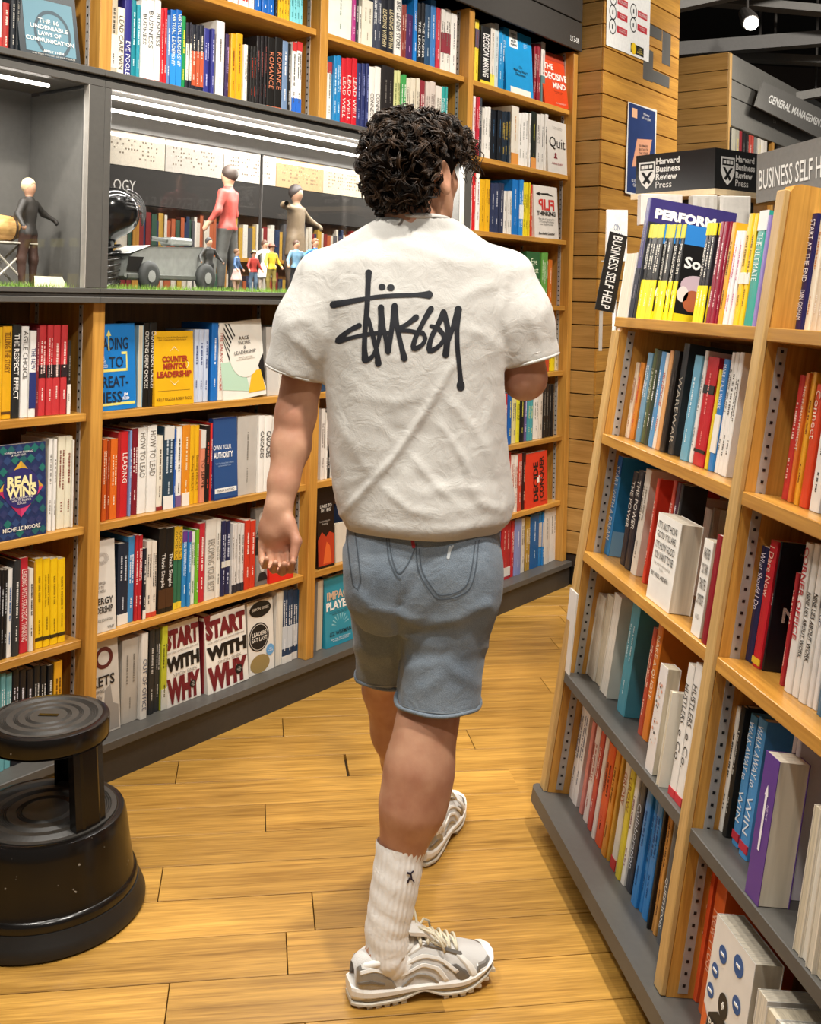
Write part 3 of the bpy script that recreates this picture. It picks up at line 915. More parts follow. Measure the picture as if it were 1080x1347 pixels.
def c_energy(o, w, h):
    for k in range(7):
        b = MB(); r_ = w * (.16 + .035 * k)
        for i in range(30):
            a0, a1 = 2 * math.pi * i / 30, 2 * math.pi * (i + 1) / 30
            b.quad(*[(w * .45 + q * math.cos(a) * .8, -.0007 - .00003 * k, h * .80 + q * math.sin(a) * .55) for q, a in ((r_, a0), (r_ + w * .008, a0), (r_ + w * .008, a1), (r_, a1))])
        b.build('print_ring', INK(['7a5a4a', '55505a', '8a7a6a'][k % 3]), o)
    art_text(o, 'ENERGY', w * .42, h * .34, w * .95, h * .075, '23201e', .02)
    art_text(o, 'LEADERSHIP', w * .40, h * .245, w * 1.1 * .85, h * .075, '23201e', .02)
    art_text(o, 'THE SIMPLER\nWAY TO\nLEAD WITH', w * .35, h * .49, w * .5, h * .12, '4a4642')
    art_text(o, 'BRUCE SCHNEIDER', w * .5, h * .13, w * .7, h * .03, '4a4642')
    art_text(o, 'WILEY', w * .78, h * .045, w * .28, h * .03, '3a3632')
COVERS['energy'] = c_energy
def c_portrait(o, w, h):
    for z0, z1 in ((.66, .97), (.06, .38)):
        art_rect(o, w * .08, w * .92, h * z0, h * z1, '8a8680')
        zc = (z0 + z1) / 2
        art_poly(o, [(w * .12, h * z0), (w * .88, h * z0), (w * .72, h * (z0 + .1)), (w * .28, h * (z0 + .1))], '1e1c1c', 3)
        art_disc(o, w * .5, h * (zc + .03), w * .19, 'c6c0b8', 4, rz=h * .085)
    art_rect(o, 0.0005, w - .0005, h * .40, h * .62, '1a1919', lay=2)
COVERS['portrait'] = c_portrait
def c_pockets(o, w, h):
    b = MB()
    for i in range(30):
        a0, a1 = 2 * math.pi * i / 30, 2 * math.pi * (i + 1) / 30
        b.quad(*[(w * .50 + q * math.cos(a), -.0010, h * .80 + q * math.sin(a)) for q, a in ((w * .20, a0), (w * .31, a0), (w * .31, a1), (w * .20, a1))])
    b.build('print_ring', INK('5c201c'), o)
    art_text(o, 'KETS', w * .44, h * .56, w * .8, h * .11, '241f1e', .02)
    art_text(o, 'How and\nWhy\nBusinesses\nMove', w * .3, h * .36, w * .4, h * .26, '5a5450')
    art_poly(o, [(w * .42, h * .02), (w * .95, h * .02), (w * .95, h * .26), (w * .76, h * .30), (w * .7, h * .5), (w * .5, h * .46)], '9a958e', 1)
COVERS['pockets'] = c_pockets
def c_why(o, w, h):
    for s, cz_, hh, cl in (('START', .82, .25, '741a22'), ('WITH', .515, .18, '17120f'), ('WHY', .185, .32, '741a22')):
        art_text(o, s, w * .5, h * cz_, w * .97, h * hh, cl, .07)
    art_text(o, 'SIMON SINEK', w * .56, h * .375, w * .7, h * .04, '9a938a')
    art_text(o, 'HOW GREAT LEADERS INSPIRE EVERYONE', w * .5, h * .655, w * .9, h * .025, '8a837a')
    art_disc(o, w * .76, h * .19, w * .09, '16120f', 6)
    art_text(o, 'THE\nMILLION\nCOPY', w * .76, h * .19, w * .1, h * .06, 'efe9dc', 0, 9)
COVERS['why'] = c_why
def c_last(o, w, h):
    art_disc(o, w * .5, h * .88, w * .42, '1c1a18', 2, rz=h * .11)
    art_text(o, 'SIMON SINEK', w * .5, h * .89, w * .66, h * .04, 'ece6da', .01, 6)
    art_disc(o, w * .42, h * .50, w * .40, '1c1a18', 2)
    art_disc(o, w * .42, h * .50, w * .36, 'ece6da', 3); art_disc(o, w * .42, h * .50, w * .345, '1c1a18', 4)
    art_text(o, 'LEADERS\nEAT LAST', w * .42, h * .51, w * .6, h * .13, 'ece6da', .015, 7)
    art_disc(o, w * .84, h * .28, w * .155, '6aa6d8', 5); art_text(o, 'NEW\nCHAPTER', w * .84, h * .28, w * .2, h * .05, 'f4f4f4', 0, 8)
    art_disc(o, w * .44, h * .13, w * .38, '9c8450', 2, rz=h * .125)
COVERS['last'] = c_last
def c_ember(o, w, h):
    art_poly(o, [(.001, h * .03), (w * .98, h * .03), (w * .98, h * .40), (w * .7, h * .44), (w * .5, h * .38), (w * .25, h * .45), (.001, h * .36)], 'b8391a')
    art_poly(o, [(w * .3, h * .05), (w * .8, h * .05), (w * .72, h * .26), (w * .52, h * .32), (w * .4, h * .2)], 'e0672c', 3)
    art_text(o, 'DARE TO\nBET BIG', w * .5, h * .74, w * .7, h * .09, 'e9e4da', .01)
    art_text(o, 'Lessons in\ndaring', w * .42, h * .56, w * .6, h * .07, 'b9b0a4')
COVERS['ember'] = c_ember
def c_impact(o, w, h):
    art_text(o, 'IMPACT', w * .5, h * .73, w * .86, h * .125, 'd8b89a', .03)
    art_text(o, 'PLAYERS', w * .5, h * .585, w * .92, h * .125, 'f2f1ec', .045)
    for k in range(9):
        a = math.pi * (.1 + .1 * k)
        art_poly(o, [(w * (.5 + .14 * math.cos(a)), h * (.26 + .09 * math.sin(a))), (w * (.5 + .30 * math.cos(a + .06)), h * (.26 + .19 * math.sin(a + .06))), (w * (.5 + .30 * math.cos(a - .06)), h * (.26 + .19 * math.sin(a - .06)))], '8fcbd6', 2)
    art_text(o, 'LIZ WISEMAN', w * .5, h * .18, w * .72, h * .06, '1c2a34', .01)
    art_text(o, 'NEW YORK TIMES BESTSELLING\nAUTHOR OF MULTIPLIERS', w * .5, h * .085, w * .66, h * .05, 'e8eef0')
    art_text(o, 'HOW TO TAKE THE LEAD, PLAY\nBIGGER, AND MULTIPLY', w * .5, h * .47, w * .7, h * .05, '1c2a34')
COVERS['impact'] = c_impact
def c_must(o, w, h):
    art_rect(o, w * .18, w * .47, h * .71, h * .985, 'f1f1ec')
    art_text(o, "HBR'S\n10\nMUST\nREADS", w * .325, h * .84, w * .22, h * .2, '20343f', .02)
    art_text(o, 'Harvard\nBusiness\nReview', w * .75, h * .80, w * .25, h * .07, 'd8ecf4')
    art_text(o, 'On\nMaking Smart\nDecisions', w * .55, h * .38, w * .72, h * .16, '12384a', .01)
    art_rect(o, w * .16, w * .9, h * .0, h * .10, 'e8e4d8', lay=2)
COVERS['must'] = c_must
def c_decisive(o, w, h):
    art_text(o, 'THE', w * .28, h * .735, w * .36, h * .11, 'f7efe6', .02)
    art_text(o, 'DECISIVE', w * .5, h * .565, w * .92, h * .13, 'f7efe6', .03)
    art_text(o, 'MIND', w * .60, h * .40, w * .58, h * .11, 'f7efe6', .02)
    art_text(o, 'How to make the right\nchoice every time', w * .54, h * .27, w * .6, h * .05, '3a1510')
    art_text(o, 'SHEHERAZADE', w * .6, h * .07, w * .6, h * .03, 'f0c8b8')
    art_poly(o, [(w * .001, h * .85), (w * .98, h * .85), (w * .98, h * .995), (w * .001, h * .995)], 'b23a20', 1)
COVERS['decisive'] = c_decisive
def c_quit(o, w, h):
    art_text(o, 'Quit', w * .5, h * .57, w * .82, h * .24, '1b1a19')
    art_poly(o, [(w * .3, h * .28), (w * .5, h * .28), (w * .4, h * .36)], '7a1f2a', 2)
    art_disc(o, w * .4, h * .355, w * .05, '7a1f2a', 3)
    art_text(o, 'ANNIE DUKE', w * .46, h * .18, w * .74, h * .04, 'a24a50', .01)
    art_text(o, 'The Power of Knowing\nWhen to Walk Away', w * .5, h * .86, w * .72, h * .06, '8a8580')
COVERS['quit'] = c_quit
def c_flip(o, w, h):
    art_text(o, 'FLIP', w * .52, h * .64, w * .84, h * .21, 'c5302a', .03, xd=(-1, 0, 0), yd=(0, 0, 1), lay=5)
    art_text(o, 'THINKING', w * .5, h * .475, w * .84, h * .09, '161616', .03)
    art_text(o, 'The Life-Changing Art\nof Turning Problems\ninto Opportunities', w * .5, h * .31, w * .66, h * .15, '3a3632')
    art_text(o, 'Berthold Gunster', w * .5, h * .09, w * .72, h * .05, '161616', .02)
    art_poly(o, [(w * .1, h * .84), (w * .26, h * .80), (w * .26, h * .88)], '161616', 2)
    art_poly(o, [(w * .24, h * .835), (w * .85, h * .815), (w * .6, h * .87), (w * .24, h * .85)], '161616', 2)
COVERS['flip'] = c_flip
def c_eye(o, w, h):
    art_text(o, 'Eye\nTest', w * .55, h * .74, w * .62, h * .27, 'dfe8c8')
    art_text(o, 'A Case for Human\nCreativity in the\nAge of Analytics', w * .55, h * .42, w * .7, h * .17, 'e6ecd8')
    for k in range(3): art_disc(o, w * (.3 + .22 * k), h * .18, w * .08, 'e6ecd8', 2); art_disc(o, w * (.3 + .22 * k), h * .18, w * .05, '2c5a34', 3)
COVERS['eye'] = c_eye
def c_decide(o, w, h):
    art_text(o, 'DECIDE', w * .46, h * .46, h * .72, w * .22, '2a1712', .03, xd=(0, 0, 1), yd=(-1, 0, 0))
    art_text(o, 'CONQUER', w * .74, h * .52, h * .78, w * .22, '2a1712', .03, xd=(0, 0, 1), yd=(-1, 0, 0))
    art_text(o, '&', w * .60, h * .50, w * .22, w * .22, 'f6eee4', .06, 6, xd=(0, 0, 1), yd=(-1, 0, 0))
    art_text(o, 'David Siegel', w * .8, h * .08, w * .3, h * .03, '2a1712')
COVERS['decide'] = c_decide
# ------------------------------------------------------------------ wall shelves, read off the photograph row by row
DP = .055
Z1 = (0, 0, 4.0); Z2 = (240, 0, 5.4); Z3 = (400, 0, 4.909); Z4 = (600, 0, 5.856); Z5 = (600, 200, 5.856)
ZL1 = (0, 380, 3.964); ZL3 = (0, 700, 5.857); ZM1 = (120, 400, 4.32); ZM2 = (120, 530, 4.32); ZM3 = (120, 660, 3.724); ZM4 = (120, 760, 3.724)
ZC = (390, 520, 3.85); ZR = (640, 470, 4.345)
shelf_row(WALL, Z1, 2.0055, 150, DP, 'shelf above the plain-backed cabinet', [
 '-40 -12 -60|d9cdb4|cream paperback',
 '-12 12 -40|efe8df|white paperback with red edge|||b:0:.25:b5312c',
 '14 50 15|a8322c|dark red paperback|~|e8d8c8',
 '58 84 -40|23262b|black paperback|~|b9b4a8',
 '84 108 -40|1c2024|black paperback|~|8a867c',
 '112 432 -90|1f2a30|blue-grey cover with white serif capitals|laws|ffffff|F T9 l-1.5 r-.012 t.024',
], 'right')
shelf_row(WALL, Z1, 2.0055, 250, DP, 'middle bay, shelf on the cabinet top', [
 '578 618 -40|cfc3aa|beige illustrated spine|~|4a4238|b:.1:.5:efe9da',
 '618 655 40|efe6d0|cream spine|LEAD CARE WIN|3a2f25',
 '655 692 -30|2d2a78|deep blue spine|EVE POOLE@.05-.45|e8e8f0',
 '692 716 0|1b7f8c|teal spine|~|d8ecec',
 '716 738 25|2490a0|teal spine|~|d8ecec',
 '738 846 0|f0ede6|white spine with italic capitals|BUSINESS@.35-.95|333333|n3 b:0:.06:c8342c',
 '846 880 42|c8202a|thin red spine|~|f0d8d0|n2',
 '880 897 80|5f7fae|slate blue spine|~|e8eef4',
 '897 957 52|0b5fb0|bright blue spine|VIRTUAL LEADERSHIP@.3-.95|e8f0d8|n2 b:.0:.45:1f86d0',
 '957 978 85|1f8a4a|green spine|~|f0e040',
 '978 1010 118|2c2a34|dark spine with cream block|~|6a6458|n2 b:.18:.7:e9e4d4',
 '1012 1074 132|20222c|black spine with orange block|~|d8cfc0|n3 b:.12:.62:b9502c',
 '1076 1132 150|33357f|indigo spine|~|c8c8e8|n2',
 '1140 1184 112|e6e1d8|white hardback spine|~|6a645c|H',
 '1190 1208 180|3a2850|dark purple spine|~|c8a8d8',
 '1210 1280 178|e0a01c|amber spine|~|8a4a10|n2',
 '1281 1307 235|efebe0|white spine|~|7a756c',
 '1308 1352 245|1d1a18|black spine with red dashes|~|c8442c|n3',
 '1354 1408 190|1f1b1c|dark spine|~|8a4a44|n3',
 '1411 1490 200|181614|black spine with large capitals|ROMANCE@.3-.8|c87858|n2 b:0:.06:d86838',
 '1490 1519 218|6f86a4|grey-blue spine|~|f0f0f0',
 '1520 1534 230|17181a|slim black spine|~|d8d4c8',
 '1535 1592 222|f2eee6|white spine with blue foot|~|4a4a4a|n2 b:0:.24:1f62c0 b:.88:1:c02a2a',
])
shelf_row(WALL, Z1, 2.3185, 20, DP, 'middle bay, top shelf', [
 '860 900 -60|2a3a66|navy spine|~|d8d4c8', '905 960 -60|c8a040|ochre spine|~|5a3a10', '965 1010 -50|efeae0|white spine|~|6a645c',
 '1012 1060 -50|b8342c|red spine with white figure|~|f4ece0|b:.3:.7:f0e8e0', '1062 1112 -40|2c4a34|dark green spine|~|d8e0c8',
 '1115 1180 -40|d8362c|red spine|~|f4e8e0|n2', '1182 1196 -40|26262c|slim black spine|~|c8c4b8', '1198 1304 -60|d03830|red spine with white foot|~|f4ece4|n4 b:0:.2:f2ece4',
 '1306 1340 -40|f2efe8|white spine|~|5a5650', '1342 1446 -60|1d63b8|bright blue spine|~|e8f0f8|n3', '1450 1462 -40|22242c|slim black spine|~|c8c4b8',
 '1464 1526 -60|e8b41c|yellow spine|~|7a5a10|n4', '1530 1596 -60|7fd0d8|pale cyan spine|~|3a8890|n4',
])
shelf_row(WALL, Z3, 2.0055, 620, DP, 'bay behind the man, shelf on the cabinet top', [
 '150 178 400|e8e4dc|white spine|~|8a8378|b:.82:1:a83030', '186 238 360|1d7fb8|blue spine|~|d8ecf4|n2', '238 342 375|c8202c|red spine|LEAD WELL@.1-.75|f6e0d8|n3',
 '342 420 410|2c3466|navy spine|~|9aa4d8|n3', '420 496 432|ebe5dc|white spine with bold capitals|CONNECTED@.1-.6|4a4440|n2', '497 580 428|221d1c|wide black spine|~|7a746c|H',
 '582 622 455|cfcf90|pale green spine|~|6a7a40|n2', '622 662 482|3f9a4c|green spine|~|e8f0e0|n2', '662 750 505|d9cfba|cream spine|~|8a8070|n3',
 '750 782 520|8a2a34|maroon spine|~|e8d0c8', '782 850 528|cdbfb4|pale pink spine|~|8a7a70|n2', '850 892 556|d8d0c4|off-white spine|~|8a8070', '892 930 560|2f9a94|teal spine|~|d8ecea|n2',
])
shelf_row(WALL, Z3, 2.3185, 200, DP, 'bay behind the man, top shelf', [
 '158 308 -120|eceee4|tall white cover with green lettering|~|4a7a5a', '310 335 -40|b83a86|magenta spine|~|f0d8e8', '336 352 -30|23222a|slim black spine|~|d8d4c8', '354 370 40|e8e4da|slim white spine|~|6a645c',
 '372 446 0|e9e2cf|wide cream hardback spine|~|a89a80|H', '447 498 -60|3a3f50|dark slate spine|~|f2f2f2|n2', '498 582 -60|20222a|black spine|LEADING WITHIN@.1-.7|e8d8a8|n2',
 '583 630 -40|f0ece4|white spine with bold capitals|BAD LEADER STORY|23201e', '632 662 30|8a3428|brick red spine|~|e8c8b8|n2', '662 704 95|4a2458|purple spine|~|d8a8d8', '706 732 -20|1f7fd0|bright blue spine|~|f0f4f8',
 '734 782 20|1c1c20|black spine with white capitals|THE LEADER@.1-.7|f2f0ea|n2', '784 820 30|2a4a6a|slate blue spine|~|d8e4ec', '820 852 0|3f7fc0|blue spine|~|e8f0f8', '852 882 50|c43040|red spine|~|f6e0dc',
 '882 948 60|e8e2d8|white spine with red block|~|6a645c|n2 b:.3:.62:8a2030', '950 990 90|efeae2|white spine|~|6a6a70',
])
shelf_row(WALL, Z4, 2.3185, 400, DP, 'bay beside column, top shelf', [
 '146 176 150|e8cf3a|yellow spine with dark block|~|8a3a20|b:.55:.85:5a4a5a', '180 268 205|181716|wide black spine with white capitals|DECISION MAKING|f2f0ea|B b:-.0:.05:e8cc30 r-.012', '268 300 180|d8d0c4|pale spine|~|6a645c|b:0:.2:e8d84a', '300 330 180|c8d0d0|pale grey spine|~|7a8288',
 '332 386 230|1a86c0|blue spine|~|e8f4f8|n2', '392 604 235|1b90cc|bright blue cover with white top panel|must||F T4 t.02 r-.01', '606 655 340|8a1c2c|dark red spine|~|e8d0c8|n3', '660 690 325|d8d0c8|white spine|~|5a5650|b:0:.45:5a7a7a', '694 905 405|d8461f|orange-red cover with white capitals|decisive||F T8 l-2.5 t.02 r-.012',
], depth=.14)
shelf_row(WALL, Z4, 2.0005, 980, DP, 'bay beside column, second shelf down', [
 '132 150 740|e8d8d8|slim white spine|~|c03040', '150 182 745|c42038|red spine|~|f4e0dc|n2', '182 200 755|3a3c44|charcoal spine|~|c8c4bc', '200 222 830|d8d2c8|white spine|~|4a4640', '222 268 825|e0dcd4|white spine|~|8a8680|n2',
 '268 356 850|14181e|wide black spine|~|3f6a90|n2', '358 420 860|1a2836|navy spine with coloured print|~|d8b840|n3', '430 486 820|e0d8c8|cream spine with orange foot|~|c88a40|b:0:.2:d89040', '486 580 870|e9e5de|white spine|~|8a857c|n4', '582 622 862|1c2420|black spine with yellow-green letters|~|d0d040|b:0:.2:d89048', '624 712 880|d9d4cc|pale spine with black dots|~|5a5650|n3',
 '716 866 935|d5cfc6|pale cover with large serif word|quit||F T3 t.02 r-.012',
], depth=.14)
shelf_row(WALL, Z5, 1.6835, 430, DP, 'bay beside column, third shelf down', [
 '108 124 160|e8dcd8|slim white spine|~|c03030', '124 150 160|c8181c|red spine|~|f4e0dc', '150 184 165|eeeae4|white spine|~|8a4a44', '186 262 212|dca81c|yellow hardback spine|~|7a4a10|H n2', '268 330 240|2c3450|dark blue spine|~|e8e8ec|n2', '330 370 240|2a3048|dark navy spine|~|f0f0f0', '370 432 300|d8d4cc|white spine|~|8a867e|n3', '434 478 215|1b6fb8|blue spine|~|e8f0f8', '478 520 215|2a86cc|blue spine with white panel|~|f0f4f8|n2 b:.3:.55:e8e8e4', '520 572 235|e0cc28|yellow spine|~|6a5a10|n3', '572 612 252|c83a20|red-orange spine|~|f4d8c8|n2',
 '612 796 262|ddd6cc|white cover with mirrored red capitals|flip||F T3 l-1.5 t.02 r-.012',
], depth=.14)
shelf_row(WALL, Z5, 1.365, 1000, DP, 'bay beside column, fourth shelf down', [
 '300 360 770|7a8a3a|olive spine|~|e8e8c8', '366 420 790|d8c8a0|tan spine|~|6a5a40', '440 555 815|d9d2bc|cream cover|||F T3 t.015', '556 656 768|2c5c34|dark green cover with white words|eye||F T3 t.03 r-.004', '658 706 775|5f9a44|light green spine|~|e8f0d8|n3', '712 742 830|c86a24|orange spine|~|f4e0c8',
], depth=.14)
shelf_row(WALL, ZR, 1.049, 40, DP, 'bay beside column, fifth shelf down', [
 '240 300 -80|e8ddd0|cream spine|~|8a7a60', '300 360 -70|c84a30|red spine|~|f0e0d0', '340 392 -40|e8d020|bright yellow spine|~|6a5a10|n2', '394 410 -30|d8c8a0|pale spine|~|6a5a40',
], depth=.14)
shelf_row(WALL, ZR, .732, 330, DP, 'bay beside column, sixth shelf down', [
 '60 100 205|d8a838|amber spine|~|6a3a10', '100 120 210|c03428|red spine|~|f0dcd0', '122 146 205|1f5fa8|blue spine|~|f0e060', '148 172 210|d8cc90|pale yellow spine|~|3a4a60', '172 192 215|d8d030|yellow spine|~|4a4a10', '192 218 200|1a1a1c|black spine|~|e8e060', '220 232 200|6a5a8a|purple spine|~|e8e0f0', '232 268 225|4a9aa0|teal spine|~|f0e890|n2', '270 300 210|e4ddd2|white spine|~|8a8070', '302 322 200|d0c4b4|beige spine|~|7a6a58', '324 386 155|26211e|black spine with bands|~|8a8478|n4',
], depth=.14)
shelf_row(WALL, ZR, .4155, 700, DP, 'bay beside column, seventh shelf down', [
 '90 140 545|c8402c|red spine|~|f0dcd0', '140 180 560|e6ddd2|white spine|~|b8503a|n2', '182 204 552|c84a38|red spine|~|f0dcd0', '206 226 545|3a1a18|dark red hardback spine|~|e8a890', '226 352 545|dd3c24|orange-red cover with sideways black capitals|decide||F T2 t.03 r-.008',
], depth=.14)
shelf_row(WALL, ZR, .1205, 1060, DP, 'bay beside column, plinth shelf', [
 '20 84 930|3a5a8a|slate blue spine|~|e8ecf0', '84 138 930|b0242c|dark red paperback cover|~|e0a898|b:.05:.2:d8d4cc l1', '140 158 935|c42a30|red spine|~|f0d8d0 |l1', '160 200 925|8a96c8|lavender spine|~|e8ecf8|l1', '200 220 920|e4dccc|cream spine|~|8a7a60', '224 250 915|b8923a|ochre spine|~|f0e8c8|n2', '252 300 895|1b5f9c|blue spine|~|d8e8f4|H', '300 330 885|2a7ab8|blue spine with pale panels|~|e8e0d0|n2 b:.35:.8:c8bcb0', '332 362 870|d8d2c8|white spine|~|9a958c', '362 400 862|e4e0d8|white spine|~|8a857c',
], depth=.14)
# ---- left bay
shelf_row(WALL, ZL1, 1.0485, 440, DP, 'left bay, first shelf under cabinet', [
 '-70 -30 200|8a2a2a|maroon spine|~|e8d0c8', '-30 12 200|e8b820|yellow spine|~|6a4a10', '12 62 196|e2a91c|golden yellow spine|TELLING THE STORY@.5-.94|6a3a10|b:.05:.08:5a3a10', '64 106 186|232524|black spine with white capitals|THE RESPECT EFFECT@.2-.9|f4f2ec|B', '106 150 196|eceae6|white spine with grey capitals|AGILE CHOICE@.42-.95|55524e', '150 190 220|f0eeea|white spine with blue block|THE NEW@.55-.8|23306a|b:.1:.52:23306e', '190 204 205|7a2a34|slim dark red spine|~|d89a90', '204 352 190|c4383c|red spine with black band|~|f4d8d0|n4 b:.42:.56:26181c H', '352 372 270|2a2622|dark spine with white foot|~|8a857c|b:0:.4:ece8e0',
], 'right')
shelf_row(WALL, ZL1, .7315, 1040, DP, 'left bay, second shelf under cabinet', [
 '-80 -20 800|26262c|black spine|~|c8c4b8', '-18 246 812|22305a|teal and navy cover with round title|real||F T3 t.026 r-.014', '252 296 785|efece6|white spine|~|8a867e|n2', '300 340 772|e6e0c8|cream spine|~|8a4a3a', '340 376 770|e6e0c8|cream spine|~|8a4a3a', '376 386 790|e4e0d4|slim white spine',
], 'right')
shelf_row(WALL, ZL3, .4155, 620, DP, 'left bay, third shelf under cabinet', [
 '-60 -20 300|d8d0c0|cream spine|~|6a645c', '-18 58 295|1a1a1c|black spine with white boxes|~|c8ccd0|n3', '58 96 285|e9e6e0|white spine|~|4a6a9a', '98 156 225|2f3234|charcoal hardback spine|~|e0ddd4|H', '160 222 200|c02434|red spine with white capitals|LEADING WITH STRATEGIC THINKING|f6e4dc|l-1', '224 266 285|e6dfd4|off-white spine|~|3a3632|l-1', '266 280 230|b8862a|slim amber spine|||l-1', '280 510 205|f0c413|bright yellow spine with black badge|~|a88408|n4 l-1.3 b:.08:.12:3a2c08',
], 'right')
shelf_row(WALL, ZL3, .1205, 1230, DP, 'left bay, plinth shelf', [
 '-60 -5 1080|5fa8b0|teal spine|~|e8f0f0', '0 95 1090|68a4a8|teal spine|~|e8f0ee|n2', '98 258 1060|1a1a1f|black spine with white print|~|d8d4dc|n3', '260 412 1030|16181c|black spine with white print|~|d4d2cc|n3', '414 480 1000|e0a220|amber hardback spine|~|6a4410|H',
], 'right')
# ---- middle bay below the cabinet
shelf_row(WALL, ZM1, 1.0485, 360, DP, 'middle bay, first shelf under cabinet', [
 '30 262 112|1878c4|blue cover with navy capitals and yellow arrows|great||F T3 l-1 t.02 r-.008', '266 294 122|9cc4dc|pale blue page-edge book|||P', '288 330 108|161514|black spine with white capitals|CREATING GREAT CHOICES@.22-.9|f0ede4|r0', '330 372 106|161514|black spine with white capitals|CREATING GREAT CHOICES@.22-.9|f0ede4|r0', '366 588 155|e7b11a|yellow cover with red capitals and chevrons|counter||F T3 t.02 r-.012', '586 668 145|c4cfe4|pale blue spine|~|4a5a8a|n3', '684 722 108|1e6fc0|blue hardback spine|~|e8f0f8|H', '726 752 108|e8e2d8|white spine with red capitals|THE BALANCED LEADER|b03a28', '756 1000 96|ece9df|patterned cover with pale oval and stripes|race||F T3 l-5 t.02 r-.004', '1002 1080 130|c9c5be|pale grey cover|||F T3 t.02', '1082 1130 125|e8e4dc|white spine|~|6a645c|n2', '1130 1190 130|2a3a5a|navy spine|~|c8ccd8|n2',
])
shelf_row(WALL, ZM2, .7315, 430, DP, 'middle bay, second shelf under cabinet', [
 '66 92 210|c8581c|orange spine|~|f4dcc0', '92 106 215|a8401c|slim rust spine|~|f0d0b8', '106 150 206|d86a20|orange spine|~|f6e0c4', '150 168 168|a82424|dark red spine', '166 210 165|c42428|red spine|LEADING@.4-.75|f6e8e0|H', '212 230 160|7a94c4|light blue spine|~|e8eef8', '230 266 148|7c1a28|maroon spine|~|f0d8d0', '264 314 142|e9e6df|white spine with grey capitals|HOW TO LEAD@.42-.94|77736c|H', '316 372 130|ebe8e1|white spine with grey capitals|HOW TO LEAD@.42-.94|77736c|H', '374 408 188|e4ddcc|cream spine with dark pip|~|5a4a3a|b:0:.05:8a2424', '410 468 135|2b4254|slate spine with white foot|~|c8d4dc|b:.0:.16:e8e6e0 b:.84:1:d8d4cc', '470 482 150|2a5aa8|slim blue spine|~|e8f0f8', '482 514 138|e9e6e0|white spine|~|4a4640|b:0:.14:7a5a8a', '516 560 128|dd8a24|orange spine|~|f4dcb0|b:0:.16:ece4d8', '560 612 128|e5b01e|yellow spine|Bending RESULTS@.08-.7|7a5210|n2', '618 648 155|d8876a|salmon spine|TO SERVE@.2-.6|2a1a14|b:.75:1:d8d4cc', '648 674 130|1f1a18|black spine|~|c84a38', '674 708 115|d8342c|red spine|~|f0c8c0|n2', '700 836 86|1d3a78|blue cover with white capitals|auth||F T3 t.02 r-.01', '830 940 78|bdb8b0|grey page-edge cover|~|8a857c|D.15', '940 1024 76|eeebe4|white spine with black capitals|CASCADES@.45-.8|23201e|n2 r-.012 B', '1024 1110 80|e4e0d8|white spine|~|8a857c|n2', '1112 1180 90|b8442c|red spine|~|f0d8c8|n2',
])
shelf_row(WALL, ZM3, .4155, 360, DP, 'middle bay, third shelf under cabinet', [
 '6 128 196|d7d1c7|white cover with swirl and black capitals|energy||F T4 t.02 r-.012', '132 184 206|1d2838|navy spine with white foot|~|c8ccd4|b:0:.13:e4e0d8 H', '180 212 172|3f86bc|light blue spine|~|f0f4f8', '212 252 166|b8202c|red spine|~|f4dcd4|n2', '254 272 230|1f2430|navy spine with white foot|~|e8e4dc|b:0:.12:e8e4dc', '272 322 196|e2d8ca|cream spine|~|3a3430|n2 b:0:.06:c8442c', '332 368 132|1b1816|black spine with white lettering|Think Simple@.3-.7|f0ece4|b:.06:.28:4a2c14', '368 404 130|1b1816|black spine with white lettering|Think Simple@.3-.7|f0ece4|b:.06:.28:4a2c14', '404 444 124|2f6a4c|green spine with yellow ends|GOOD SUC@.55-.98|2a2a20|n2 b:0:.08:e0c430 b:.6:1:e0b42c', '446 490 148|2f86c4|blue spine|~|d8ecf8|n2 b:.86:1:6a3a8a', '490 508 150|e4e8dc|slim white spine|~|5a8a4a', '500 528 140|6fb42c|lime green spine|~|f0f6e0', '528 556 108|c02a38|red spine with white capitals|~|f4e4dc', '560 612 88|dcd7cd|white spine with grey capitals|BECOMING YOUR BEST@.1-.75|8a847a|H', '612 634 88|e4e0d6|white spine|~|8a847a', '636 680 96|23264c|navy spine|~|d0d4e4|n2 b:.38:.46:d8d4c8', '682 748 110|d8d4d0|white spine|~|7a766e|n4 b:0:.12:2a2a34', '750 804 94|cc3824|red spine|~|f4dcd0|n2', '806 872 30|6d6964|black cover with grey portraits|portrait||F T3 t.02', '874 990 120|d8281c|bright red cover|||F T4 t.02 r-.012',
])
shelf_row(WALL, ZM4, .1205, 480, DP, 'middle bay, plinth shelf', [
 '8 150 306|cfc9bf|white cover with dark red ring|pockets||F T4 l-1 t.02 r-.012', '152 232 300|bdb8af|grey page-edge stack|~|8a857c|D.14', '246 278 275|e8e4dc|white spine with mixed capitals|OUT OF OFFICE@.1-.7|3a4a6a|r-.012', '284 312 258|2a2d30|charcoal spine|~|c8c4bc', '312 338 252|2e3134|charcoal spine|~|c8c4bc', '340 374 240|c8cc38|yellow-green spine|~|5a5a20|b:0:.25:e4e4d8', '374 540 222|ece7dd|white cover with maroon and black capitals|why||F T4 l-1 t.022 r-.002', '548 580 190|7a1c26|maroon spine|~|e8d4c8', '574 772 172|efeae0|white cover with maroon and black capitals|why||F T5 l-1.5 t.022 r-.016', '772 896 118|e9e4da|white cover with black discs and blue dot|last||F T4 t.02 r-.002', '900 932 70|d8d4cc|white page-edge book|||P', '932 1006 60|1f3c5c|navy spine with white print|~|e8ecf0|n3 b:.0:.1:e4e0d8 b:.2:.5:c8d0d8', '1010 1060 60|2a5a78|slate blue spine|~|d8e4ec|n2',
])
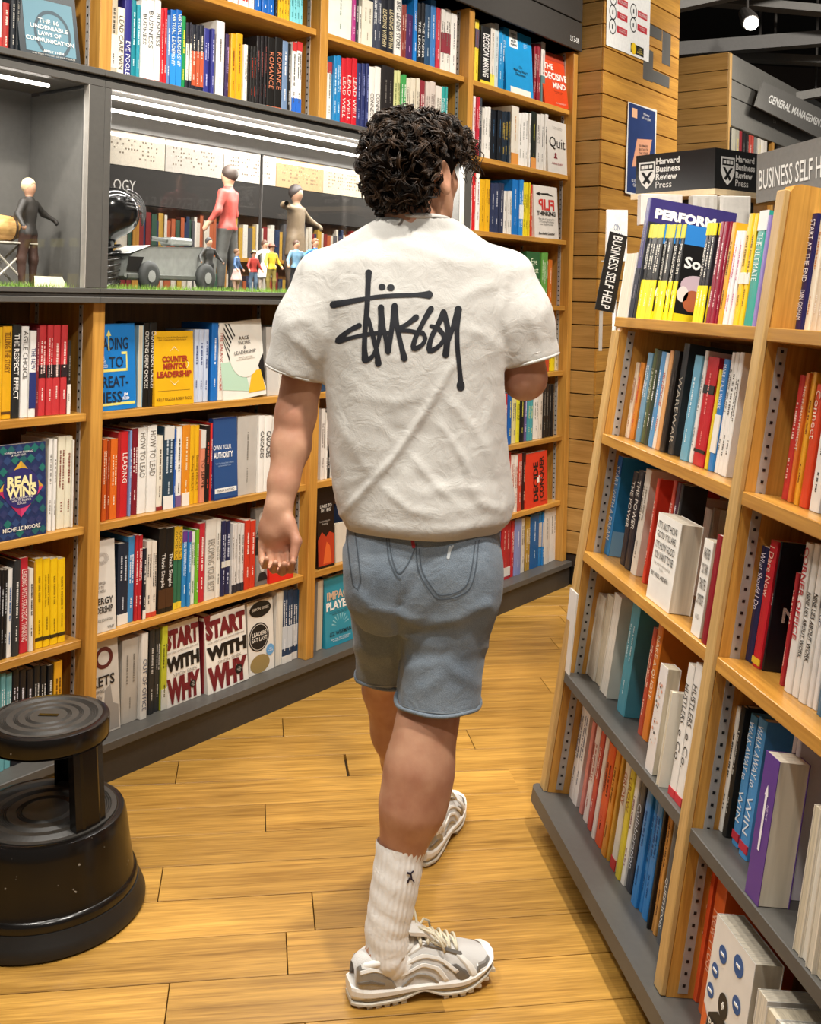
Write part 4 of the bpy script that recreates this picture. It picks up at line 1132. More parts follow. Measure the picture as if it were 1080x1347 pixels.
# ---- bay behind the man, glimpses beside him
shelf_row(WALL, ZC, 1.0485, -60, DP, 'bay behind the man, first shelf under cabinet', [
 '120 180 -220|2a4a6a|navy spine|~|d8e0e8|n2', '180 260 -210|d8d0c4|white spine|~|6a645c|n2', '260 330 -200|8a2a2a|maroon spine|~|e8d0c8|n2',
])
shelf_row(WALL, ZC, .7315, 270, DP, 'bay behind the man, second shelf under cabinet', [
 '126 146 70|e8e2da|white spine|~|8a7a70', '146 160 90|ece8e0|slim white spine|~|8a7a70', '160 174 78|1c1a1a|black spine|~|e0dcd4', '174 200 75|e4e0d8|white spine|~|2a2624', '200 300 80|8a9aa8|grey spine|~|e8ecf0|n3',
])
shelf_row(WALL, ZC, .4155, 690, DP, 'bay behind the man, third shelf under cabinet', [
 '114 198 468|1c1210|black cover with glowing orange foot|ember||F T3 t.02 r-.01', '202 262 650|ddd4c4|cream cover with dark band|||F T3 t.02', '264 330 560|3a4a6a|slate spine|~|d8e0e8|n2',
])
shelf_row(WALL, ZC, .1205, 1150, DP, 'bay behind the man, plinth shelf', [
 '104 132 940|bcb8b0|grey page-edge book|||P', '130 160 920|17181c|black spine with white capitals|IMPACT PLAYERS@.35-.92|d8d4cc', '152 300 915|2c93ac|turquoise cover with tan and white capitals|impact||F T4 t.02 r-.012', '304 380 920|c8bca8|tan spine|~|5a4a38|n2',
])
# ------------------------------------------------------------------ books on the leaning bookcase in the foreground
YD, ZD = (0, 1, 0), (0, 0, 1)
def side_text(o, s, y, z, w, h, t, colr, bold=0.0):
    lettering(o, s, (t + .0006, y, z), YD, ZD, w, h, INK(colr), 'title', bold)
def side_rect(o, y0, y1, z0, z1, t, colr, lay=1):
    MB().box(t, t + .0003 * lay, y0, y1, z0, z1).build('print_block', INK(colr), o)
def side_disc(o, y, z, ry, rz, t, colr, lay=2):
    MB().add([(t + .0003 * lay, y + ry * math.cos(2 * math.pi * i / 24), z + rz * math.sin(2 * math.pi * i / 24)) for i in range(24)], [tuple(range(24))]).build('print_disc', INK(colr), o)
def s_so(o, t, D, h):
    side_rect(o, .003, D - .002, h * .80, h, t, '2a86d8'); side_rect(o, .003, D - .002, 0, h * .10, t, 'f0d818')
    side_text(o, 'Social', D * .40, h * .62, D * .66, h * .12, t, 'f4f4f0', .03)
    side_disc(o, D * .32, h * .40, D * .26, h * .10, t, 'c9b4c0', 2); side_disc(o, D * .30, h * .24, D * .16, h * .11, t, 'b0603c', 3); side_disc(o, D * .12, h * .30, D * .1, h * .08, t, 'e8e0dc', 3)
SIDE['so'] = s_so
def s_maroon(o, t, D, h): side_rect(o, .02, D - .01, h * .2, h * .9, t, 'd8a83a')
SIDE['yellowcover'] = s_maroon
def s_black(o, t, D, h):
    side_text(o, 'S', D * .2, h * .8, D * .2, h * .08, t, 'c8bca8'); side_text(o, 'm', D * .3, h * .5, D * .3, h * .09, t, 'e8e0d0', .03)
SIDE['black'] = s_black
def s_blue(o, t, D, h): side_rect(o, .004, D - .003, 0, h * .25, t, '7fb0d8')
SIDE['blue'] = s_blue
def s_memo(o, t, D, h):
    side_text(o, 'The', D * .42, h * .56, D * .3, h * .06, t, 'f0ece4'); side_text(o, 'Memo', D * .5, h * .44, D * .72, h * .12, t, 'f0ece4', .02)
    side_text(o, 'JOHN', D * .42, h * .15, D * .46, h * .05, t, 'f0ece4', .02); side_disc(o, D * .7, h * .62, D * .12, h * .05, t, 'c8a890', 2)
    side_text(o, 'Nine rules for leaders', D * .5, h * .92, D * .6, h * .02, t, '8a867c')
SIDE['memo'] = s_memo
def s_fs(o, t, D, h):
    side_text(o, 'F', D * .62, h * .58, D * .16, h * .08, t, '1c3038'); side_text(o, 'SU', D * .5, h * .10, D * .26, h * .05, t, '1c3038', .02)
SIDE['fs'] = s_fs
def s_hustle(o, t, D, h): side_disc(o, D * .6, h * .42, D * .1, h * .05, t, '2a2624', 2)
SIDE['ring'] = s_hustle
def c_notgood(o, w, h):
    for k, s in enumerate(("IT'S NOT HOW", 'GOOD YOU ARE,', "IT'S HOW GOOD", 'YOU WANT TO BE')):
        art_text(o, s, w * .5, h * (.88 - .115 * k), w * .8, h * .088, '3a3836', .01)
    art_text(o, "The world's bestselling\nbook", w * .48, h * .42, w * .7, h * .08, '8a867e')
    art_text(o, 'BY PAUL ARDEN', w * .45, h * .31, w * .7, h * .05, '4a4640', .02)
COVERS['notgood'] = c_notgood
def c_whatever(o, w, h):
    for k, s in enumerate(('WHATEVER', 'YOU THINK', 'THINK THE', 'OPPOSITE')):
        art_text(o, s, w * .55, h * (.86 - .16 * k), w * .72, h * .11, '4a4844', .02)
    art_text(o, 'PAUL ARDEN', w * .5, h * .2, w * .4, h * .05, '6a665e')
COVERS['whatever'] = c_whatever
def c_positive(o, w, h):
    bl = '2f5a98'
    for cx_, cz_, r_ in ((.28, .80, .10), (.66, .86, .12), (.16, .64, .085), (.74, .62, .10), (.12, .48, .085), (.80, .36, .09)):
        art_disc(o, w * cx_, h * cz_, w * r_, bl, 2); art_rect(o, w * (cx_ - .05), w * (cx_ + .05), h * cz_ - h * .008, h * cz_ + h * .008, 'f2f0ea', lay=5)
    art_disc(o, w * .46, h * .50, w * .12, '2c2824', 3, rz=h * .085)
    art_poly(o, [(w * .12, h * .02), (w * .84, h * .02), (w * .78, h * .34), (w * .58, h * .42), (w * .36, h * .42), (w * .16, h * .34)], '2c2824', 3)
    art_rect(o, w * .43, w * .49, h * .49, h * .51, 'f2f0ea', lay=6); art_rect(o, w * .45, w * .47, h * .475, h * .525, 'f2f0ea', lay=6)
    art_poly(o, [(.001, h * .02), (w * .12, h * .02), (w * .14, h * .3), (.001, h * .36)], 'dd6a2c', 3)
    art_text(o, 'POSITIVE', w * .48, h * .30, w * .52, h * .06, 'f2eee4', .02, 8)
    art_text(o, 'INTELLIGENCE', w * .48, h * .225, w * .66, h * .06, 'f2eee4', .02, 8)
COVERS['positive'] = c_positive
def c_purple(o, w, h):
    art_poly(o, [(w * .42, h * .34), (w * .56, h * .34), (w * .56, h * .72), (w * .42, h * .72)], 'f0ecf2', 2)
    art_poly(o, [(w * .36, h * .72), (w * .62, h * .72), (w * .50, h * .80)], 'f0ecf2', 2)
    art_text(o, 'NEXT', w * .74, h * .62, h * .14, w * .12, 'cbbcdc', 0, 4, xd=(0, 0, -1), yd=(1, 0, 0))
COVERS['purple'] = c_purple
def c_pe(o, w, h):
    art_rect(o, w * .02, w * .6, h * .02, h * .40, '1c2430'); art_text(o, 'PERFORM', w * .48, h * .84, w * .8, h * .13, 'f2f0ea', .06)
    art_disc(o, w * .2, h * .64, w * .1, '2f6a8a', 2)
COVERS['pe'] = c_pe
def c_blotch(o, w, h):
    rr = random.Random(8)
    for i in range(26):
        art_disc(o, w * rr.uniform(.2, .8), h * rr.uniform(.25, .85), w * rr.uniform(.03, .09), rr.choice(['2a2624', 'd8967a', '4a4640', 'e0b8a0']), 2 + i % 3)
COVERS['blotch'] = c_blotch
def s_pe(o, t, D, h):
    side_rect(o, .004, D - .003, h * .02, h * .46, t, '1c2430'); side_text(o, 'PERFORM', D * .42, h * .88, D * .7, h * .085, t, 'f2f0ea', .06); side_disc(o, D * .1, h * .66, D * .05, h * .08, t, '2f6a8a', 2)
SIDE['pe'] = s_pe
ZG0 = (780, 230, 3.6); ZG1 = (780, 420, 3.6); ZG2 = (740, 580, 4.5); ZG3 = (700, 740, 4.153); ZG4 = (700, 900, 3.0135); ZH2 = (920, 640, 4.21); ZH3 = (860, 900, 3.0135)
GDP = .062
shelf_row(GON, ZG0, 1.2585, 430, GDP, 'leaning bookcase, far bay, top shelf', [
 '150 200 370|e4e0d8|white page-edge book|||P D.12', '206 226 200|3a3270|tall purple hardback|~|8a8690|D.25 h.335 Spe b:0:.42:1c2030', '227 231 220|2a2c34|slim black spine||', '232 412 235|1b1a1a|black spine with yellow foot|~|f0ece0|n7 b:0:.42:f0dc18 b:.86:1:d8d048 Sso',
 '512 572 228|1e1c22|black spine with yellow foot|~|f0ece0|n4 b:0:.38:f0dc18 b:.88:1:f0dc18', '572 624 222|8a1c34|maroon spine|~|f0d8d8|n3 Syellowcover', '628 648 225|e0a428|amber spine|~|6a4a10', '650 692 265|ece6e6|slim white spine|~|c85a8a|n4', '700 746 182|ecc21c|yellow spine|~|7a5a10|n2 b:.38:.48:e8e4dc', '752 792 168|2a9a8c|teal spine with white top|THE ULTIMATE@.4-.8|e8f4f0|b:.83:1:e8e8e4', '792 806 190|8a7ab8|slim lavender spine',
], tiltpx=.18)
shelf_row(GON, ZG1, .9485, (330, .25), GDP, 'leaning bookcase, far bay, second shelf', [
 '152 192 205|ecdcc4|cream spine|~|a8622c|n3', '194 216 205|d8862c|orange spine|~|c83050', '224 246 160|6f9ab4|grey-blue spine|~|e0e8ec', '246 266 140|55603c|olive spine|~|d8d8c0', '266 286 150|26382c|dark green spine|~|e8e8e0', '286 306 155|5a96c8|light blue spine|~|f0f0f0', '308 322 160|e8e0d4|slim white spine|~|c0442c', '324 340 150|d8a066|tan spine', '342 366 150|1a1614|black spine|~|4a4440|Sblack', '382 408 115|2b2e30|charcoal spine|WAREWAR@.1-.7|a8a090', '440 474 172|6aa8c4|light blue spine|~|e4f0f4', '478 500 150|e6e2de|white spine|~|8a8680', '502 552 180|bd1c28|red spine with black bands|~|e89088|b:.66:.74:181414 b:.12:.15:181414 H', '560 574 240|e4c828|slim yellow spine', '576 600 190|2a7cc4|blue spine with white half|MAKE IT ALL WORK@.55-.95|f0f4f8|b:.16:.5:ece8e0', '604 664 158|efece6|white spine with black capitals|~|5a5650|n3',
], tiltpx=.18)
shelf_row(GON, ZG2, .6375, (260, .69), GDP, 'leaning bookcase, far bay, third shelf', [
 '212 246 78|ece8e0|white spine|~|4a4a44', '248 268 92|c82c28|red spine with yellow foot|~|f4dcd0|b:0:.38:ecc81c', '270 300 92|2f84c4|blue spine with pale letters|START WITH A DREAM@.15-.9|e8f0f8|b:.8:1:1b5fa8 Sblue', '366 392 185|1b1e2a|black spine with white capitals|THE POWER@.4-.9|e4e0d8', '394 424 178|1b1e2a|black spine with white capitals|THE POWER@.4-.9|e4e0d8', '430 462 168|dcd6ca|pale spine|~|8a8478', '500 530 225|d8402c|red spine|~|f4d8c8|n2', '590 606 235|c84a38|slim red spine|~|f0d8c8|D.06', '612 632 250|4a2238|plum spine with white bars|~|e8dce0|D.06', '634 648 260|2a2a2c|slim black spine|~|8a867c|D.06',
], tiltpx=.16)
shelf_row(GON, ZG2, .6375, (380, .60), .012, 'leaning bookcase, far bay, front of third shelf', ['528 664 420|efece4|white grey-lettered cover|notgood||F T0 t.05 h.19', '800 850 520|efece4|white cover with dark lettering blocks|whatever||F T0 t.045 h.19', '860 890 560|8a1424|dark red hardback||', '893 908 590|8f9096|slim grey paperback||'], tiltpx=.16)
shelf_row(GON, ZG2, .6375, (300, .40), .16, 'leaning bookcase, far bay, back of third shelf', ['690 800 330|e6e2da|white page-edge book|||P n2', '806 900 400|dedad2|white page-edge book|||P n2'], tiltpx=.16)
shelf_row(GON, ZG3, .3185, (230, .9), GDP, 'leaning bookcase, far bay, fourth shelf', [
 '270 425 180|ece6d8|cream page-edge book|||P n4 D.17', '478 520 215|4f9db0|turquoise spine|~|d8ecf0|Sfs', '596 616 360|b8482c|rust spine|~|f0d0b8', '618 646 340|dd7e28|orange spine with pale capitals|MAKE A QUOTE@.35-.9|f4e4c8', '790 822 560|eae6e0|white spine with script lettering|HUSTLERS@.55-.85;e Co.@.25-.5|2a2826|Sring b:.0:.06:c8343c r-.045', '826 862 560|eae6e0|white spine with script lettering|HUSTLERS@.55-.85;e Co.@.25-.5|2a2826|Sring b:.0:.06:c8343c r-.045',
], tiltpx=.16)
shelf_row(GON, ZG3, .3185, (180, .85), .008, 'leaning bookcase, far bay, front of fourth shelf', ['196 236 140|e9e6e2|white paperback with curling cover|||F T-3 t.004 h.21', '672 712 510|e4deda|white cover with dark and pink blotches|blotch||F T0 t.03 h.22', '738 752 600|dcd6c8|cream page-edge book|||P h.19 D.12'], tiltpx=.16)
shelf_row(GON, ZG4, .0005, (75, 1.36), GDP, 'leaning bookcase, far bay, base shelf', [
 '134 194 60|ece4de|white spine with grey print|~|7a7a84|n4', '206 216 150|d88478|slim pink spine', '222 238 160|e6d4cc|pale pink spine|~|b85a48', '240 254 170|cc4a38|red spine|~|f0d0c4', '258 270 200|e8dad0|slim white spine', '272 296 240|e2541c|bright orange spine|~|5a1c10', '298 314 260|dd8e28|amber spine|~|7a4a10', '316 328 270|d8a034|ochre spine', '336 354 310|e6dfd0|white spine with brown capitals|GROW@.6-.9|a8521c|b:.0:.1:c8342c', '356 372 330|d8c434|yellow spine with brown capitals|GROW@.6-.9|8a521c', '376 390 360|e2ded6|slim white spine|~|8a5a5a', '392 416 390|2a2e38|dark slate spine|Collaboration@.2-.8|c8ccd4', '420 482 420|2d7cc0|bright blue spine|~|1a4a80|n3', '486 492 440|1a1a1c|slim black spine', '500 518 480|cf944c|tan spine|~|5a3a1c|n2', '524 540 500|55585c|grey spine with white capitals|QUESTIONS@.1-.5|e8e6e0', '542 556 520|5a5d60|grey spine with white capitals|QUESTIONS@.1-.5|e8e6e0', '558 570 540|3f78b4|blue spine',
], tiltpx=.16)
shelf_row(GON, ZG0, 1.2585, 450, GDP, 'leaning bookcase, near bay, top shelf', ['992 1026 182|211d56|navy spine with white capitals|START AT THE END@.42-.95;DAN GIGHAM@.1-.35|f0eef4', '1030 1062 190|e6dcc8|cream spine|~|c88a5a', '1066 1120 185|d8c8b0|tan spine|~|f0e8dc|n2', '1124 1200 180|4a5a6a|slate spine|~|e0e4e8|n2'], tiltpx=.18)
shelf_row(GON, ZG1, .9485, (300, .28), GDP, 'leaning bookcase, near bay, second shelf', ['932 958 265|c83430|red spine|~|f4d0c4|n1', '960 976 255|e0762c|orange spine with white capitals|THE HUMAN MOMENT@.4-.9|f4e4d4', '978 1010 252|eaa628|amber spine|~|8a4a18|n2', '1016 1052 310|d8421c|red-orange spine with pale word|Connect@.55-.95|f4dcc8', '1064 1110 330|efece6|white spine|~|3a3634', '1112 1170 330|2a4a7a|blue spine|~|e0e8f0|n2', '1172 1240 330|d8d0c0|cream spine|~|6a645c|n2'], tiltpx=.18)
shelf_row(GON, ZH2, .6375, (420, .62), GDP, 'leaning bookcase, near bay, third shelf', ['300 338 335|23254c|navy spine|What Should I Do@.45-.95|e8e0f0', '340 380 300|c42230|red spine with pale lettering|I Dare Now@.55-.95|f0c8b8|b:.02:.07:e8c030', '382 404 305|15161c|black spine with white capitals|O MEMO@.4-.7|d8d4cc|Smemo H', '494 512 480|a8242c|slim dark red spine|~|e8b0a0', '520 556 315|e9e6e2|white spine with red capitals|CORNER OFFICE@.35-.97|b82a34|B', '560 596 320|e9e6e0|white spine with black capitals|NINE LIES ABOUT WORK@.25-.68|1c1a18|B', '600 636 320|e9e6e0|white spine with black capitals|NINE LIES ABOUT WORK@.25-.68|1c1a18|B', '640 700 320|e8e4e0|white spine with navy top|GO@.45-.6|1f2a5a|n2 b:.6:1:1f2a5a', '704 790 320|3a6a8a|slate blue spine|~|e0e8ec|n2'], tiltpx=.16)
shelf_row(GON, ZH3, .3185, (100, .9), GDP, 'leaning bookcase, near bay, fourth shelf', ['286 300 90|e2ded6|slim white spine|~|4a4640', '302 330 90|24221f|black spine|~|b8b4aa|n2', '338 364 125|4a92cc|sky blue spine with white capitals|WALK AWAY to@.5-.95;WIN@.15-.45|eef4f8|H b:.04:.1:c83040', '368 400 140|4a92cc|sky blue spine with white capitals|WALK AWAY to@.5-.95;WIN@.15-.45|eef4f8|H b:.04:.1:c83040', '500 530 180|e2dce4|pale lavender spine|PAINT@.5-.95|4a3a6a|n2'], tiltpx=.16)
shelf_row(GON, ZH3, .3185, (150, .95), .008, 'leaning bookcase, near bay, front of fourth shelf', ['404 458 290|5c3a8c|purple cover with a tall white arrow|purple||F T0 t.055 h.235', '600 680 330|e4dccc|cream page-edge book|||P h.22 n3', '690 780 400|dcd2c2|cream page-edge book|||P h.21 n2'], tiltpx=.16)
shelf_row(GON, ZH3, .0005, (650, 1.3), GDP, 'leaning bookcase, near bay, base shelf', ['178 214 720|e2582c|orange spine with pale script|New Proof@.5-.95|f0b89c|H', '224 262 770|de6428|orange spine with pale script|New Proof@.3-.75|f0b89c|H'], tiltpx=.16)
shelf_row(GON, ZH3, .0005, (571, 1.045), .006, 'leaning bookcase, near bay, front of base shelf', ['262 420 928|e9e6e0|white cover with dark figure and blue bubbles|positive||F T0 t.05 h.235', '440 560 1040|e2ded6|white page-edge book|||P n3 h.21'], tiltpx=.16)

# ================================================================== signs and stands behind the leaning bookcase
def vsign():
    tl, tr, br, bl = [atdepth(x, y, dd) for x, y, dd in ((802.5, 304, 2.62), (825.5, 311, 2.62), (807.5, 412, 2.62), (782.5, 407, 2.62))]
    o, xd, yd, A = quad_sign('shelf_sign', 'narrow upright black sign with white capitals in a clear holder', [tl, tr, br, bl], .004, paint('1d1b18', .35))
    lettering(o, 'BUSINESS SELF HELP', (A[0] + A[1] + A[2] + A[3]) / 4, -yd, xd, (A[0] - A[3]).length * .92, (A[1] - A[0]).length * .52, WHITE_INK, 'sign_lettering', .01, off=.001)
    nrm = xd.cross(yd)
    g = [a + nrm * .004 + (a - (A[0] + A[1] + A[2] + A[3]) / 4) * .07 for a in A]; g2 = [p + nrm * .002 for p in g]
    MB().add(g + g2, [(3, 2, 1, 0), (4, 5, 6, 7), (0, 1, 5, 4), (1, 2, 6, 5), (2, 3, 7, 6), (3, 0, 4, 7)]).build('clear_holder', M_GLASS, o)
    MB().box(-.004, .004, -.002, .002, -.05, .05).build('hanger', M_METAL, o, Matrix.Translation((A[2] + A[3]) / 2 - yd * .05))
vsign()
# grey category sign running along the top of the leaning bookcase
XS = 1.62
def atx(x, y, X0):
    v = ray(x, y); return CP + v * ((X0 - CP[0]) / v[0])
tl = atx(996, 203, XS); bl = atx(993, 268, XS)
yb = tl[1] - 1.5
zt, zb = tl[2], bl[2]
o, xd, yd, A = quad_sign('category_sign', 'large grey sign lettered BUSINESS SELF HELP above the leaning bookcase', [(XS, tl[1], zt), (XS, yb, zt), (XS, yb, zb), (XS, tl[1], zb)], .02, paint('787672', .5))
lc = atx(1000, 224, XS)
lettering(o, 'BUSINESS SELF HELP', (-.001, tl[1] - .02 - (tl[1] + yb) / 2, (zt - zb) * .46), xd, yd, .47, (zt - zb) * .40, WHITE_INK, 'sign_lettering', .008, align='L', off=.001)
for yy in (tl[1] - .25, yb + .25):
    MB().box(.006, .014, yy - .01 - (tl[1] + yb) / 2, yy + .01 - (tl[1] + yb) / 2, 1.3 - zb, .01).build('sign_post', M_METAL, o)

# publisher's stand with a black two-sided topper
TD = 3.75
pc = atdepth(941, 194, TD); pcb = atdepth(941, 248, TD)
hh_ = pc[2] - pcb[2]
a1, a2 = math.radians(-31.8), math.radians(64)
d1 = np.array([math.sin(a1), math.cos(a1), 0]); d2 = np.array([math.sin(a2), math.cos(a2), 0])
st = empty('publisher_stand', loc=(pc[0], pc[1], 0)); tag(st, 'freestanding publisher display with black topper and white crest lettering', 'display stand')
def prism(pts, z0, z1, name, mt):
    n_ = len(pts)
    MB().add([(p[0], p[1], z0) for p in pts] + [(p[0], p[1], z1) for p in pts], [tuple(range(n_))[::-1], tuple(range(n_, 2 * n_))] + [(i, (i + 1) % n_, (i + 1) % n_ + n_, i + n_) for i in range(n_)]).build(name, mt, st)
L1, L2 = .35, .46
fp = [d1 * L1, np.zeros(3), d2 * L2, d2 * L2 + d1 * L1]
prism([fp[1], fp[2], fp[3], fp[0]], pcb[2], pc[2], 'topper', paint('151413', .3))
gr = lambda k: [fp[1] - (d1 + d2) * k, fp[2] + (d2 - d1) * k, fp[3] + (d1 + d2) * k, fp[0] + (d1 - d2) * k]
prism(gr(.012), pcb[2] - .022, pcb[2] - .0005, 'light_trim', paint('e0c8a0', .4))
prism(gr(-.03), 0, pcb[2] - .14, 'stand_body', M_OAKZ)
prism(gr(-.10), pcb[2] - .1395, pcb[2] - .0225, 'neck', M_BLACK)
def shield(org, xd_, L_, sc):
    def P(u, v): return Vector(org) + Vector(xd_) * u * sc + Vector((0, 0, 1)) * v * sc + Vector(np.cross(xd_, ZV)) * .0015
    def poly(pts, name, mt, lift=0):
        q = [P(*p) + Vector(np.cross(xd_, ZV)) * lift for p in pts]; MB().add(q, [tuple(range(len(q)))]).build(name, mt, st)
    poly([(-.42, .5), (-.42, -.1), (-.25, -.42), (0, -.62), (.25, -.42), (.42, -.1), (.42, .5)], 'crest', WHITE_INK)
    poly([(-.34, .42), (-.34, .16), (.34, .16), (.34, .42)], 'crest_mark', BLACK_INK, .0006)
    for k in (-1, 0, 1):
        poly([(k * .2 - .08, .36), (k * .2 - .08, .22), (k * .2 + .08, .22), (k * .2 + .08, .36)], 'crest_mark', WHITE_INK, .0012)
    for s_ in (1, -1):
        poly([(-.3 * s_, .08), (-.16 * s_, .08), (.22 * s_, -.36), (.1 * s_, -.44)][::s_], 'crest_mark', BLACK_INK, .0006)
for (dirv, L_, flip) in ((-d1, L1, True), (d2, L2, False)):
    dv_ = dirv
    base = (fp[0] if flip else fp[1]) + np.array([0, 0, (pc[2] + pcb[2]) / 2])
    cr = base + dv_ * (L_ * (.15 if flip else .15))
    shield(cr, dv_, L_, hh_ * .62)
    tb = base + dv_ * (L_ * (.27 if flip else .245)) + np.cross(dv_, ZV) * .0012
    for k, s in enumerate(('Harvard', 'Business', 'Review', 'Press')):
        lettering(st, s, tb + np.array([0, 0, hh_ * (.30 - .20 * k)]), dv_, (0, 0, 1), .13, hh_ * .165, WHITE_INK, 'topper_lettering', .03 if k < 3 else 0, align='L', keep=True)
# boxed sets and books on the stand below the topper
for k, (x0, x1, y0, y1, cl, lb) in enumerate([(842, 898, 262, 320, 'e4dcd4', 'pale boxed set on the publisher stand, leftmost under topper'), (910, 944, 258, 330, 'd6d2ca', 'grey multi-spine set on the publisher stand under topper corner'), (946, 988, 258, 330, 'e9e5dd', 'white boxed set on the publisher stand, right of topper corner')]):
    c0, c1 = atdepth(x0, y1, 3.70), atdepth(x1, y0, 3.70)
    bx = empty('box_set', loc=(c0[0], c0[1], pcb[2] - .14)); tag(bx, lb, 'box set')
    dx_ = c1 - c0; w_ = math.hypot(dx_[0], dx_[1]); an = math.atan2(dx_[1], dx_[0]); hb = pcb[2] - .03 - (pcb[2] - .14)
    bx.rotation_euler = (0, 0, an)
    MB().cbox(0, w_, 0, .06, .0005, hb, .002).build('slipcase', paint(cl, .5), bx)
    for i in range(6 if k == 1 else 1):
        MB().box(w_ * (i + .1) / (6 if k == 1 else 1), w_ * (i + .9) / (6 if k == 1 else 1), -.001, -.0002, hb * .1, hb * .92).build('spine', paint(['dcd8d0', 'cfcac0'][i % 2], .5), bx)
# little white book standing beyond the end of the leaning bookcase
wb = empty('book'); wb.location = atdepth(806, 330, 3.3); tag(wb, 'small white paperback standing behind the upright black sign', 'book')
wb.rotation_euler = (0, 0, -YAW)
for b_, nm, mt in ((MB().box(-.02, .045, 0, .0015, -.03, .13).box(-.02, .045, .018, .0195, -.03, .13), 'cover', paint('e9e6e0', .4)), (MB().box(-.019, .044, .0016, .0179, -.029, .129), 'pages', M_PAPER)):
    b_.build(nm, mt, wb)
art_text(wb, 'ON\nSTORY', .012, .06, .04, .05, '5a6a8a', 0, 3)
fs_ = empty('leaflet_stand', loc=(wb.location[0], wb.location[1], 0)); fs_.rotation_euler = (0, 0, -YAW); tag(fs_, 'slim clear floor stand holding a small white paperback by the column', 'stand')
zb_ = wb.location[2] - .0305
MB().box(-.03, .055, -.004, .03, zb_ - .004, zb_).build('ledge', M_METAL, fs_)
MB().tube([(.012, .012, .012), (.012, .012, zb_ - .004)], .006, 10).build('pole', M_METAL, fs_, smooth=True)
MB().lathe([(0, 0), (.11, 0), (.11, .008), (.03, .013), (0, .013)], 28, (.012, .012, 0)).build('foot', M_GREY, fs_)
# books on the distant bookcase
frB = Frame(WALL.pt(0, FD - .012, 0), WALL.s, WALL.d, WALL.u)
ZF = (880, 0, 4.99)
def fards(): return None
shelf_row(frB, ZF, 2.192, 900, -.0, 'distant bookcase by the column', [
 '398 412 780|2a2a2c|slim black spine||', '414 440 770|9a9688|olive grey spine|~|e8c820|b:0:.28:ecc818', '440 464 780|8a8678|grey spine|~|e8c820|b:0:.28:e0821c', '466 482 820|7a1c24|dark red spine||', '484 526 830|1c1818|black spine|~|8a8680|n2', '528 560 810|a03a30|rust spine|~|e8e0d0|n2', '562 582 850|6a6a66|grey spine||', '584 606 835|b8b0a4|pale grey spine|~|e8d020|b:0:.1:e8d020 n2', '608 628 850|d8d0c4|white spine||n2', '630 648 870|c8c0b4|cream spine||', '722 740 880|2c2c2c|black spine||n2', '742 780 900|5a3a34|brown spine||n2', '790 830 920|8a2a2a|red spine||n2',
], depth=.02)
# ================================================================== rolling kick stool
SC = onz(58, 1190)
stool = empty('step_stool', loc=(SC[0], SC[1], 0)); tag(stool, 'round black two-step kick stool with scuffed enamel and rubber skirt', 'step stool')
def enamel():
    mt, N, L, B = new_mat('black_enamel')
    tc = N.new('ShaderNodeTexCoord'); n1 = N.new('ShaderNodeTexNoise'); n1.inputs['Scale'].default_value = 46; n1.inputs['Detail'].default_value = 2
    L.new(tc.outputs['Object'], n1.inputs['Vector'])
    rp = N.new('ShaderNodeValToRGB'); rp.color_ramp.elements[0].position = .735; rp.color_ramp.elements[1].position = .76
    rp.color_ramp.elements[0].color = srgb('110e0c'); rp.color_ramp.elements[1].color = srgb('8a847a')
    L.new(n1.outputs['Fac'], rp.inputs['Fac']); L.new(rp.outputs['Color'], B.inputs['Base Color'])
    B.inputs['Roughness'].default_value = .22
    return mt
M_EN = enamel()
M_RUBB = paint('35322e', .5, grain=.15, scale=30)
M_SKIRT = paint('1b1917', .45, grain=.1)
MB().lathe([(.219, .002), (.2225, .006), (.2225, .016), (.2165, .030), (.2095, .044), (.2065, .052), (.19, .052), (.19, .002), (.218, .002)], 72).build('rubber_skirt', M_SKIRT, stool, smooth=True, auto=40)
MB().lathe([(.2035, .0525), (.2035, .066), (.201, .072), (.196, .075), (.193, .085), (.186, .13), (.178, .185), (.174, .205), (.170, .213), (.162, .2155), (.155, .2145), (.155, .19), (.18, .07), (.2, .0525)], 72).build('lower_drum', M_EN, stool, smooth=True, auto=40)
def grooves(r0, z, depth=.0022, n=24):
    p = [(r0, z - .004), (r0, z)]
    rr_ = np.linspace(r0 - .002, .01, n * 2)
    for i, r_ in enumerate(rr_):
        ring = (r0 * .93 > r_ > r0 * .78) or (r0 * .66 > r_ > r0 * .56) or (r0 * .42 > r_ > r0 * .34)
        p.append((r_, z - (depth if (i % 2 and ring) else 0)))
    return p + [(.0, z)]
MB().lathe(grooves(.154, .2165, n=30), 72).build('lower_tread', M_RUBB, stool, smooth=False)
MB().lathe([(.133, .386), (.1340, .390), (.1345, .422), (.1325, .4265), (.127, .4280), (.118, .4285), (.118, .40), (.127, .384), (.134, .382)], 72).build('upper_rim', M_EN, stool, smooth=True, auto=40)
MB().lathe([(.0, .392), (.126, .392), (.126, .386), (0.0, .386)], 48).build('upper_pan', M_EN, stool)
MB().lathe(grooves(.1175, .4292, n=30), 72).build('upper_tread', M_RUBB, stool)
MB().box(-.022, .022, -.006, .006, .4292, .4306).build('tread_badge', M_EN, stool, Matrix.Rotation(-YAW, 4, 'Z'))
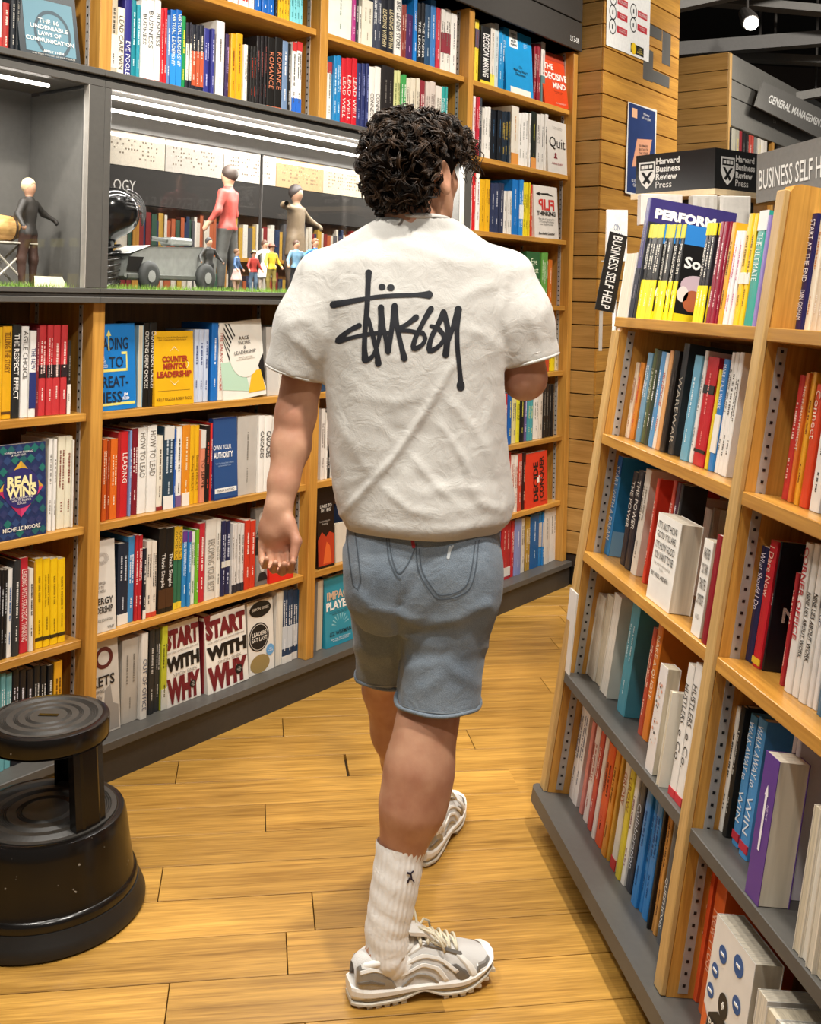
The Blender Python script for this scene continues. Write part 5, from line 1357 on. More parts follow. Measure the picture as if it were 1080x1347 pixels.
# three folded sheet legs between the steps
for k, a in enumerate((-38, 75, 190)):
    an = math.radians(a); rot = Matrix.Rotation(an, 4, 'Z')
    prof = [(.148, -.026), (.151, -.020), (.151, .020), (.148, .026), (.146, .042), (.119, .036), (.119, .030), (.140, .034), (.140, -.034), (.119, -.030), (.119, -.036), (.146, -.042)]
    n = len(prof); z0, z1 = .205, .390
    sc0, sc1 = .98, .86
    vs_ = [(x * sc0, y, z0) for x, y in prof] + [(x * sc1, y, z1) for x, y in prof]
    MB().add(vs_, [tuple(range(n))[::-1], tuple(range(n, 2 * n))] + [(i, (i + 1) % n, (i + 1) % n + n, i + n) for i in range(n)]).build('leg', M_EN, stool, rot)
# ================================================================== volumes as signed distances, meshed with surface nets
def smin(a, b, k):
    h = np.maximum(k - np.abs(a - b), 0) / k
    return np.minimum(a, b) - h * h * k * .25
class Vol:
    def __init__(self, lo, hi, vox):
        self.lo = np.array(lo, float); self.vox = vox
        self.n = np.ceil((np.array(hi) - self.lo) / vox).astype(int) + 1
        self.g = np.full(self.n, .2, np.float32)
        self.ax = [(self.lo[i] + vox * np.arange(self.n[i])).astype(np.float32) for i in range(3)]
    def region(self, lo, hi, pad):
        a = np.clip(np.floor((np.array(lo) - pad - self.lo) / self.vox).astype(int), 0, self.n)
        b = np.clip(np.ceil((np.array(hi) + pad - self.lo) / self.vox).astype(int) + 1, 0, self.n)
        sl = tuple(slice(a[i], b[i]) for i in range(3))
        X = self.ax[0][sl[0]][:, None, None]; Y = self.ax[1][sl[1]][None, :, None]; Z = self.ax[2][sl[2]][None, None, :]
        return sl, X, Y, Z
    def put(self, lo, hi, fn, k=.02, op='u'):
        sl, X, Y, Z = self.region(lo, hi, k + 3 * self.vox)
        d = np.broadcast_to(fn(X, Y, Z), self.g[sl].shape)
        if op == 'u': self.g[sl] = smin(self.g[sl], d, k)
        elif op == 's': self.g[sl] = -smin(-self.g[sl], d, k)
        elif op == 'i': self.g = -smin(-self.g, -np.broadcast_to(fn(self.ax[0][:, None, None], self.ax[1][None, :, None], self.ax[2][None, None, :]), self.g.shape), k)
    def cone(self, a, b, ra, rb, k=.02, op='u', flat=None):
        a, b = np.array(a, float), np.array(b, float); r_ = max(ra, rb)
        ab = b - a; L2 = ab @ ab
        def fn(X, Y, Z):
            px, py, pz = X - a[0], Y - a[1], Z - a[2]
            t = np.clip((px * ab[0] + py * ab[1] + pz * ab[2]) / L2, 0, 1)
            dx, dy, dz = px - t * ab[0], py - t * ab[1], pz - t * ab[2]
            return np.sqrt(dx * dx + dy * dy + dz * dz) - (ra + (rb - ra) * t)
        self.put(np.minimum(a, b) - r_, np.maximum(a, b) + r_, fn, k, op)
    def chain(self, pts, k=.02):
        for (p, r0), (q, r1) in zip(pts[:-1], pts[1:]):
            self.cone(p, q, r0, r1, k)
    def ell(self, c, rad, R=None, k=.02, op='u'):
        c = np.array(c, float); rad = np.array(rad, float); R = np.eye(3) if R is None else np.array(R); m = rad.max()
        def fn(X, Y, Z):
            px, py, pz = X - c[0], Y - c[1], Z - c[2]
            u = (R[0][0] * px + R[1][0] * py + R[2][0] * pz) / rad[0]
            v = (R[0][1] * px + R[1][1] * py + R[2][1] * pz) / rad[1]
            w = (R[0][2] * px + R[1][2] * py + R[2][2] * pz) / rad[2]
            k0 = np.sqrt(u * u + v * v + w * w)
            k1 = np.sqrt((u / rad[0]) ** 2 + (v / rad[1]) ** 2 + (w / rad[2]) ** 2) + 1e-6
            return k0 * (k0 - 1) / k1
        self.put(c - m, c + m, fn, k, op)
    def loft(self, sec, k=.02, op='u', p=2.4):
        """stack of ellipses (z, cx, cy, a, b) along z"""
        sec = sorted(sec); S = np.array(sec, float)
        lo = [(S[:, 1] - S[:, 3]).min(), (S[:, 2] - S[:, 4]).min(), S[0, 0]]; hi = [(S[:, 1] + S[:, 3]).max(), (S[:, 2] + S[:, 4]).max(), S[-1, 0]]
        def fn(X, Y, Z):
            zf = Z.ravel()
            it = lambda c: np.interp(zf, S[:, 0], S[:, c]).astype(np.float32)[None, None, :]
            cx_, cy_, a, b = it(1), it(2), it(3), it(4)
            q = (np.abs((X - cx_) / a) ** p + np.abs((Y - cy_) / b) ** p) ** (1 / p)
            d = (q - 1) * np.minimum(a, b)
            dz = np.maximum(S[0, 0] - Z, Z - S[-1, 0])
            return np.maximum(d, dz)
        self.put(lo, hi, fn, k, op)
    def mesh(self):
        g = self.g; n = self.n
        s = g < 0
        c = np.zeros(n - 1, np.uint8)
        for i in (0, 1):
            for j in (0, 1):
                for k in (0, 1):
                    c += s[i:n[0] - 1 + i, j:n[1] - 1 + j, k:n[2] - 1 + k]
        idx = np.argwhere((c > 0) & (c < 8))
        imap = np.full(n - 1, -1, np.int32); imap[tuple(idx.T)] = np.arange(len(idx))
        cor = np.array([(i, j, k) for i in (0, 1) for j in (0, 1) for k in (0, 1)])
        val = np.stack([g[tuple((idx + o).T)] for o in cor], 1)
        acc = np.zeros((len(idx), 3)); cnt = np.zeros(len(idx))
        for a in range(8):
            for b in range(a + 1, 8):
                if np.abs(cor[a] - cor[b]).sum() != 1: continue
                va, vb = val[:, a], val[:, b]; cr = (va < 0) != (vb < 0)
                t = np.where(cr, va / np.where(cr, va - vb, 1), 0)
                acc[cr] += (cor[a] + t[:, None] * (cor[b] - cor[a]))[cr]; cnt[cr] += 1
        V = (idx + acc / cnt[:, None]) * self.vox + self.lo
        quads = []
        for ax in range(3):
            sa = [slice(1, -1)] * 3; sb = [slice(1, -1)] * 3
            sa[ax] = slice(0, -1); sb[ax] = slice(1, None)
            A, B_ = s[tuple(sa)], s[tuple(sb)]
            e = np.argwhere(A != B_)
            flip = A[tuple(e.T)]
            off = np.array([1, 1, 1]); off[ax] = 0
            e = e + off
            u, v = [(1, 2), (2, 0), (0, 1)][ax]
            def cell(du, dv):
                q = e.copy(); q[:, u] += du; q[:, v] += dv
                return imap[tuple(q.T)]
            Q = np.stack([cell(-1, -1), cell(0, -1), cell(0, 0), cell(-1, 0)], 1)
            Q[~flip] = Q[~flip][:, ::-1]
            quads.append(Q)
        return V, np.concatenate(quads)
def relax(V, Q, it, lam=.5, w=None):
    for _ in range(it):
        acc = np.zeros_like(V); cnt = np.zeros(len(V))
        for a in range(4):
            for b in (1, 3):
                np.add.at(acc, Q[:, a], V[Q[:, (a + b) % 4]]); np.add.at(cnt, Q[:, a], 1)
        m = acc / np.maximum(cnt, 1)[:, None]
        l = lam if w is None else lam * w[:, None]
        V = V + (m - V) * l
    return V
def vnormals(V, Q):
    nn = np.cross(V[Q[:, 2]] - V[Q[:, 0]], V[Q[:, 3]] - V[Q[:, 1]])
    N = np.zeros_like(V)
    for a in range(4): np.add.at(N, Q[:, a], nn)
    return N / (np.linalg.norm(N, axis=1)[:, None] + 1e-12)
def obj_from(name, V, Q, mats, parent, smooth=True, mi=None):
    me = bpy.data.meshes.new(name)
    me.from_pydata(V.tolist(), [], Q.tolist())
    for mt in (mats if isinstance(mats, list) else [mats]): me.materials.append(mt)
    if mi is not None: me.polygons.foreach_set('material_index', mi.astype(np.int32))
    if smooth: me.polygons.foreach_set('use_smooth', [True] * len(me.polygons))
    me.update()
    o = bpy.data.objects.new(name, me); COL.objects.link(o); o.parent = parent
    return o
def noise3(P, f, seed):
    r_ = np.random.RandomState(seed); o = np.zeros(len(P))
    for i in range(7):
        d = r_.normal(size=3); d /= np.linalg.norm(d); fr = f * r_.uniform(.6, 1.6)
        o += np.sin(P @ d * fr + r_.uniform(0, 6.28) + 1.3 * np.sin(P @ r_.normal(size=3) * f * .4))
    return o / 7

# ================================================================== the man
def J(x, y, dep):
    w = atdepth(x, y, dep)
    return np.array([w @ HV, w @ DV, w[2]])
def Jz(x, y, z=0):
    w = onz(x, y, z); return np.array([w @ HV, w @ DV, w[2]])
heelR, toeR = Jz(462, 1316), Jz(622, 1284)
heelL, toeL = Jz(551, 1139), Jz(601, 1054)
BASE = (heelR + toeL) / 2; BASE[2] = 0
man = empty('person')
bw = HV * BASE[0] + DV * BASE[1]
man.matrix_world = T(bw[0], bw[1], 0) @ Matrix.Rotation(-YAW, 4, 'Z')
tag(man, 'person walking away in white printed t-shirt, denim shorts, white socks and trainers', 'person')
def place(V): return V - BASE

def skin_mat():
    mt, N, L, B = new_mat('skin')
    tc = N.new('ShaderNodeTexCoord'); n1 = N.new('ShaderNodeTexNoise'); n1.inputs['Scale'].default_value = 14; n1.inputs['Detail'].default_value = 6
    L.new(tc.outputs['Object'], n1.inputs['Vector'])
    rp = N.new('ShaderNodeValToRGB'); rp.color_ramp.elements[0].position = .35; rp.color_ramp.elements[1].position = .68
    rp.color_ramp.elements[0].color = srgb('b68066'); rp.color_ramp.elements[1].color = srgb('d2a284')
    L.new(n1.outputs['Fac'], rp.inputs['Fac']); L.new(rp.outputs['Color'], B.inputs['Base Color'])
    B.inputs['Roughness'].default_value = .52; B.inputs['Subsurface Weight'].default_value = .08
    B.inputs['Subsurface Radius'].default_value = (.01, .004, .002)
    n2 = N.new('ShaderNodeTexNoise'); n2.inputs['Scale'].default_value = 260; L.new(tc.outputs['Object'], n2.inputs['Vector'])
    bp = N.new('ShaderNodeBump'); bp.inputs['Strength'].default_value = .15; bp.inputs['Distance'].default_value = .001
    L.new(n2.outputs['Fac'], bp.inputs['Height']); L.new(bp.outputs['Normal'], B.inputs['Normal'])
    return mt
M_SKIN = skin_mat()
DTS = 2.20
HCN = J(549, 228, 2.20)
HY = math.radians(33)
HR = np.array([[math.cos(HY), math.sin(HY), 0], [-math.sin(HY), math.cos(HY), 0], [0, 0, 1.0]])   # columns: right, forward, up
hd = lambda x, y, z: HCN + HR @ np.array([x, y, z])
elbL, wriL = J(389, 545, 2.22), J(367, 666, 2.16)
elbR, wriR = J(690, 497, 2.21), J(650, 470, 2.46)
kneR, ankR = J(563, 945, 2.16), J(511, 1207, 2.105)
kneL, ankL = J(508, 905, 2.42), J(554, 1090, 2.60)
body = Vol(J(335, 700, 2.2) * [1, 0, 0] + [-.01, 1.95, -.01], J(735, 700, 2.2) * [1, 0, 0] + [.02, 2.90, 1.80], .0038)
# trunk and neck (under the clothes)
body.loft([(J(0, 640, DTS)[2], J(555, 640, DTS)[0], 2.2, .13, .085), (J(0, 500, DTS)[2], J(548, 500, DTS)[0], 2.2, .135, .09), (J(0, 400, DTS)[2], J(548, 400, DTS)[0], 2.2, .15, .085), (J(0, 345, DTS)[2], J(546, 345, DTS)[0], 2.2, .125, .07), (J(0, 318, DTS)[2], J(546, 318, DTS)[0], 2.2, .085, .055)], .03)
body.loft([(.76, J(555, 800, DTS)[0], 2.215, .12, .085), (.95, J(555, 700, DTS)[0], 2.2, .13, .09)], .04)
body.cone(hd(0, -.028, -.06), J(548, 322, 2.19), .056, .068, .03)
# head
body.ell(hd(0, -.012, .03), (.075, .094, .086), HR, .02); body.ell(hd(0, .032, -.035), (.060, .064, .084), HR, .03)
for sx in (-1, 1):
    body.cone(hd(sx * .056, -.002, -.045), hd(sx * .018, .07, -.098), .018, .018, .03)
    body.ell(hd(sx * .042, .056, -.018), (.016, .016, .014), HR, .03)      # cheekbone
    yw = HY + sx * math.radians(10)
    ER = np.array([[math.cos(yw), math.sin(yw), 0], [-math.sin(yw), math.cos(yw), 0], [0, 0, 1.0]])
    tl_ = math.radians(14); ER = ER @ np.array([[1, 0, 0], [0, math.cos(tl_), -math.sin(tl_)], [0, math.sin(tl_), math.cos(tl_)]])
    ec = hd(sx * .083, -.030, -.012)
    body.ell(ec, (.009, .021, .035), ER, .006); body.ell(ec + ER @ np.array([0, .002, -.030]), (.0075, .011, .012), ER, .008)
    body.ell(ec + ER @ np.array([sx * .0085, .003, .002]), (.0085, .0125, .023), ER, .003, 's')
body.cone(hd(0, .095, .012), hd(0, .115, -.028), .009, .014, .012); body.cone(hd(-.035, .082, .03), hd(.035, .082, .03), .012, .012, .015)
body.cone(hd(-.019, .088, -.062), hd(.019, .088, -.062), .007, .007, .008); body.ell(hd(0, .078, -.098), (.02, .018, .017), HR, .02)
# arms and hands
body.chain([(J(430, 388, 2.2), .044), (J(404, 462, 2.21), .045), (elbL, .0425)], .02)
body.chain([(elbL, .042), (elbL * .65 + wriL * .35 + np.array([.002, .002, 0]), .0405), (elbL * .25 + wriL * .75, .031), (wriL, .0265)], .015)
body.ell(elbL + np.array([-.004, -.036, -.004]), (.017, .013, .02), None, .015)
palm = J(363, 698, 2.155)
PR = np.array([[1, 0, .0], [0, 1, 0], [0, 0, 1.0]])
body.ell(palm, (.037, .021, .046), PR, .018); body.cone(wriL, palm, .026, .026, .015)
body.ell(J(379, 694, 2.14), (.016, .017, .028), PR, .012)
for i, (x, y0, r_) in enumerate(((344, 714, .0074), (355.5, 719, .0081), (367, 721, .0086), (378.5, 718, .0084))):
    a = J(x, y0, 2.152); b = J(x + .5, y0 + 23 + (2 if i in (1, 2) else 0), 2.140); c = J(x + 4, y0 + 31 + (1 if i in (2, 3) else 0), 2.112); d = J(x + 7, y0 + 21, 2.094)
    body.chain([(a, r_ * 1.12), (b, r_), (c, r_ * .95), (d, r_ * .82)], .0022)
body.chain([(J(382, 690, 2.14), .0125), (J(390, 712, 2.125), .0108), (J(386, 733, 2.112), .0088)], .006)
body.chain([(J(664, 388, 2.2), .044), (J(685, 448, 2.205), .047), (elbR, .046)], .02)
body.chain([(elbR, .045), (elbR * .6 + wriR * .4, .042), (wriR, .029)], .015)
hp = wriR + np.array([-.02, .055, .012]); body.ell(hp, (.026, .046, .036), None, .016)
for i in range(4):
    a = hp + np.array([.0, .038, .026 - .018 * i]); b = a + np.array([-.012, .03, -.002]); c = b + np.array([-.03, .008, -.002]); d = c + np.array([-.016, -.018, 0])
    body.chain([(a, .0098), (b, .009), (c, .0085), (d, .0078)], .004)
body.chain([(hp + np.array([-.02, 0, .03]), .013), (hp + np.array([-.045, .02, .038]), .011), (hp + np.array([-.06, .045, .03]), .0092)], .006)
# legs
body.chain([(J(597, 745, 2.21), .066), (J(580, 860, 2.175), .063), (kneR, .0545)], .03)
mid = lambda a, b, t: a * (1 - t) + b * t
body.chain([(kneR, .0545), (mid(kneR, ankR, .25) + np.array([.0, -.006, 0]), .0585), (mid(kneR, ankR, .45) + np.array([0, -.006, 0]), .0560), (mid(kneR, ankR, .64), .0375), (ankR, .032)], .04)
body.ell(mid(kneR, ankR, .26) + np.array([-.012, -.024, 0]), (.033, .034, .10), None, .05)
body.ell(mid(kneR, ankR, .24) + np.array([.024, -.012, 0]), (.031, .031, .09), None, .05)
body.chain([(J(514, 745, 2.23), .066), (J(513, 850, 2.34), .060), (kneL, .053)], .03)
body.chain([(kneL, .052), (mid(kneL, ankL, .28) + np.array([0, -.01, 0]), .057), (mid(kneL, ankL, .5), .052), (mid(kneL, ankL, .75), .038), (ankL, .034)], .02)
body.ell(mid(kneL, ankL, .28) + np.array([0, -.024, 0]), (.038, .036, .08), None, .02)
for hl, to, an in ((heelR, toeR, ankR), (heelL, toeL, ankL)):
    fd = (to - hl) / np.linalg.norm(to - hl)
    body.cone(an, hl + fd * .05 + np.array([0, 0, .05]), .034, .03, .02); body.cone(hl + fd * .06 + np.array([0, 0, .055]), hl + fd * .21 + np.array([0, 0, .042]), .03, .02, .02)
V, Q = body.mesh()
V = relax(V, Q, 2, .5)
obj_from('body', place(V), Q, M_SKIN, man)
for sx in (-1, 1):
    e = hd(sx * .032, .0795, .008)
    ey = MB().ell(place(e), (.0115, .0115, .0115), 14, 10).build('eye', paint('efeae2', .2), man, smooth=True)
    q = place(hd(sx * .032, .0895, .008)); MB().ell(q, (.0045, .003, .0045), 10, 6).build('iris', paint('2a1a10', .15), ey, smooth=True)
    MB().tube([place(hd(sx * (.018 + .008 * k), .091 - .004 * (k - 1) ** 2 * .4, .031 + .003 * math.sin(k))) for k in range(4)], [.003, .004, .0038, .002], 6).build('eyebrow', paint('20150e', .7), man, smooth=True)
MB().tube([place(hd(-.022, .0925, -.062)), place(hd(-.008, .096, -.059)), place(hd(.008, .096, -.059)), place(hd(.022, .0925, -.062))], [.002, .0042, .0042, .002], 8).build('lips', paint('a05a4c', .5), man, smooth=True)

# ------------------------------------------------------------------ hair
def hair_mat():
    mt, N, L, B = new_mat('hair')
    tc = N.new('ShaderNodeTexCoord'); n1 = N.new('ShaderNodeTexNoise'); n1.inputs['Scale'].default_value = 55; n1.inputs['Detail'].default_value = 3
    L.new(tc.outputs['Object'], n1.inputs['Vector'])
    rp = N.new('ShaderNodeValToRGB'); rp.color_ramp.elements[0].position = .38; rp.color_ramp.elements[1].position = .72
    rp.color_ramp.elements[0].color = srgb('0f0a07'); rp.color_ramp.elements[1].color = srgb('4a3420')
    L.new(n1.outputs['Fac'], rp.inputs['Fac']); L.new(rp.outputs['Color'], B.inputs['Base Color'])
    B.inputs['Roughness'].default_value = .5; B.inputs['Specular IOR Level'].default_value = .35
    return mt
M_HAIR = hair_mat()
hv = Vol(HCN - .17, HCN + .18, .004)
hv.ell(hd(0, -.022, .036), (.088, .104, .084), HR, .01); hv.ell(hd(0, -.055, -.02), (.070, .050, .068), HR, .04); hv.ell(hd(.0, .055, .078), (.066, .045, .036), HR, .03)
hv.ell(hd(0, .10, -.03), (.12, .075, .088), HR, .012, 's')
for sx in (-1, 1): hv.ell(hd(sx * .092, -.012, -.028), (.036, .046, .046), HR, .008, 's')
hv.ell(hd(0, -.03, -.135), (.12, .12, .062), HR, .01, 's')
V, Q = hv.mesh(); N_ = vnormals(V, Q)
V = V + N_ * (.006 * noise3(V, 95, 1) + .003 * noise3(V, 190, 2))[:, None]
hair = obj_from('hair', place(V), Q, paint('120c08', .95, spec=.1, grain=.3), man)
cb = MB(); hr = np.random.RandomState(4)
pick = hr.choice(len(V), 760, replace=False)
crown = hd(0, -.045, .12)
for i in pick:
    p, nn = V[i], N_[i]
    loc = HR.T @ (p - HCN)
    if nn @ (p - hd(0, -.02, .02)) < 0: continue
    t = (p - crown) / (np.linalg.norm(p - crown) + 1e-6) + hr.normal(size=3) * .55 + np.array([0, 0, -.25]); t -= nn * (t @ nn); t /= np.linalg.norm(t) + 1e-9
    b2 = np.cross(nn, t)
    Lc = hr.uniform(.030, .052); R0 = hr.uniform(.006, .011); turns = hr.uniform(.7, 1.35); ph = hr.uniform(0, 6.28); sg = hr.choice([-1, 1])
    end = HR.T @ (p + t * Lc - HCN)
    if any(q[1] > -.052 and q[2] < .022 and q[0] > .03 for q in (loc, end)): continue
    if end[2] < -.082: Lc *= .5
    for sidx in range(7):
        oa, ob = hr.normal() * .0024, hr.normal() * .0024; pts, rad = [], []; dl = hr.uniform(.85, 1.1)
        for k in range(13):
            u = k / 12
            a = ph + sg * turns * 2 * math.pi * u
            lift = .001 + .009 * math.sin(u * 2.2)
            w_ = .5 + .5 * math.sin(math.pi * u)
            pts.append(p + t * (Lc * dl * u) + b2 * (R0 * math.cos(a) + oa * w_ * 1.6) + nn * (R0 * .7 * math.sin(a) + lift + R0 * .25 + ob * w_)); rad.append(.00135 * (1 - .55 * u) + .0002)
        cb.tube([place(q) for q in pts], rad, 3, caps=False)
# loose fringe curls at the right temple
for k in range(26):
    p = hd(.05 + .03 * hr.rand(), .05 + .045 * hr.rand(), .04 + .05 * hr.rand())
    pts, rad = [], []; ph = hr.uniform(0, 6.28); R0 = hr.uniform(.005, .010); dr = HR @ np.array([.35, .55, 0]) * hr.uniform(.4, 1.0)
    for q in range(16):
        u = q / 15; a = ph + 9 * u
        pts.append(p + dr * (.05 * math.sin(u * 1.8)) + np.array([R0 * math.cos(a) * (.4 + u), .6 * R0 * math.sin(a), -.055 * u * u + R0 * math.sin(a) * .5])); rad.append(.0017 * (1 - .5 * u))
    cb.tube([place(q) for q in pts], rad, 4, caps=False)
cu = cb.build('hair_curls', M_HAIR, hair, smooth=True); cu['kind'] = 'stuff'

# ------------------------------------------------------------------ t-shirt
def cloth_mat(name, hexc, scale, bump, rough=.85, hex2=None):
    mt, N, L, B = new_mat(name)
    tc = N.new('ShaderNodeTexCoord')
    n1 = N.new('ShaderNodeTexNoise'); n1.inputs['Scale'].default_value = scale; n1.inputs['Detail'].default_value = 2
    n2 = N.new('ShaderNodeTexNoise'); n2.inputs['Scale'].default_value = 9; n2.inputs['Detail'].default_value = 4
    L.new(tc.outputs['Object'], n1.inputs['Vector']); L.new(tc.outputs['Object'], n2.inputs['Vector'])
    rp = N.new('ShaderNodeValToRGB'); rp.color_ramp.elements[0].position = .3; rp.color_ramp.elements[1].position = .7
    c = srgb(hexc); c2 = srgb(hex2) if hex2 else tuple(v * .93 for v in c[:3]) + (1,)
    rp.color_ramp.elements[0].color = c2; rp.color_ramp.elements[1].color = c
    mx = N.new('ShaderNodeMix'); mx.data_type = 'FLOAT'; mx.inputs[0].default_value = .5 if hex2 else .3
    L.new(n2.outputs['Fac'], mx.inputs[2]); L.new(n1.outputs['Fac'], mx.inputs[3]); L.new(mx.outputs[0], rp.inputs['Fac'])
    L.new(rp.outputs['Color'], B.inputs['Base Color'])
    B.inputs['Roughness'].default_value = rough; B.inputs['Sheen Weight'].default_value = .15; B.inputs['Specular IOR Level'].default_value = .2
    bp = N.new('ShaderNodeBump'); bp.inputs['Strength'].default_value = bump; bp.inputs['Distance'].default_value = .0012
    L.new(n1.outputs['Fac'], bp.inputs['Height'])
    n4 = N.new('ShaderNodeTexNoise'); n4.inputs['Scale'].default_value = 26; n4.inputs['Detail'].default_value = 3; n4.inputs['Distortion'].default_value = 1.2
    L.new(tc.outputs['Object'], n4.inputs['Vector'])
    b2 = N.new('ShaderNodeBump'); b2.inputs['Strength'].default_value = .35; b2.inputs['Distance'].default_value = .006
    L.new(n4.outputs['Fac'], b2.inputs['Height']); L.new(bp.outputs['Normal'], b2.inputs['Normal']); L.new(b2.outputs['Normal'], B.inputs['Normal'])
    return mt
M_TEE = cloth_mat('white_cotton', 'd6d4ce', 420, .25)
M_DENIM = cloth_mat('washed_denim', '95a2ae', 600, .6, .8, '626f7d')
def sec(y, xl, xr, cy, b):
    a = J(xl, y, DTS); c = J(xr, y, DTS)
    return ((a[2] + c[2]) / 2, (a[0] + c[0]) / 2, cy, (c[0] - a[0]) / 2, b)
tee = Vol([J(345, 400, 2.2)[0] - .02, 2.02, J(0, 725, 2.2)[2]], [J(740, 400, 2.2)[0] + .02, 2.40, J(0, 275, 2.2)[2]], .0045)
tee.loft([sec(284, 511, 589, 2.19, .066), sec(292, 492, 606, 2.195, .074), sec(304, 472, 624, 2.2, .080), sec(322, 442, 650, 2.2, .092), sec(345, 422, 666, 2.2, .104), sec(400, 416, 674, 2.2, .115), sec(450, 421, 670, 2.2, .120), sec(500, 428, 665, 2.2, .121), sec(560, 431, 666, 2.2, .121), sec(620, 435, 671, 2.2, .126), sec(655, 440, 676, 2.2, .134), sec(676, 447, 671, 2.2, .134), sec(693, 458, 656, 2.2, .124)], .01)
slv = [((J(425, 367, 2.2), .060), (J(406, 428, 2.2), .066), (J(386, 493, 2.205), .0640)), ((J(668, 366, 2.2), .059), (J(684, 418, 2.2), .064), (J(700, 477, 2.2), .0605))]
for ch in slv:
    tee.chain(list(ch), .035)
for (a, b, c), rr_ in zip(slv, (.0585, .0555)):
    ax = (c[0] - b[0]) / np.linalg.norm(c[0] - b[0])
    e = c[0] - ax * .004
    out = c[0] + ax * .07
    # trim the sleeve end square, then hollow it so that the arm comes out of an open cuff
    def cut(X, Y, Z, e=e, ax=ax):
        h_ = (X - e[0]) * ax[0] + (Y - e[1]) * ax[1] + (Z - e[2]) * ax[2]
        px, py, pz = X - e[0] - h_ * ax[0], Y - e[1] - h_ * ax[1], Z - e[2] - h_ * ax[2]
        return np.maximum(-h_, np.sqrt(px * px + py * py + pz * pz) - .083)
    tee.put(e - .09, e + .09, cut, .003, 's')
    tee.cone(e - ax * .05, out, rr_ - .004, rr_ - .003, .003, 's')
V, Q = tee.mesh()
# hem follows the photograph's curve: cut by dropping everything below it onto the hem line
V = relax(V, Q, 3, .5)
N_ = vnormals(V, Q)
def pix(P):
    W = P[:, :1] * HV + P[:, 1:2] * DV; W[:, 2] = P[:, 2]; v = W - CP
    k = v @ DV
    return CX + F * (v @ RV) / k, CY - F * (v @ UV) / k
PXx, PXy = pix(V)
# folds traced on the back of the shirt: (points, height, width in px)
FOLDS = [
 ([(596, 480), (560, 540), (520, 600), (470, 655), (450, 676)], .0045, 5), ([(606, 490), (570, 552), (532, 610), (484, 664)], -.0025, 12),
 ([(560, 540), (590, 572), (612, 610), (626, 640)], .0045, 6), ([(585, 520), (620, 560), (645, 600), (655, 640)], .004, 7), ([(500, 560), (540, 600), (575, 640), (605, 668)], .0035, 6),
 ([(470, 600), (500, 640), (540, 672), (580, 680)], .0035, 6), ([(450, 560), (448, 600), (455, 650)], .004, 8), ([(590, 545), (600, 600), (620, 660)], -.003, 7),
 ([(610, 620), (630, 660), (660, 672)], .005, 7), ([(655, 500), (640, 560), (650, 620)], .003, 8), ([(425, 470), (438, 430), (446, 380), (452, 350)], .004, 7), ([(672, 460), (662, 410), (664, 360)], .0045, 6),
 ([(520, 320), (560, 330), (620, 352)], .0025, 7), ([(540, 306), (590, 312), (640, 334)], .002, 6), ([(590, 400), (630, 380), (665, 372)], .003, 8), ([(600, 430), (640, 440), (668, 470)], .003, 7),
 ([(380, 440), (400, 455), (420, 480)], .003, 6), ([(372, 430), (392, 420), (412, 424)], .003, 7), ([(690, 400), (704, 430), (712, 455)], .003, 7), ([(440, 690), (480, 696), (540, 702), (600, 700), (650, 684)], .006, 9),
 ([(440, 640), (480, 630), (520, 640)], .003, 8), ([(560, 650), (600, 640), (650, 650)], .003, 8), ([(470, 520), (520, 530), (560, 520)], .0025, 8), ([(436, 520), (446, 560), (470, 590)], .003, 8),
]
disp = np.zeros(len(V))
for pts, hgt, wd in FOLDS:
    best = np.full(len(V), 1e9); tb = np.zeros(len(V)); P = np.array(pts, float); n = len(P) - 1
    for i in range(n):
        a, b = P[i], P[i + 1]; ab = b - a
        t = np.clip(((PXx - a[0]) * ab[0] + (PXy - a[1]) * ab[1]) / (ab @ ab), 0, 1)
        dd = np.hypot(PXx - a[0] - t * ab[0], PXy - a[1] - t * ab[1])
        m_ = dd < best; best = np.where(m_, dd, best); tb = np.where(m_, (i + t) / n, tb)
    e_ = hgt * np.exp(-(best / wd) ** 2) * np.sin(np.clip(tb, .06, .94) * math.pi) ** .5 * (N_[:, 1] < .1)
    if pts[0] == (596, 480): mainf = np.exp(-(best / 16) ** 2)
    disp += e_ if pts[0] in ((596, 480), (606, 490)) else e_ * (1 - mainf) * .75
low = np.clip((PXy - 330) / 300, 0, 1)
disp += (.0022 + .0028 * low) * noise3(V * np.array([1, 1, .6]), 42, 7) + .0012 * noise3(V, 90, 9)
# doubled hem at sleeves and waist
V = V + N_ * disp[:, None]
shirt = obj_from('t_shirt', place(V), Q, M_TEE, man)
teeV, teeQ = V, Q
# collar rib
cr = []
for i in range(33):
    a = 2 * math.pi * i / 32
    c = J(550, 287, 2.19); cr.append(place(c + np.array([.0632 * math.cos(a), .0668 * math.sin(a), -.0055 + -.002 - .004 * math.sin(a) + .004 * math.cos(a) * 0 + (.004 if math.sin(a) < 0 else -.02 * math.sin(a))])))
MB().tube(cr, .0062, 8, caps=False).build('collar', M_TEE, shirt, smooth=True)
for (a, b, c), r_ in zip(slv, (.0605, .0578)):
    ax = (c[0] - b[0]) / np.linalg.norm(c[0] - b[0]); u = np.cross(ax, [0, 1, 0]); u /= np.linalg.norm(u); v = np.cross(ax, u)
    for off, rr_ in ((.006, .0036), (.022, .0016)):
        e = c[0] - ax * off
        MB().tube([place(e + (r_ + .0006 + (.0012 if off > .01 else 0)) * (math.cos(t) * u + math.sin(t) * v)) for t in np.linspace(0, 2 * math.pi, 41)], rr_, 6, caps=False).build('cuff_seam', M_TEE, shirt, smooth=True)
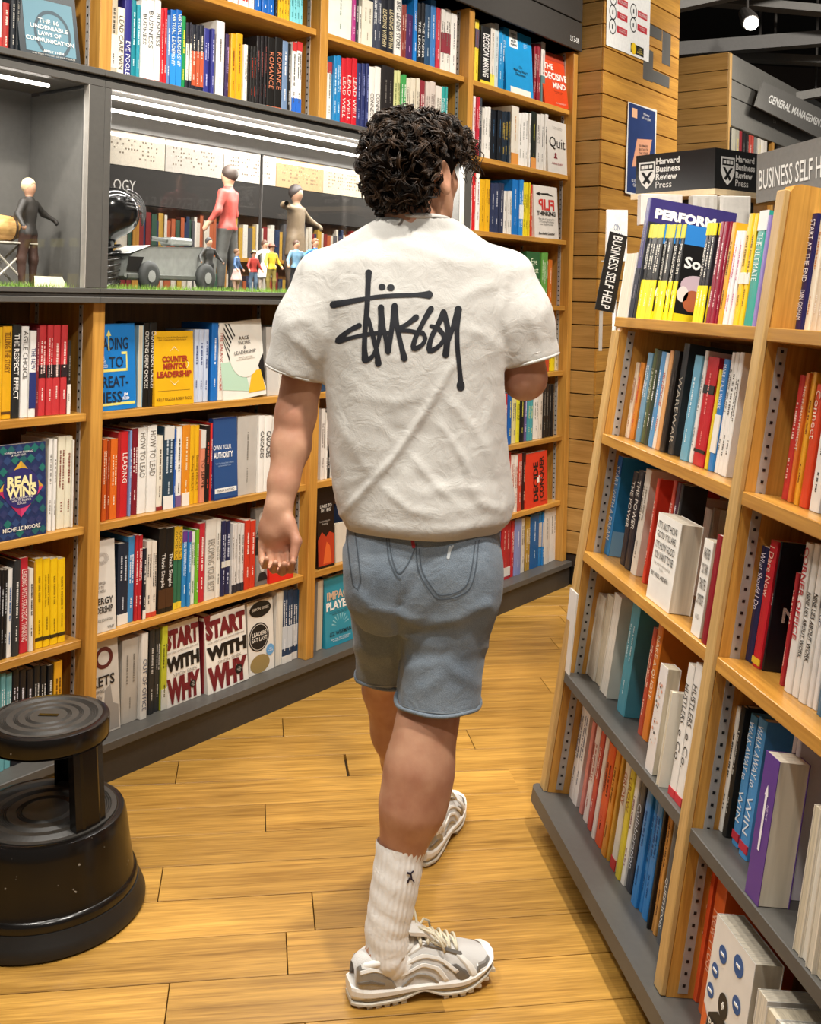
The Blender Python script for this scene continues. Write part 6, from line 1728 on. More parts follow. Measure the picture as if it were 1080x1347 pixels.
# ------------------------------------------------------------------ strokes laid onto cloth
class Cloth:
    def __init__(self, V, Q):
        self.t = BVHTree.FromPolygons(V.tolist(), Q.tolist())
    def hit(self, x, y):
        o = np.array([0, 0, HC]); p = J(x, y, 1.0) - o
        h = self.t.ray_cast(Vector(o), Vector(p).normalized(), 6)
        return (np.array(h[0]), np.array(h[1])) if h[0] is not None else None
    def stroke(self, mb, pts, wid, lift=.0012, across=4, step=3.0):
        P = np.array(pts, float)
        # Catmull-Rom resample
        out = []; W = wid if hasattr(wid, '__len__') else [wid] * len(P)
        for i in range(len(P) - 1):
            p0, p1, p2, p3 = P[max(i - 1, 0)], P[i], P[i + 1], P[min(i + 2, len(P) - 1)]
            n = max(2, int(np.hypot(*(p2 - p1)) / step))
            for k in range(n):
                t = k / n
                out.append((.5 * ((2 * p1) + (-p0 + p2) * t + (2 * p0 - 5 * p1 + 4 * p2 - p3) * t * t + (-p0 + 3 * p1 - 3 * p2 + p3) * t ** 3), W[i] * (1 - t) + W[i + 1] * t))
        out.append((P[-1], W[-1]))
        # round ends
        def ext(i, j, sgn):
            d = out[i][0] - out[j][0]; d = d / (np.hypot(*d) + 1e-9); w = out[i][1]
            return [(out[i][0] + d * w * .5 * math.sin(a), w * math.cos(a)) for a in (math.pi * .16, math.pi * .30, math.pi * .42, math.pi * .49)]
        out = ext(0, 1, 1)[::-1] + out + ext(-1, -2, 1)
        rows = []
        for i, (p, w) in enumerate(out):
            d = out[min(i + 1, len(out) - 1)][0] - out[max(i - 1, 0)][0]; d = d / (np.hypot(*d) + 1e-9); nn = np.array([-d[1], d[0]])
            row = []
            for k in range(across + 1):
                q = p + nn * w * (k / across - .5)
                h = self.hit(*q)
                row.append(None if h is None else place(h[0] + h[1] * lift))
            rows.append(row)
        for i in range(len(rows) - 1):
            for k in range(across):
                q4 = [rows[i][k], rows[i + 1][k], rows[i + 1][k + 1], rows[i][k + 1]]
                if all(v is not None for v in q4): mb.quad(*q4)
tc_ = Cloth(teeV, teeQ)
# printed script on the back, traced stroke by stroke (zoom frame 414,335 x4.516)
Lg = lambda pts: [(414 + x / 4.516, 335 + y / 4.516) for x, y in pts]
LOGO = [
 ([(321, 108), (318, 165), (312, 300), (300, 450), (296, 560), (301, 622)], [9, 7, 7, 6.5, 7, 10]),
 ([(112, 297), (300, 262), (420, 246), (600, 239), (678, 238)], [9.5, 5.5, 5.5, 5.5, 10.5]),
 ([(398, 191), (403, 191)], [8, 8]), ([(449, 195), (455, 195)], [8.5, 8.5]),
 ([(265, 421), (200, 455), (137, 512), (215, 494), (330, 470), (455, 462)], [7, 6, 8, 5, 5.5, 5]),
 ([(320, 380), (348, 490), (370, 580), (378, 645)], [5, 6, 6.5, 9]),
 ([(306, 625), (348, 598), (382, 500), (394, 400), (394, 314)], [8, 5, 5.5, 7, 8.5]),
 ([(394, 325), (408, 430), (428, 520), (436, 572)], [8, 6, 6.5, 8.5]),
 ([(475, 305), (464, 400), (452, 480), (438, 565)], [8.5, 7, 6.5, 7]),
 ([(475, 315), (490, 430), (514, 540), (532, 614)], [8, 6.5, 6.5, 9]),
 ([(602, 372), (550, 412), (490, 446), (560, 452), (640, 468)], [8, 6, 5, 5.5, 5]),
 ([(690, 322), (658, 375), (632, 425), (600, 490), (586, 556), (632, 540), (658, 498), (640, 462)], [8, 7, 6, 6.5, 7, 5.5, 5.5, 5.5]),
 ([(765, 342), (735, 410), (692, 495), (682, 570), (738, 542), (768, 492), (735, 440), (692, 424)], [8, 7, 6.5, 7.5, 5.5, 6, 6.5, 5]),
 ([(767, 345), (790, 440), (786, 520), (778, 592)], [8, 7, 8, 9]),
 ([(780, 540), (815, 450), (850, 335)], [7, 6, 9]),
 ([(852, 326), (845, 440), (848, 560), (862, 700), (866, 770)], [10, 6.5, 6, 6, 8]), ([(866, 772), (867, 786)], [10.5, 10.5]),
]
ink = INK('23252b')
for i, (pts, wd) in enumerate(LOGO):
    mb = MB(); tc_.stroke(mb, Lg(pts), wd, .0010 + .0001 * (i % 4), 4, 3.0)
    if mb.v: mb.build('shirt_print', ink, shirt)

# ------------------------------------------------------------------ denim shorts
sh = Vol([J(440, 800, 2.2)[0] - .03, 1.98, J(0, 965, 2.16)[2]], [J(665, 700, 2.2)[0] + .03, 2.50, J(0, 655, 2.2)[2] + .03], .0045)
sh.loft([sec(640, 462, 652, 2.205, .108), sec(690, 456, 658, 2.205, .116), sec(740, 456, 656, 2.21, .122), sec(790, 460, 650, 2.215, .118), sec(815, 470, 640, 2.22, .10)], .02, p=2.3)
def tubeloft(vol, secs, k, p=2.2):
    S = []
    for (x, y, dep, a, b) in secs:
        q = J(x, y, dep); S.append((q[2], q[0], q[1], a, b))
    vol.loft(S, k, p=p)
tubeloft(sh, [(598, 725, 2.205, .090, .098), (591, 785, 2.20, .095, .098), (583, 840, 2.185, .091, .092), (577, 895, 2.17, .0875, .087), (576, 921, 2.165, .089, .087)], .012)
tubeloft(sh, [(512, 725, 2.22, .088, .095), (512, 785, 2.26, .086, .092), (514, 835, 2.31, .083, .088), (515, 872, 2.36, .0815, .085), (515, 889, 2.38, .083, .085)], .03)
sh.ell(J(604, 768, 2.135), (.075, .055, .085), None, .07); sh.ell(J(510, 768, 2.145), (.07, .055, .085), None, .07)
for (x, y, dep, r_) in ((576, 927, 2.165, .0755), (515, 895, 2.38, .070)):
    q = J(x, y, dep); sh.cone(q - np.array([0, 0, .02]), q + np.array([0, 0, .045]), r_, r_, .004, 's')
V, Q = sh.mesh(); V = relax(V, Q, 3, .5); N_ = vnormals(V, Q)
PXx, PXy = pix(V)
FO2 = [([(525, 800), (524, 850), (522, 930)], -.006, 6), ([(530, 812), (560, 822), (600, 815), (640, 795)], .005, 8), ([(535, 842), (575, 850), (615, 842)], .0035, 10), ([(470, 780), (490, 800), (520, 806)], .004, 8), ([(540, 880), (590, 868), (635, 850)], .003, 10), ([(640, 720), (646, 780), (640, 850)], .003, 8), ([(470, 850), (490, 862), (515, 860)], .003, 9), ([(560, 905), (590, 880), (625, 900)], .003, 9), ([(528, 790), (545, 770), (560, 740)], -.003, 8)]
disp = np.zeros(len(V))
for pts, hgt, wd in FO2:
    best = np.full(len(V), 1e9); P = np.array(pts, float)
    for i in range(len(P) - 1):
        a, b = P[i], P[i + 1]; ab = b - a; t = np.clip(((PXx - a[0]) * ab[0] + (PXy - a[1]) * ab[1]) / (ab @ ab), 0, 1)
        best = np.minimum(best, np.hypot(PXx - a[0] - t * ab[0], PXy - a[1] - t * ab[1]))
    disp += hgt * np.exp(-(best / wd) ** 2) * (N_[:, 1] < .2)
disp += .0022 * noise3(V, 48, 21) + .001 * noise3(V, 120, 22)
V = V + N_ * disp[:, None]
shorts = obj_from('denim_shorts', place(V), Q, M_DENIM, man)
sc_ = Cloth(V, Q)
TH1, TH2, PALE = INK('56616c'), INK('93a0ab'), INK('cfd6da')
def seam(pts, w, mt, name='seam'):
    mb = MB(); sc_.stroke(mb, pts, w, .0012, 2, 4)
    if mb.v: mb.build(name, mt, shorts)
Zs = lambda pts: [(330 + x / 2.634, 460 + y / 2.634) for x, y in pts]
for pts in ([(470, 640), (478, 720), (505, 785), (520, 792)], [(478, 640), (488, 715), (512, 775), (545, 740), (568, 690)], [(572, 672), (580, 760), (620, 835), (662, 866), (760, 824), (790, 660)], [(584, 690), (592, 760), (628, 824), (664, 852), (748, 814), (778, 664)], [(332, 640), (356, 818), (380, 804), (362, 630)]):
    seam(Zs(pts), 1.6, TH1)
seam(Zs([(690, 685), (684, 720)]), 4.0, PALE, 'worn_patch'); seam(Zs([(700, 680), (690, 700)]), 2.2, PALE, 'worn_patch')
seam(Zs([(559, 655), (564, 682)]), 4.5, INK('b0303a'), 'red_tab')
seam([(465, 893), (480, 899), (500, 903), (523, 902)], 1.5, TH2); seam([(522, 925), (550, 934), (590, 938), (629, 930)], 1.5, TH2)
# rolled hems
for (x, y, dep, a, b) in ((576, 920, 2.165, .0872, .0852), (515, 888, 2.38, .0812, .0832)):
    c = J(x, y, dep); ring = [place(c + np.array([a * np.sign(math.cos(t)) * abs(math.cos(t)) ** .9, b * np.sign(math.sin(t)) * abs(math.sin(t)) ** .9, .0016 * math.sin(5 * t)])) for t in np.linspace(0, 2 * math.pi, 49)]
    MB().tube(ring, .0048, 8, caps=False).build('rolled_hem', M_DENIM, shorts, smooth=True)
# ------------------------------------------------------------------ socks
M_SOCK = cloth_mat('ribbed_sock', 'f6f5f2', 500, .3)
def sock(path, rads, flat=1.0, emblem=None):
    b = MB(); seg = 108; pts = [np.array(p) for p in path]
    # densify
    ts = np.linspace(0, len(pts) - 1, 34); P = np.stack([np.interp(ts, range(len(pts)), [p[i] for p in pts]) for i in range(3)], 1); R_ = np.interp(ts, range(len(pts)), rads)
    vs_, fs = [], []
    for i in range(len(P)):
        t = P[min(i + 1, len(P) - 1)] - P[max(i - 1, 0)]; t /= np.linalg.norm(t)
        u = np.cross(t, [0, 1, 0]); u /= np.linalg.norm(u); v = np.cross(t, u)
        fade = np.clip(1 - (ts[i] / (len(pts) - 1) - .72) / .12, 0, 1)
        for k in range(seg):
            a = 2 * math.pi * k / seg
            r_ = R_[i] + .0009 * math.cos(27 * a) * fade + (.0012 if i < 2 else 0) + .0008 * math.sin(ts[i] * 9 + 2 * a) + .0015 * (1 - fade) * math.sin(ts[i] * 30 + 3 * math.sin(a))
            vs_.append(place(P[i] + r_ * (math.cos(a) * u * flat + math.sin(a) * v)))
    for i in range(len(P) - 1):
        for k in range(seg):
            k2 = (k + 1) % seg; fs.append((i * seg + k, i * seg + k2, (i + 1) * seg + k2, (i + 1) * seg + k))
    o = b.add(vs_, fs).build('sock', M_SOCK, man, smooth=True)
    return o, np.array(vs_) + BASE, np.array(fs)
fR = (toeR - heelR) / np.linalg.norm(toeR - heelR); fL = (toeL - heelL) / np.linalg.norm(toeL - heelL)
up3 = np.array([0, 0, 1.0])
sk, sv, sq = sock([J(528, 1110, 2.125), J(522, 1150, 2.115), J(515, 1190, 2.107), J(509, 1222, 2.10), heelR + fR * .075 + up3 * .075, heelR + fR * .10 + up3 * .055], [.0495, .0485, .046, .044, .043, .038])
s2 = Cloth(sv, sq)
eb = MB()
for pts, w in (([(536, 1148), (540, 1150), (541, 1156)], 2.6), ([(538, 1155), (536, 1160)], 2.0), ([(541, 1155), (544, 1160)], 1.8), ([(540, 1149), (543, 1146)], 2.0)):
    s2.stroke(eb, pts, w, .0016, 2, 1.5)
if eb.v: eb.build('sock_emblem', INK('26203a'), sk)
tL = lambda t: kneL * (1 - t) + ankL * t
sock([tL(.58), tL(.7), tL(.85), tL(1.0), heelL + fL * .07 + up3 * .075, heelL + fL * .10 + up3 * .055], [.050, .0465, .043, .041, .041, .037])

# ------------------------------------------------------------------ trainers
M_MESHW = cloth_mat('shoe_mesh', 'dedcd8', 900, .9, .7)
M_SILV = paint('a5a29c', .32, metal=.55, grain=.08)
M_SILVD = paint('807d78', .38, metal=.4, grain=.1)
M_WHT = paint('f1efe9', .45, grain=.03)
M_RUB = paint('d9d4c6', .6, grain=.06)
M_LACE = paint('e9e1c8', .8, grain=.08, scale=300, bump=.4)
sx_ = [0, .01, .03, .06, .10, .14, .18, .215, .245, .27, .283, .291, .296, .2985]
sw_ = [.020, .030, .0355, .037, .038, .042, .0475, .0505, .0495, .044, .037, .029, .019, .006]
st_ = [.075, .088, .092, .084, .088, .106, .094, .079, .069, .060, .053, .046, .040, .034]
def SU(x, ph, off=0.0):
    w = np.interp(x, sx_, sw_) + off; zt = np.interp(x, sx_, st_) + off; zb = .024 + max(0, (x - .22)) * .14 + max(0, .04 - x) * .1
    c, s = math.cos(ph), math.sin(ph)
    return np.array([x, w * math.copysign(abs(c) ** .72, c), zb + (zt - zb) * max(s, 0) ** .82])
def shoe(heel, fd, side):
    """side = +1 shows its outer flank toward -y of the shoe"""
    lx = np.array([fd[0], fd[1], 0]); ly = np.array([-fd[1], fd[0], 0])
    W = lambda p: place(heel + lx * p[0] + ly * p[1] + up3 * p[2])
    b = MB(); nx, nph = 44, 26
    xs = np.linspace(.0005, .2955, nx)
    for i in range(nx - 1):
        for k in range(nph):
            p0, p1 = math.pi * k / nph, math.pi * (k + 1) / nph
            b.quad(W(SU(xs[i], p0)), W(SU(xs[i + 1], p0)), W(SU(xs[i + 1], p1)), W(SU(xs[i], p1)))
    up_ = b.build('shoe', M_MESHW, man, smooth=True)
    bm = bmesh.new(); bm.from_mesh(up_.data); bmesh.ops.remove_doubles(bm, verts=bm.verts, dist=.0001); bmesh.ops.recalc_face_normals(bm, faces=bm.faces); bm.to_mesh(up_.data); bm.free()
    for p in up_.data.polygons: p.use_smooth = True
    def patch(c0, c1, name, mt, off=.0016, n=14, m=5):
        """band between two curves given as lists of (x, phi) on both flanks"""
        for sd in (0, 1):
            A = np.array(c0); B_ = np.array(c1); mb = MB()
            ia = lambda C, t: np.array([np.interp(t, np.linspace(0, 1, len(C)), C[:, 0]), np.interp(t, np.linspace(0, 1, len(C)), C[:, 1])])
            rows = []
            for i in range(n + 1):
                a, c = ia(A, i / n), ia(B_, i / n); row = []
                for k in range(m + 1):
                    q = a * (1 - k / m) + c * (k / m); ph = q[1] if sd == 0 else math.pi - q[1]
                    o_ = off if 0 < k < m and 0 < i < n else off * .25
                    row.append(W(SU(q[0], ph, o_)))
                rows.append(row)
            for i in range(n):
                for k in range(m):
                    q4 = [rows[i][k], rows[i + 1][k], rows[i + 1][k + 1], rows[i][k + 1]]
                    mb.quad(*(q4 if sd == 0 else q4[::-1]))
            mb.build(name, mt, up_, smooth=True)
    patch([(.002, .02), (.04, .02), (.085, .02)], [(.004, 1.0), (.035, .95), (.075, .30)], 'heel_counter', M_SILV, .0024)
    patch([(.006, .55), (.04, .62), (.075, .50)], [(.006, .75), (.04, .80), (.08, .62)], 'heel_stripe', M_WHT, .004)
    patch([(.004, .25), (.03, .28), (.06, .22)], [(.004, .36), (.03, .40), (.06, .30)], 'heel_stripe', M_SILVD, .0038)
    patch([(.06, .95), (.10, .98), (.13, 1.02), (.165, 1.1)], [(.06, 1.12), (.10, 1.18), (.135, 1.32), (.17, 1.36)], 'collar_trim', M_WHT, .003)
    patch([(.125, 1.08), (.16, 1.02), (.20, .95), (.222, .92)], [(.135, 1.26), (.165, 1.22), (.20, 1.18), (.222, 1.16)], 'eyestay', M_SILVD, .0032)
    patch([(.075, .62), (.12, .70), (.17, .62), (.205, .25)], [(.075, .76), (.12, .86), (.175, .76), (.215, .35)], 'side_stripe', M_WHT, .0036)
    patch([(.085, .36), (.13, .46), (.16, .36), (.18, .06)], [(.085, .46), (.13, .58), (.17, .46), (.19, .10)], 'side_stripe', M_WHT, .0036)
    patch([(.085, .05), (.11, .30), (.15, .16), (.165, .03)], [(.10, .06), (.125, .34), (.155, .22), (.172, .04)], 'side_panel', M_SILV, .0022)
    patch([(.175, .50), (.195, .34), (.21, .05)], [(.205, .62), (.225, .40), (.235, .06)], 'side_panel', M_SILVD, .0022)
    patch([(.205, 1.0), (.222, .6), (.236, .1)], [(.222, 1.02), (.24, .62), (.252, .1)], 'vamp_strap', M_WHT, .0034)
    patch([(.245, .02), (.27, .02), (.292, .1)], [(.25, .62), (.268, .75), (.285, 1.2)], 'toe_guard', M_SILV, .0024)
    patch([(.254, .22), (.27, .26), (.284, .4)], [(.256, .34), (.27, .42), (.282, .62)], 'toe_guard_line', M_WHT, .0036)
    patch([(.262, .06), (.276, .06), (.29, .2)], [(.264, .16), (.277, .2), (.289, .36)], 'toe_guard_line', M_SILVD, .0034)
    # padded collar roll and tongue
    ring = [W(np.array([.066 + .058 * math.cos(t), .029 * math.sin(t), .086 + .012 * math.cos(t)])) for t in np.linspace(0, 2 * math.pi, 37)]
    MB().tube(ring, .0068, 10, caps=False).build('padded_collar', M_WHT, up_, smooth=True)
    tg = MB(); T0 = []
    for i in range(9):
        u = i / 8; x = .195 - .085 * u; z = np.interp(x, sx_, st_) + .004 + .038 * u ** 1.6
        T0.append([W(np.array([x, y, z - abs(y) * .25])) for y in (-.022, -.011, 0, .011, .022)] + [W(np.array([x + .004, y, z - .008 - abs(y) * .25])) for y in (.022, .011, 0, -.011, -.022)])
    for i in range(8):
        for k in range(10): tg.quad(T0[i][k], T0[i + 1][k], T0[i + 1][(k + 1) % 10], T0[i][(k + 1) % 10])
    tg.add(T0[-1], [tuple(range(10))]); tg.build('tongue', M_WHT, up_, smooth=True)
    # laces
    for i in range(6):
        x = .135 + .0155 * i
        zz = np.interp(x, sx_, st_) + .0055
        for s_ in (1, -1):
            pts = [W(np.array([x + .010 * t * s_ * .7, -.026 + .052 * t, zz + .006 - .014 * (2 * t - 1) ** 2 + .001 * s_])) for t in np.linspace(0, 1, 9)]
            MB().tube(pts, .0027, 6).build('lace', M_LACE, up_, smooth=True)
    kx, kz = .135, .122
    for s_, ln in ((-1, 1.0), (1, .9)):
        lp = [W(np.array([kx + .018 * math.sin(t) * s_ * .3 + .05 * ln * (1 - math.cos(t)) * .5 * (1 if s_ < 0 else -.45), s_ * .030 * math.sin(t * .5) * 1.1, kz + .012 * math.sin(t) + (.022 if s_ > 0 else -.012) * (1 - math.cos(t))])) for t in np.linspace(0, 2 * math.pi, 19)]
        MB().tube(lp, .0026, 6).build('lace_loop', M_LACE, up_, smooth=True)
        ed = [W(np.array([kx + .002, 0, kz])), W(np.array([kx + .02, s_ * .018, kz + .004])), W(np.array([kx + .038, s_ * .036, kz - .014])), W(np.array([kx + .045, s_ * .044, kz - .034]))]
        MB().tube(ed, .0025, 6).build('lace_end', M_LACE, up_, smooth=True)
    MB().ell(W(np.array([kx, 0, kz])), (.006, .006, .006), 10, 6).build('lace_knot', M_LACE, up_, smooth=True)
    # sole in three layers: foam, gel window, outsole with tread blocks
    def layer(z0f, z1f, grow, name, mt, x0=0.0, x1=.298, n=40):
        mb = MB(); R_ = []
        for x in np.linspace(x0, x1, n):
            xe = min(max(x, .0), .298)
            w = max(np.interp(xe, sx_, sw_), .004) + grow
            if xe < .012: w = max(.018 + grow, w * .9)
            z0, z1 = z0f(x), z1f(x)
            R_.append([W(np.array([x - .006 * (1 if x < .01 else 0), y * w, z])) for y, z in ((-.86, z0), (-1, z0 + (z1 - z0) * .3), (-1.0, z0 + (z1 - z0) * .75), (-.93, z1), (.93, z1), (1.0, z0 + (z1 - z0) * .75), (1, z0 + (z1 - z0) * .3), (.86, z0))])
        for i in range(n - 1):
            for k in range(8): mb.quad(R_[i][k], R_[i + 1][k], R_[i + 1][(k + 1) % 8], R_[i][(k + 1) % 8])
        mb.add(R_[0], [tuple(range(8))]); mb.add(R_[-1], [tuple(range(8))[::-1]])
        o = mb.build(name, mt, up_); o.data.set_sharp_from_angle(angle=math.radians(50)); 
        for p in o.data.polygons: p.use_smooth = True
    toe = lambda x: max(0, x - .215) ** 1.6 * 1.9
    arch = lambda x: .012 * math.exp(-((x - .135) / .028) ** 2)
    layer(lambda x: .018 + toe(x) + arch(x) * .3, lambda x: .034 + toe(x) * .6 + (.006 if x < .08 else 0) * (1 - x / .08 if x < .08 else 0), .0045, 'midsole', M_WHT)
    layer(lambda x: .012 + toe(x) + arch(x), lambda x: .021 + toe(x) + arch(x) * .4, .001, 'gel_window', M_SILV, .004, .292)
    layer(lambda x: .0045 + toe(x) + arch(x) * 1.2, lambda x: .013 + toe(x) + arch(x), .0040, 'outsole', M_RUB)
    for i in range(17):
        x = .006 + .0172 * i
        if .105 < x < .165: continue
        w = max(np.interp(x, sx_, sw_), .012)
        mb = MB(); z = toe(x + .005)
        pts = [W(np.array([x + dx, dy * w, zz_ + z])) for zz_ in (.0002, .006) for dx, dy in ((0, -1.03), (.011, -1.03), (.011, 1.03), (0, 1.03))]
        mb.add(pts, [(3, 2, 1, 0), (4, 5, 6, 7), (0, 1, 5, 4), (1, 2, 6, 5), (2, 3, 7, 6), (3, 0, 4, 7)]).build('tread_block', M_RUB, up_)
    return up_
shoe(heelR, fR, 1)
shoe(heelL, fL, -1)
# ================================================================== contents of the display cabinets
CF = 1.3908
def grass_strip(s0, s1, parent_label, seed):
    rr = np.random.RandomState(seed); b = MB()
    n = int((s1 - s0) * 2600)
    for i in range(n):
        x = rr.uniform(s0, s1); y = rr.uniform(.024, .085) ; h = rr.uniform(.012, .026); a = rr.uniform(0, 6.28); l = rr.uniform(.0, .014); w = .0011
        ca, sa = math.cos(a), math.sin(a)
        b.add([(x - w * ca, y - w * sa, CF), (x + w * ca, y + w * sa, CF), (x + l * sa, y - l * ca * .5, CF + h)], [(0, 1, 2)], i % 3)
    o = b.build('artificial_grass', [paint('7fa63c', .6), paint('9cc052', .6), paint('5f8a2c', .6)], None, WALL.m)
    o['kind'] = 'stuff'; tag(o, parent_label, 'artificial grass')
grass_strip(-1.98, -1.185, 'green artificial grass strip in the plain-backed cabinet', 1)
grass_strip(-1.10, .63, 'green artificial grass strip in the long figurine cabinet', 2)
M_FSK = paint('c99a7c', .5)
def figurine(label, x, yb, dep, H_, top, legs, hair, pose='stand', face=0.0, skirt=None, shoes='2a2420', arm=(25, 25), group='small figurines in the long cabinet', skin='c99a7c', coat=None, hat=None):
    """plain painted collector's figure: one continuous body mesh, coloured by region"""
    s, _ = WALL.px(x, yb, dep)
    z0 = CF + .0005
    h = H_ * (1.3 if H_ < .2 else 1.0)
    vx = max(h / 80, .0012)
    v = Vol((-.36 * h, -.22 * h, 0), (.36 * h, .22 * h, 1.04 * h), vx)
    k = .03 * h
    v.ell((0, 0, .925 * h), (.055 * h, .06 * h, .072 * h), None, k); v.cone((0, 0, .80 * h), (0, 0, .88 * h), .032 * h, .03 * h, k)
    v.loft([(.50 * h, 0, 0, .088 * h, .06 * h), (.60 * h, 0, 0, .075 * h, .055 * h), (.72 * h, 0, 0, .105 * h, .062 * h), (.80 * h, 0, 0, .10 * h, .05 * h), (.825 * h, 0, 0, .05 * h, .035 * h)], k)
    for sx, st in ((-1, .03), (1, -.02)):
        v.chain([((sx * .05 * h, 0, .50 * h), .056 * h), ((sx * .062 * h, st * h, .27 * h), .042 * h), ((sx * .068 * h, st * h * .5, .05 * h), .027 * h)], k)
        v.ell((sx * .072 * h, -.03 * h + st * h * .5, .022 * h), (.03 * h, .06 * h, .022 * h), None, .02 * h)
        a = math.radians(arm[0] if sx < 0 else arm[1])
        sh_ = np.array([sx * .11 * h, 0, .785 * h]); el = sh_ + np.array([sx * math.sin(a) * .16 * h, -.01 * h, -math.cos(a) * .16 * h])
        bend = math.radians(35); wr = el + np.array([sx * math.sin(a * .8) * .10 * h, -math.sin(bend) * .14 * h, -math.cos(a) * .12 * h])
        v.chain([(sh_, .036 * h), (el, .028 * h), (wr, .02 * h)], k); v.ell(wr + np.array([0, -.012 * h, -.02 * h]), (.02 * h, .022 * h, .028 * h), None, .01 * h)
    if skirt: v.loft([(.30 * h, 0, 0, .155 * h, .13 * h), (.42 * h, 0, 0, .12 * h, .10 * h), (.54 * h, 0, 0, .08 * h, .06 * h)], .02 * h)
    if coat: v.loft([(.36 * h, 0, .0, .12 * h, .09 * h), (.60 * h, 0, 0, .09 * h, .07 * h), (.80 * h, 0, 0, .11 * h, .066 * h)], .02 * h)
    V, Q = v.mesh(); V = relax(V, Q, 1, .4)
    C_ = V[Q].mean(1) / h
    hand = (np.abs(C_[:, 0]) > .105) & (C_[:, 2] < .56) & (C_[:, 2] > .3)
    mi = np.where(C_[:, 2] > .845, 0, np.where(C_[:, 2] > (.30 if skirt else .36 if coat else .50), 1, np.where(C_[:, 2] > .055, 2, 3)))
    if skirt: mi = np.where((C_[:, 2] > .29) & (C_[:, 2] < .55) & (np.abs(C_[:, 0]) < .17), 4, mi)
    mi = np.where(hand & (np.abs(C_[:, 0]) > .15), 0, mi)
    root = empty('figurine', WALL.m @ T(s, dep, z0) @ Matrix.Rotation(face, 4, 'Z')); tag(root, label, 'figurine', group)
    mats = [paint(skin, .5), paint(top, .55, grain=.15, scale=90), paint(legs, .6, grain=.15, scale=90), paint(shoes, .5), paint(skirt or top, .6, grain=.12, scale=80)]
    obj_from('body', V, Q, mats, root, mi=mi)
    hb = Vol((-.1 * h, -.1 * h, .86 * h), (.1 * h, .12 * h, 1.05 * h), vx)
    hb.ell((0, .012 * h, .945 * h), (.064 * h, .068 * h, .072 * h), None, .01 * h); hb.ell((0, -.075 * h, .91 * h), (.06 * h, .05 * h, .055 * h), None, .01 * h, 's')
    V, Q = hb.mesh(); V = V + vnormals(V, Q) * (.006 * h * noise3(V / h, 60, 3))[:, None]
    obj_from('hair', V, Q, paint(hair, .6, grain=.2, scale=150), root)
    if hat:
        MB().lathe([(0, .99 * h), (.05 * h, .99 * h), (.056 * h, .96 * h), (.10 * h, .955 * h), (.10 * h, .948 * h), (0, .948 * h)], 20).build('cap', paint(hat, .7), root, smooth=True)
    MB().lathe([(0, -.0004), (.16 * h, -.0004), (.16 * h, .004), (0, .004)], 24).build('base_disc', paint('26221e', .5), root)
    return root
PI = math.pi
figurine('tall figurine in rust-red jumper and grey trousers, its back turned', 298, 352, .20, .43, 'a8443a', '4a4a46', '3a2e26', face=PI + .4, arm=(14, 20), group='large figurines in the cabinets')
figurine('large brown-coated figurine with raised arms, right of the rust-red one', 388, 350, .22, .40, '6a5a44', '4a3c30', '2c2420', face=.3, arm=(95, 60), coat=True, group='large figurines in the cabinets', skin='8a6a54')
figurine('pale-haired figurine in a dark jacket beside a wooden barrel', 36, 366, .12, .30, '35322e', '4a3228', 'd8c8a0', face=.5, arm=(40, 60), group='large figurines in the cabinets')
figurine('small figurine in white dress standing at the back row', 348, 345, .20, .145, 'e4e0d8', 'd8c8b8', '5a4030', skirt='e6e2da', arm=(60, 20))
figurine('small figurine in a yellow jacket and yellow trousers', 357, 356, .14, .135, 'e0be30', '8a7a3a', '6a4030', hat='a84a34')
figurine('small figurine in a pale pink skirt and blue top', 311, 371, .085, .112, '3f5f88', 'c9a08c', '6a4a30', skirt='d8b0a8', face=.5)
figurine('small figurine in a red waistcoat and jeans', 333, 370, .085, .112, 'b03a30', '5a7088', '3a2a20', hat='c8a060')
figurine('small dark soldier figurine holding its arms forward beside the model vehicle', 274, 368, .09, .135, '2f2f2c', '26262a', '2a2826', arm=(40, 40), shoes='1c1a18')
figurine('small figurine with pale blue shirt and black trousers', 389, 368, .09, .145, '6f98b4', '1e1e22', '4a3020', face=-.3)
figurine('small figurine in bright blue jacket and white trousers, arms out', 414, 362, .10, .155, '2c74b8', 'd8d0c4', '7a5034', arm=(60, 85), face=-.2)
figurine('small white-clad figurine right of the bright blue jacket', 432, 356, .16, .135, 'd8d4cc', '8a8478', 'c8b8a0', arm=(70, 30))
figurine('small grey figurine in the row left of the man', 446, 366, .12, .12, '7a7a78', '5a5854', '3a3634', arm=(50, 40))
figurine('grey armoured figurine nearest the man', 474, 372, .09, .155, '8a8a86', '6a6a68', '4a4846', arm=(70, 60), skin='9a9a96')
# tall staff of the brown figure
# white model armoured vehicle
sA, _ = WALL.px(160, 372, .09); sB, _ = WALL.px(292, 372, .09)
vh = empty('model_vehicle', WALL.m @ T((sA + sB) / 2, .15, CF + .0005) @ Matrix.Diagonal((1, 1, 1.3, 1))); tag(vh, 'grey and white model armoured vehicle with big wheels on the grass', 'model vehicle')
Lh = (sB - sA) / 2 * .92
prof = [(-Lh, .035), (-Lh * .96, .055), (-Lh * .86, .085), (-Lh * .5, .105), (Lh * .7, .112), (Lh, .085), (Lh * .98, .03), (-Lh * .9, .026)]
n = len(prof)
MB().add([(x, -.05, z) for x, z in prof] + [(x * .97, .06, z) for x, z in prof], [tuple(range(n))[::-1], tuple(range(n, 2 * n))] + [(i, i + n, (i + 1) % n + n, (i + 1) % n)[::-1] for i in range(n)]).build('hull', paint('8e918c', .45, grain=.12, scale=60), vh)
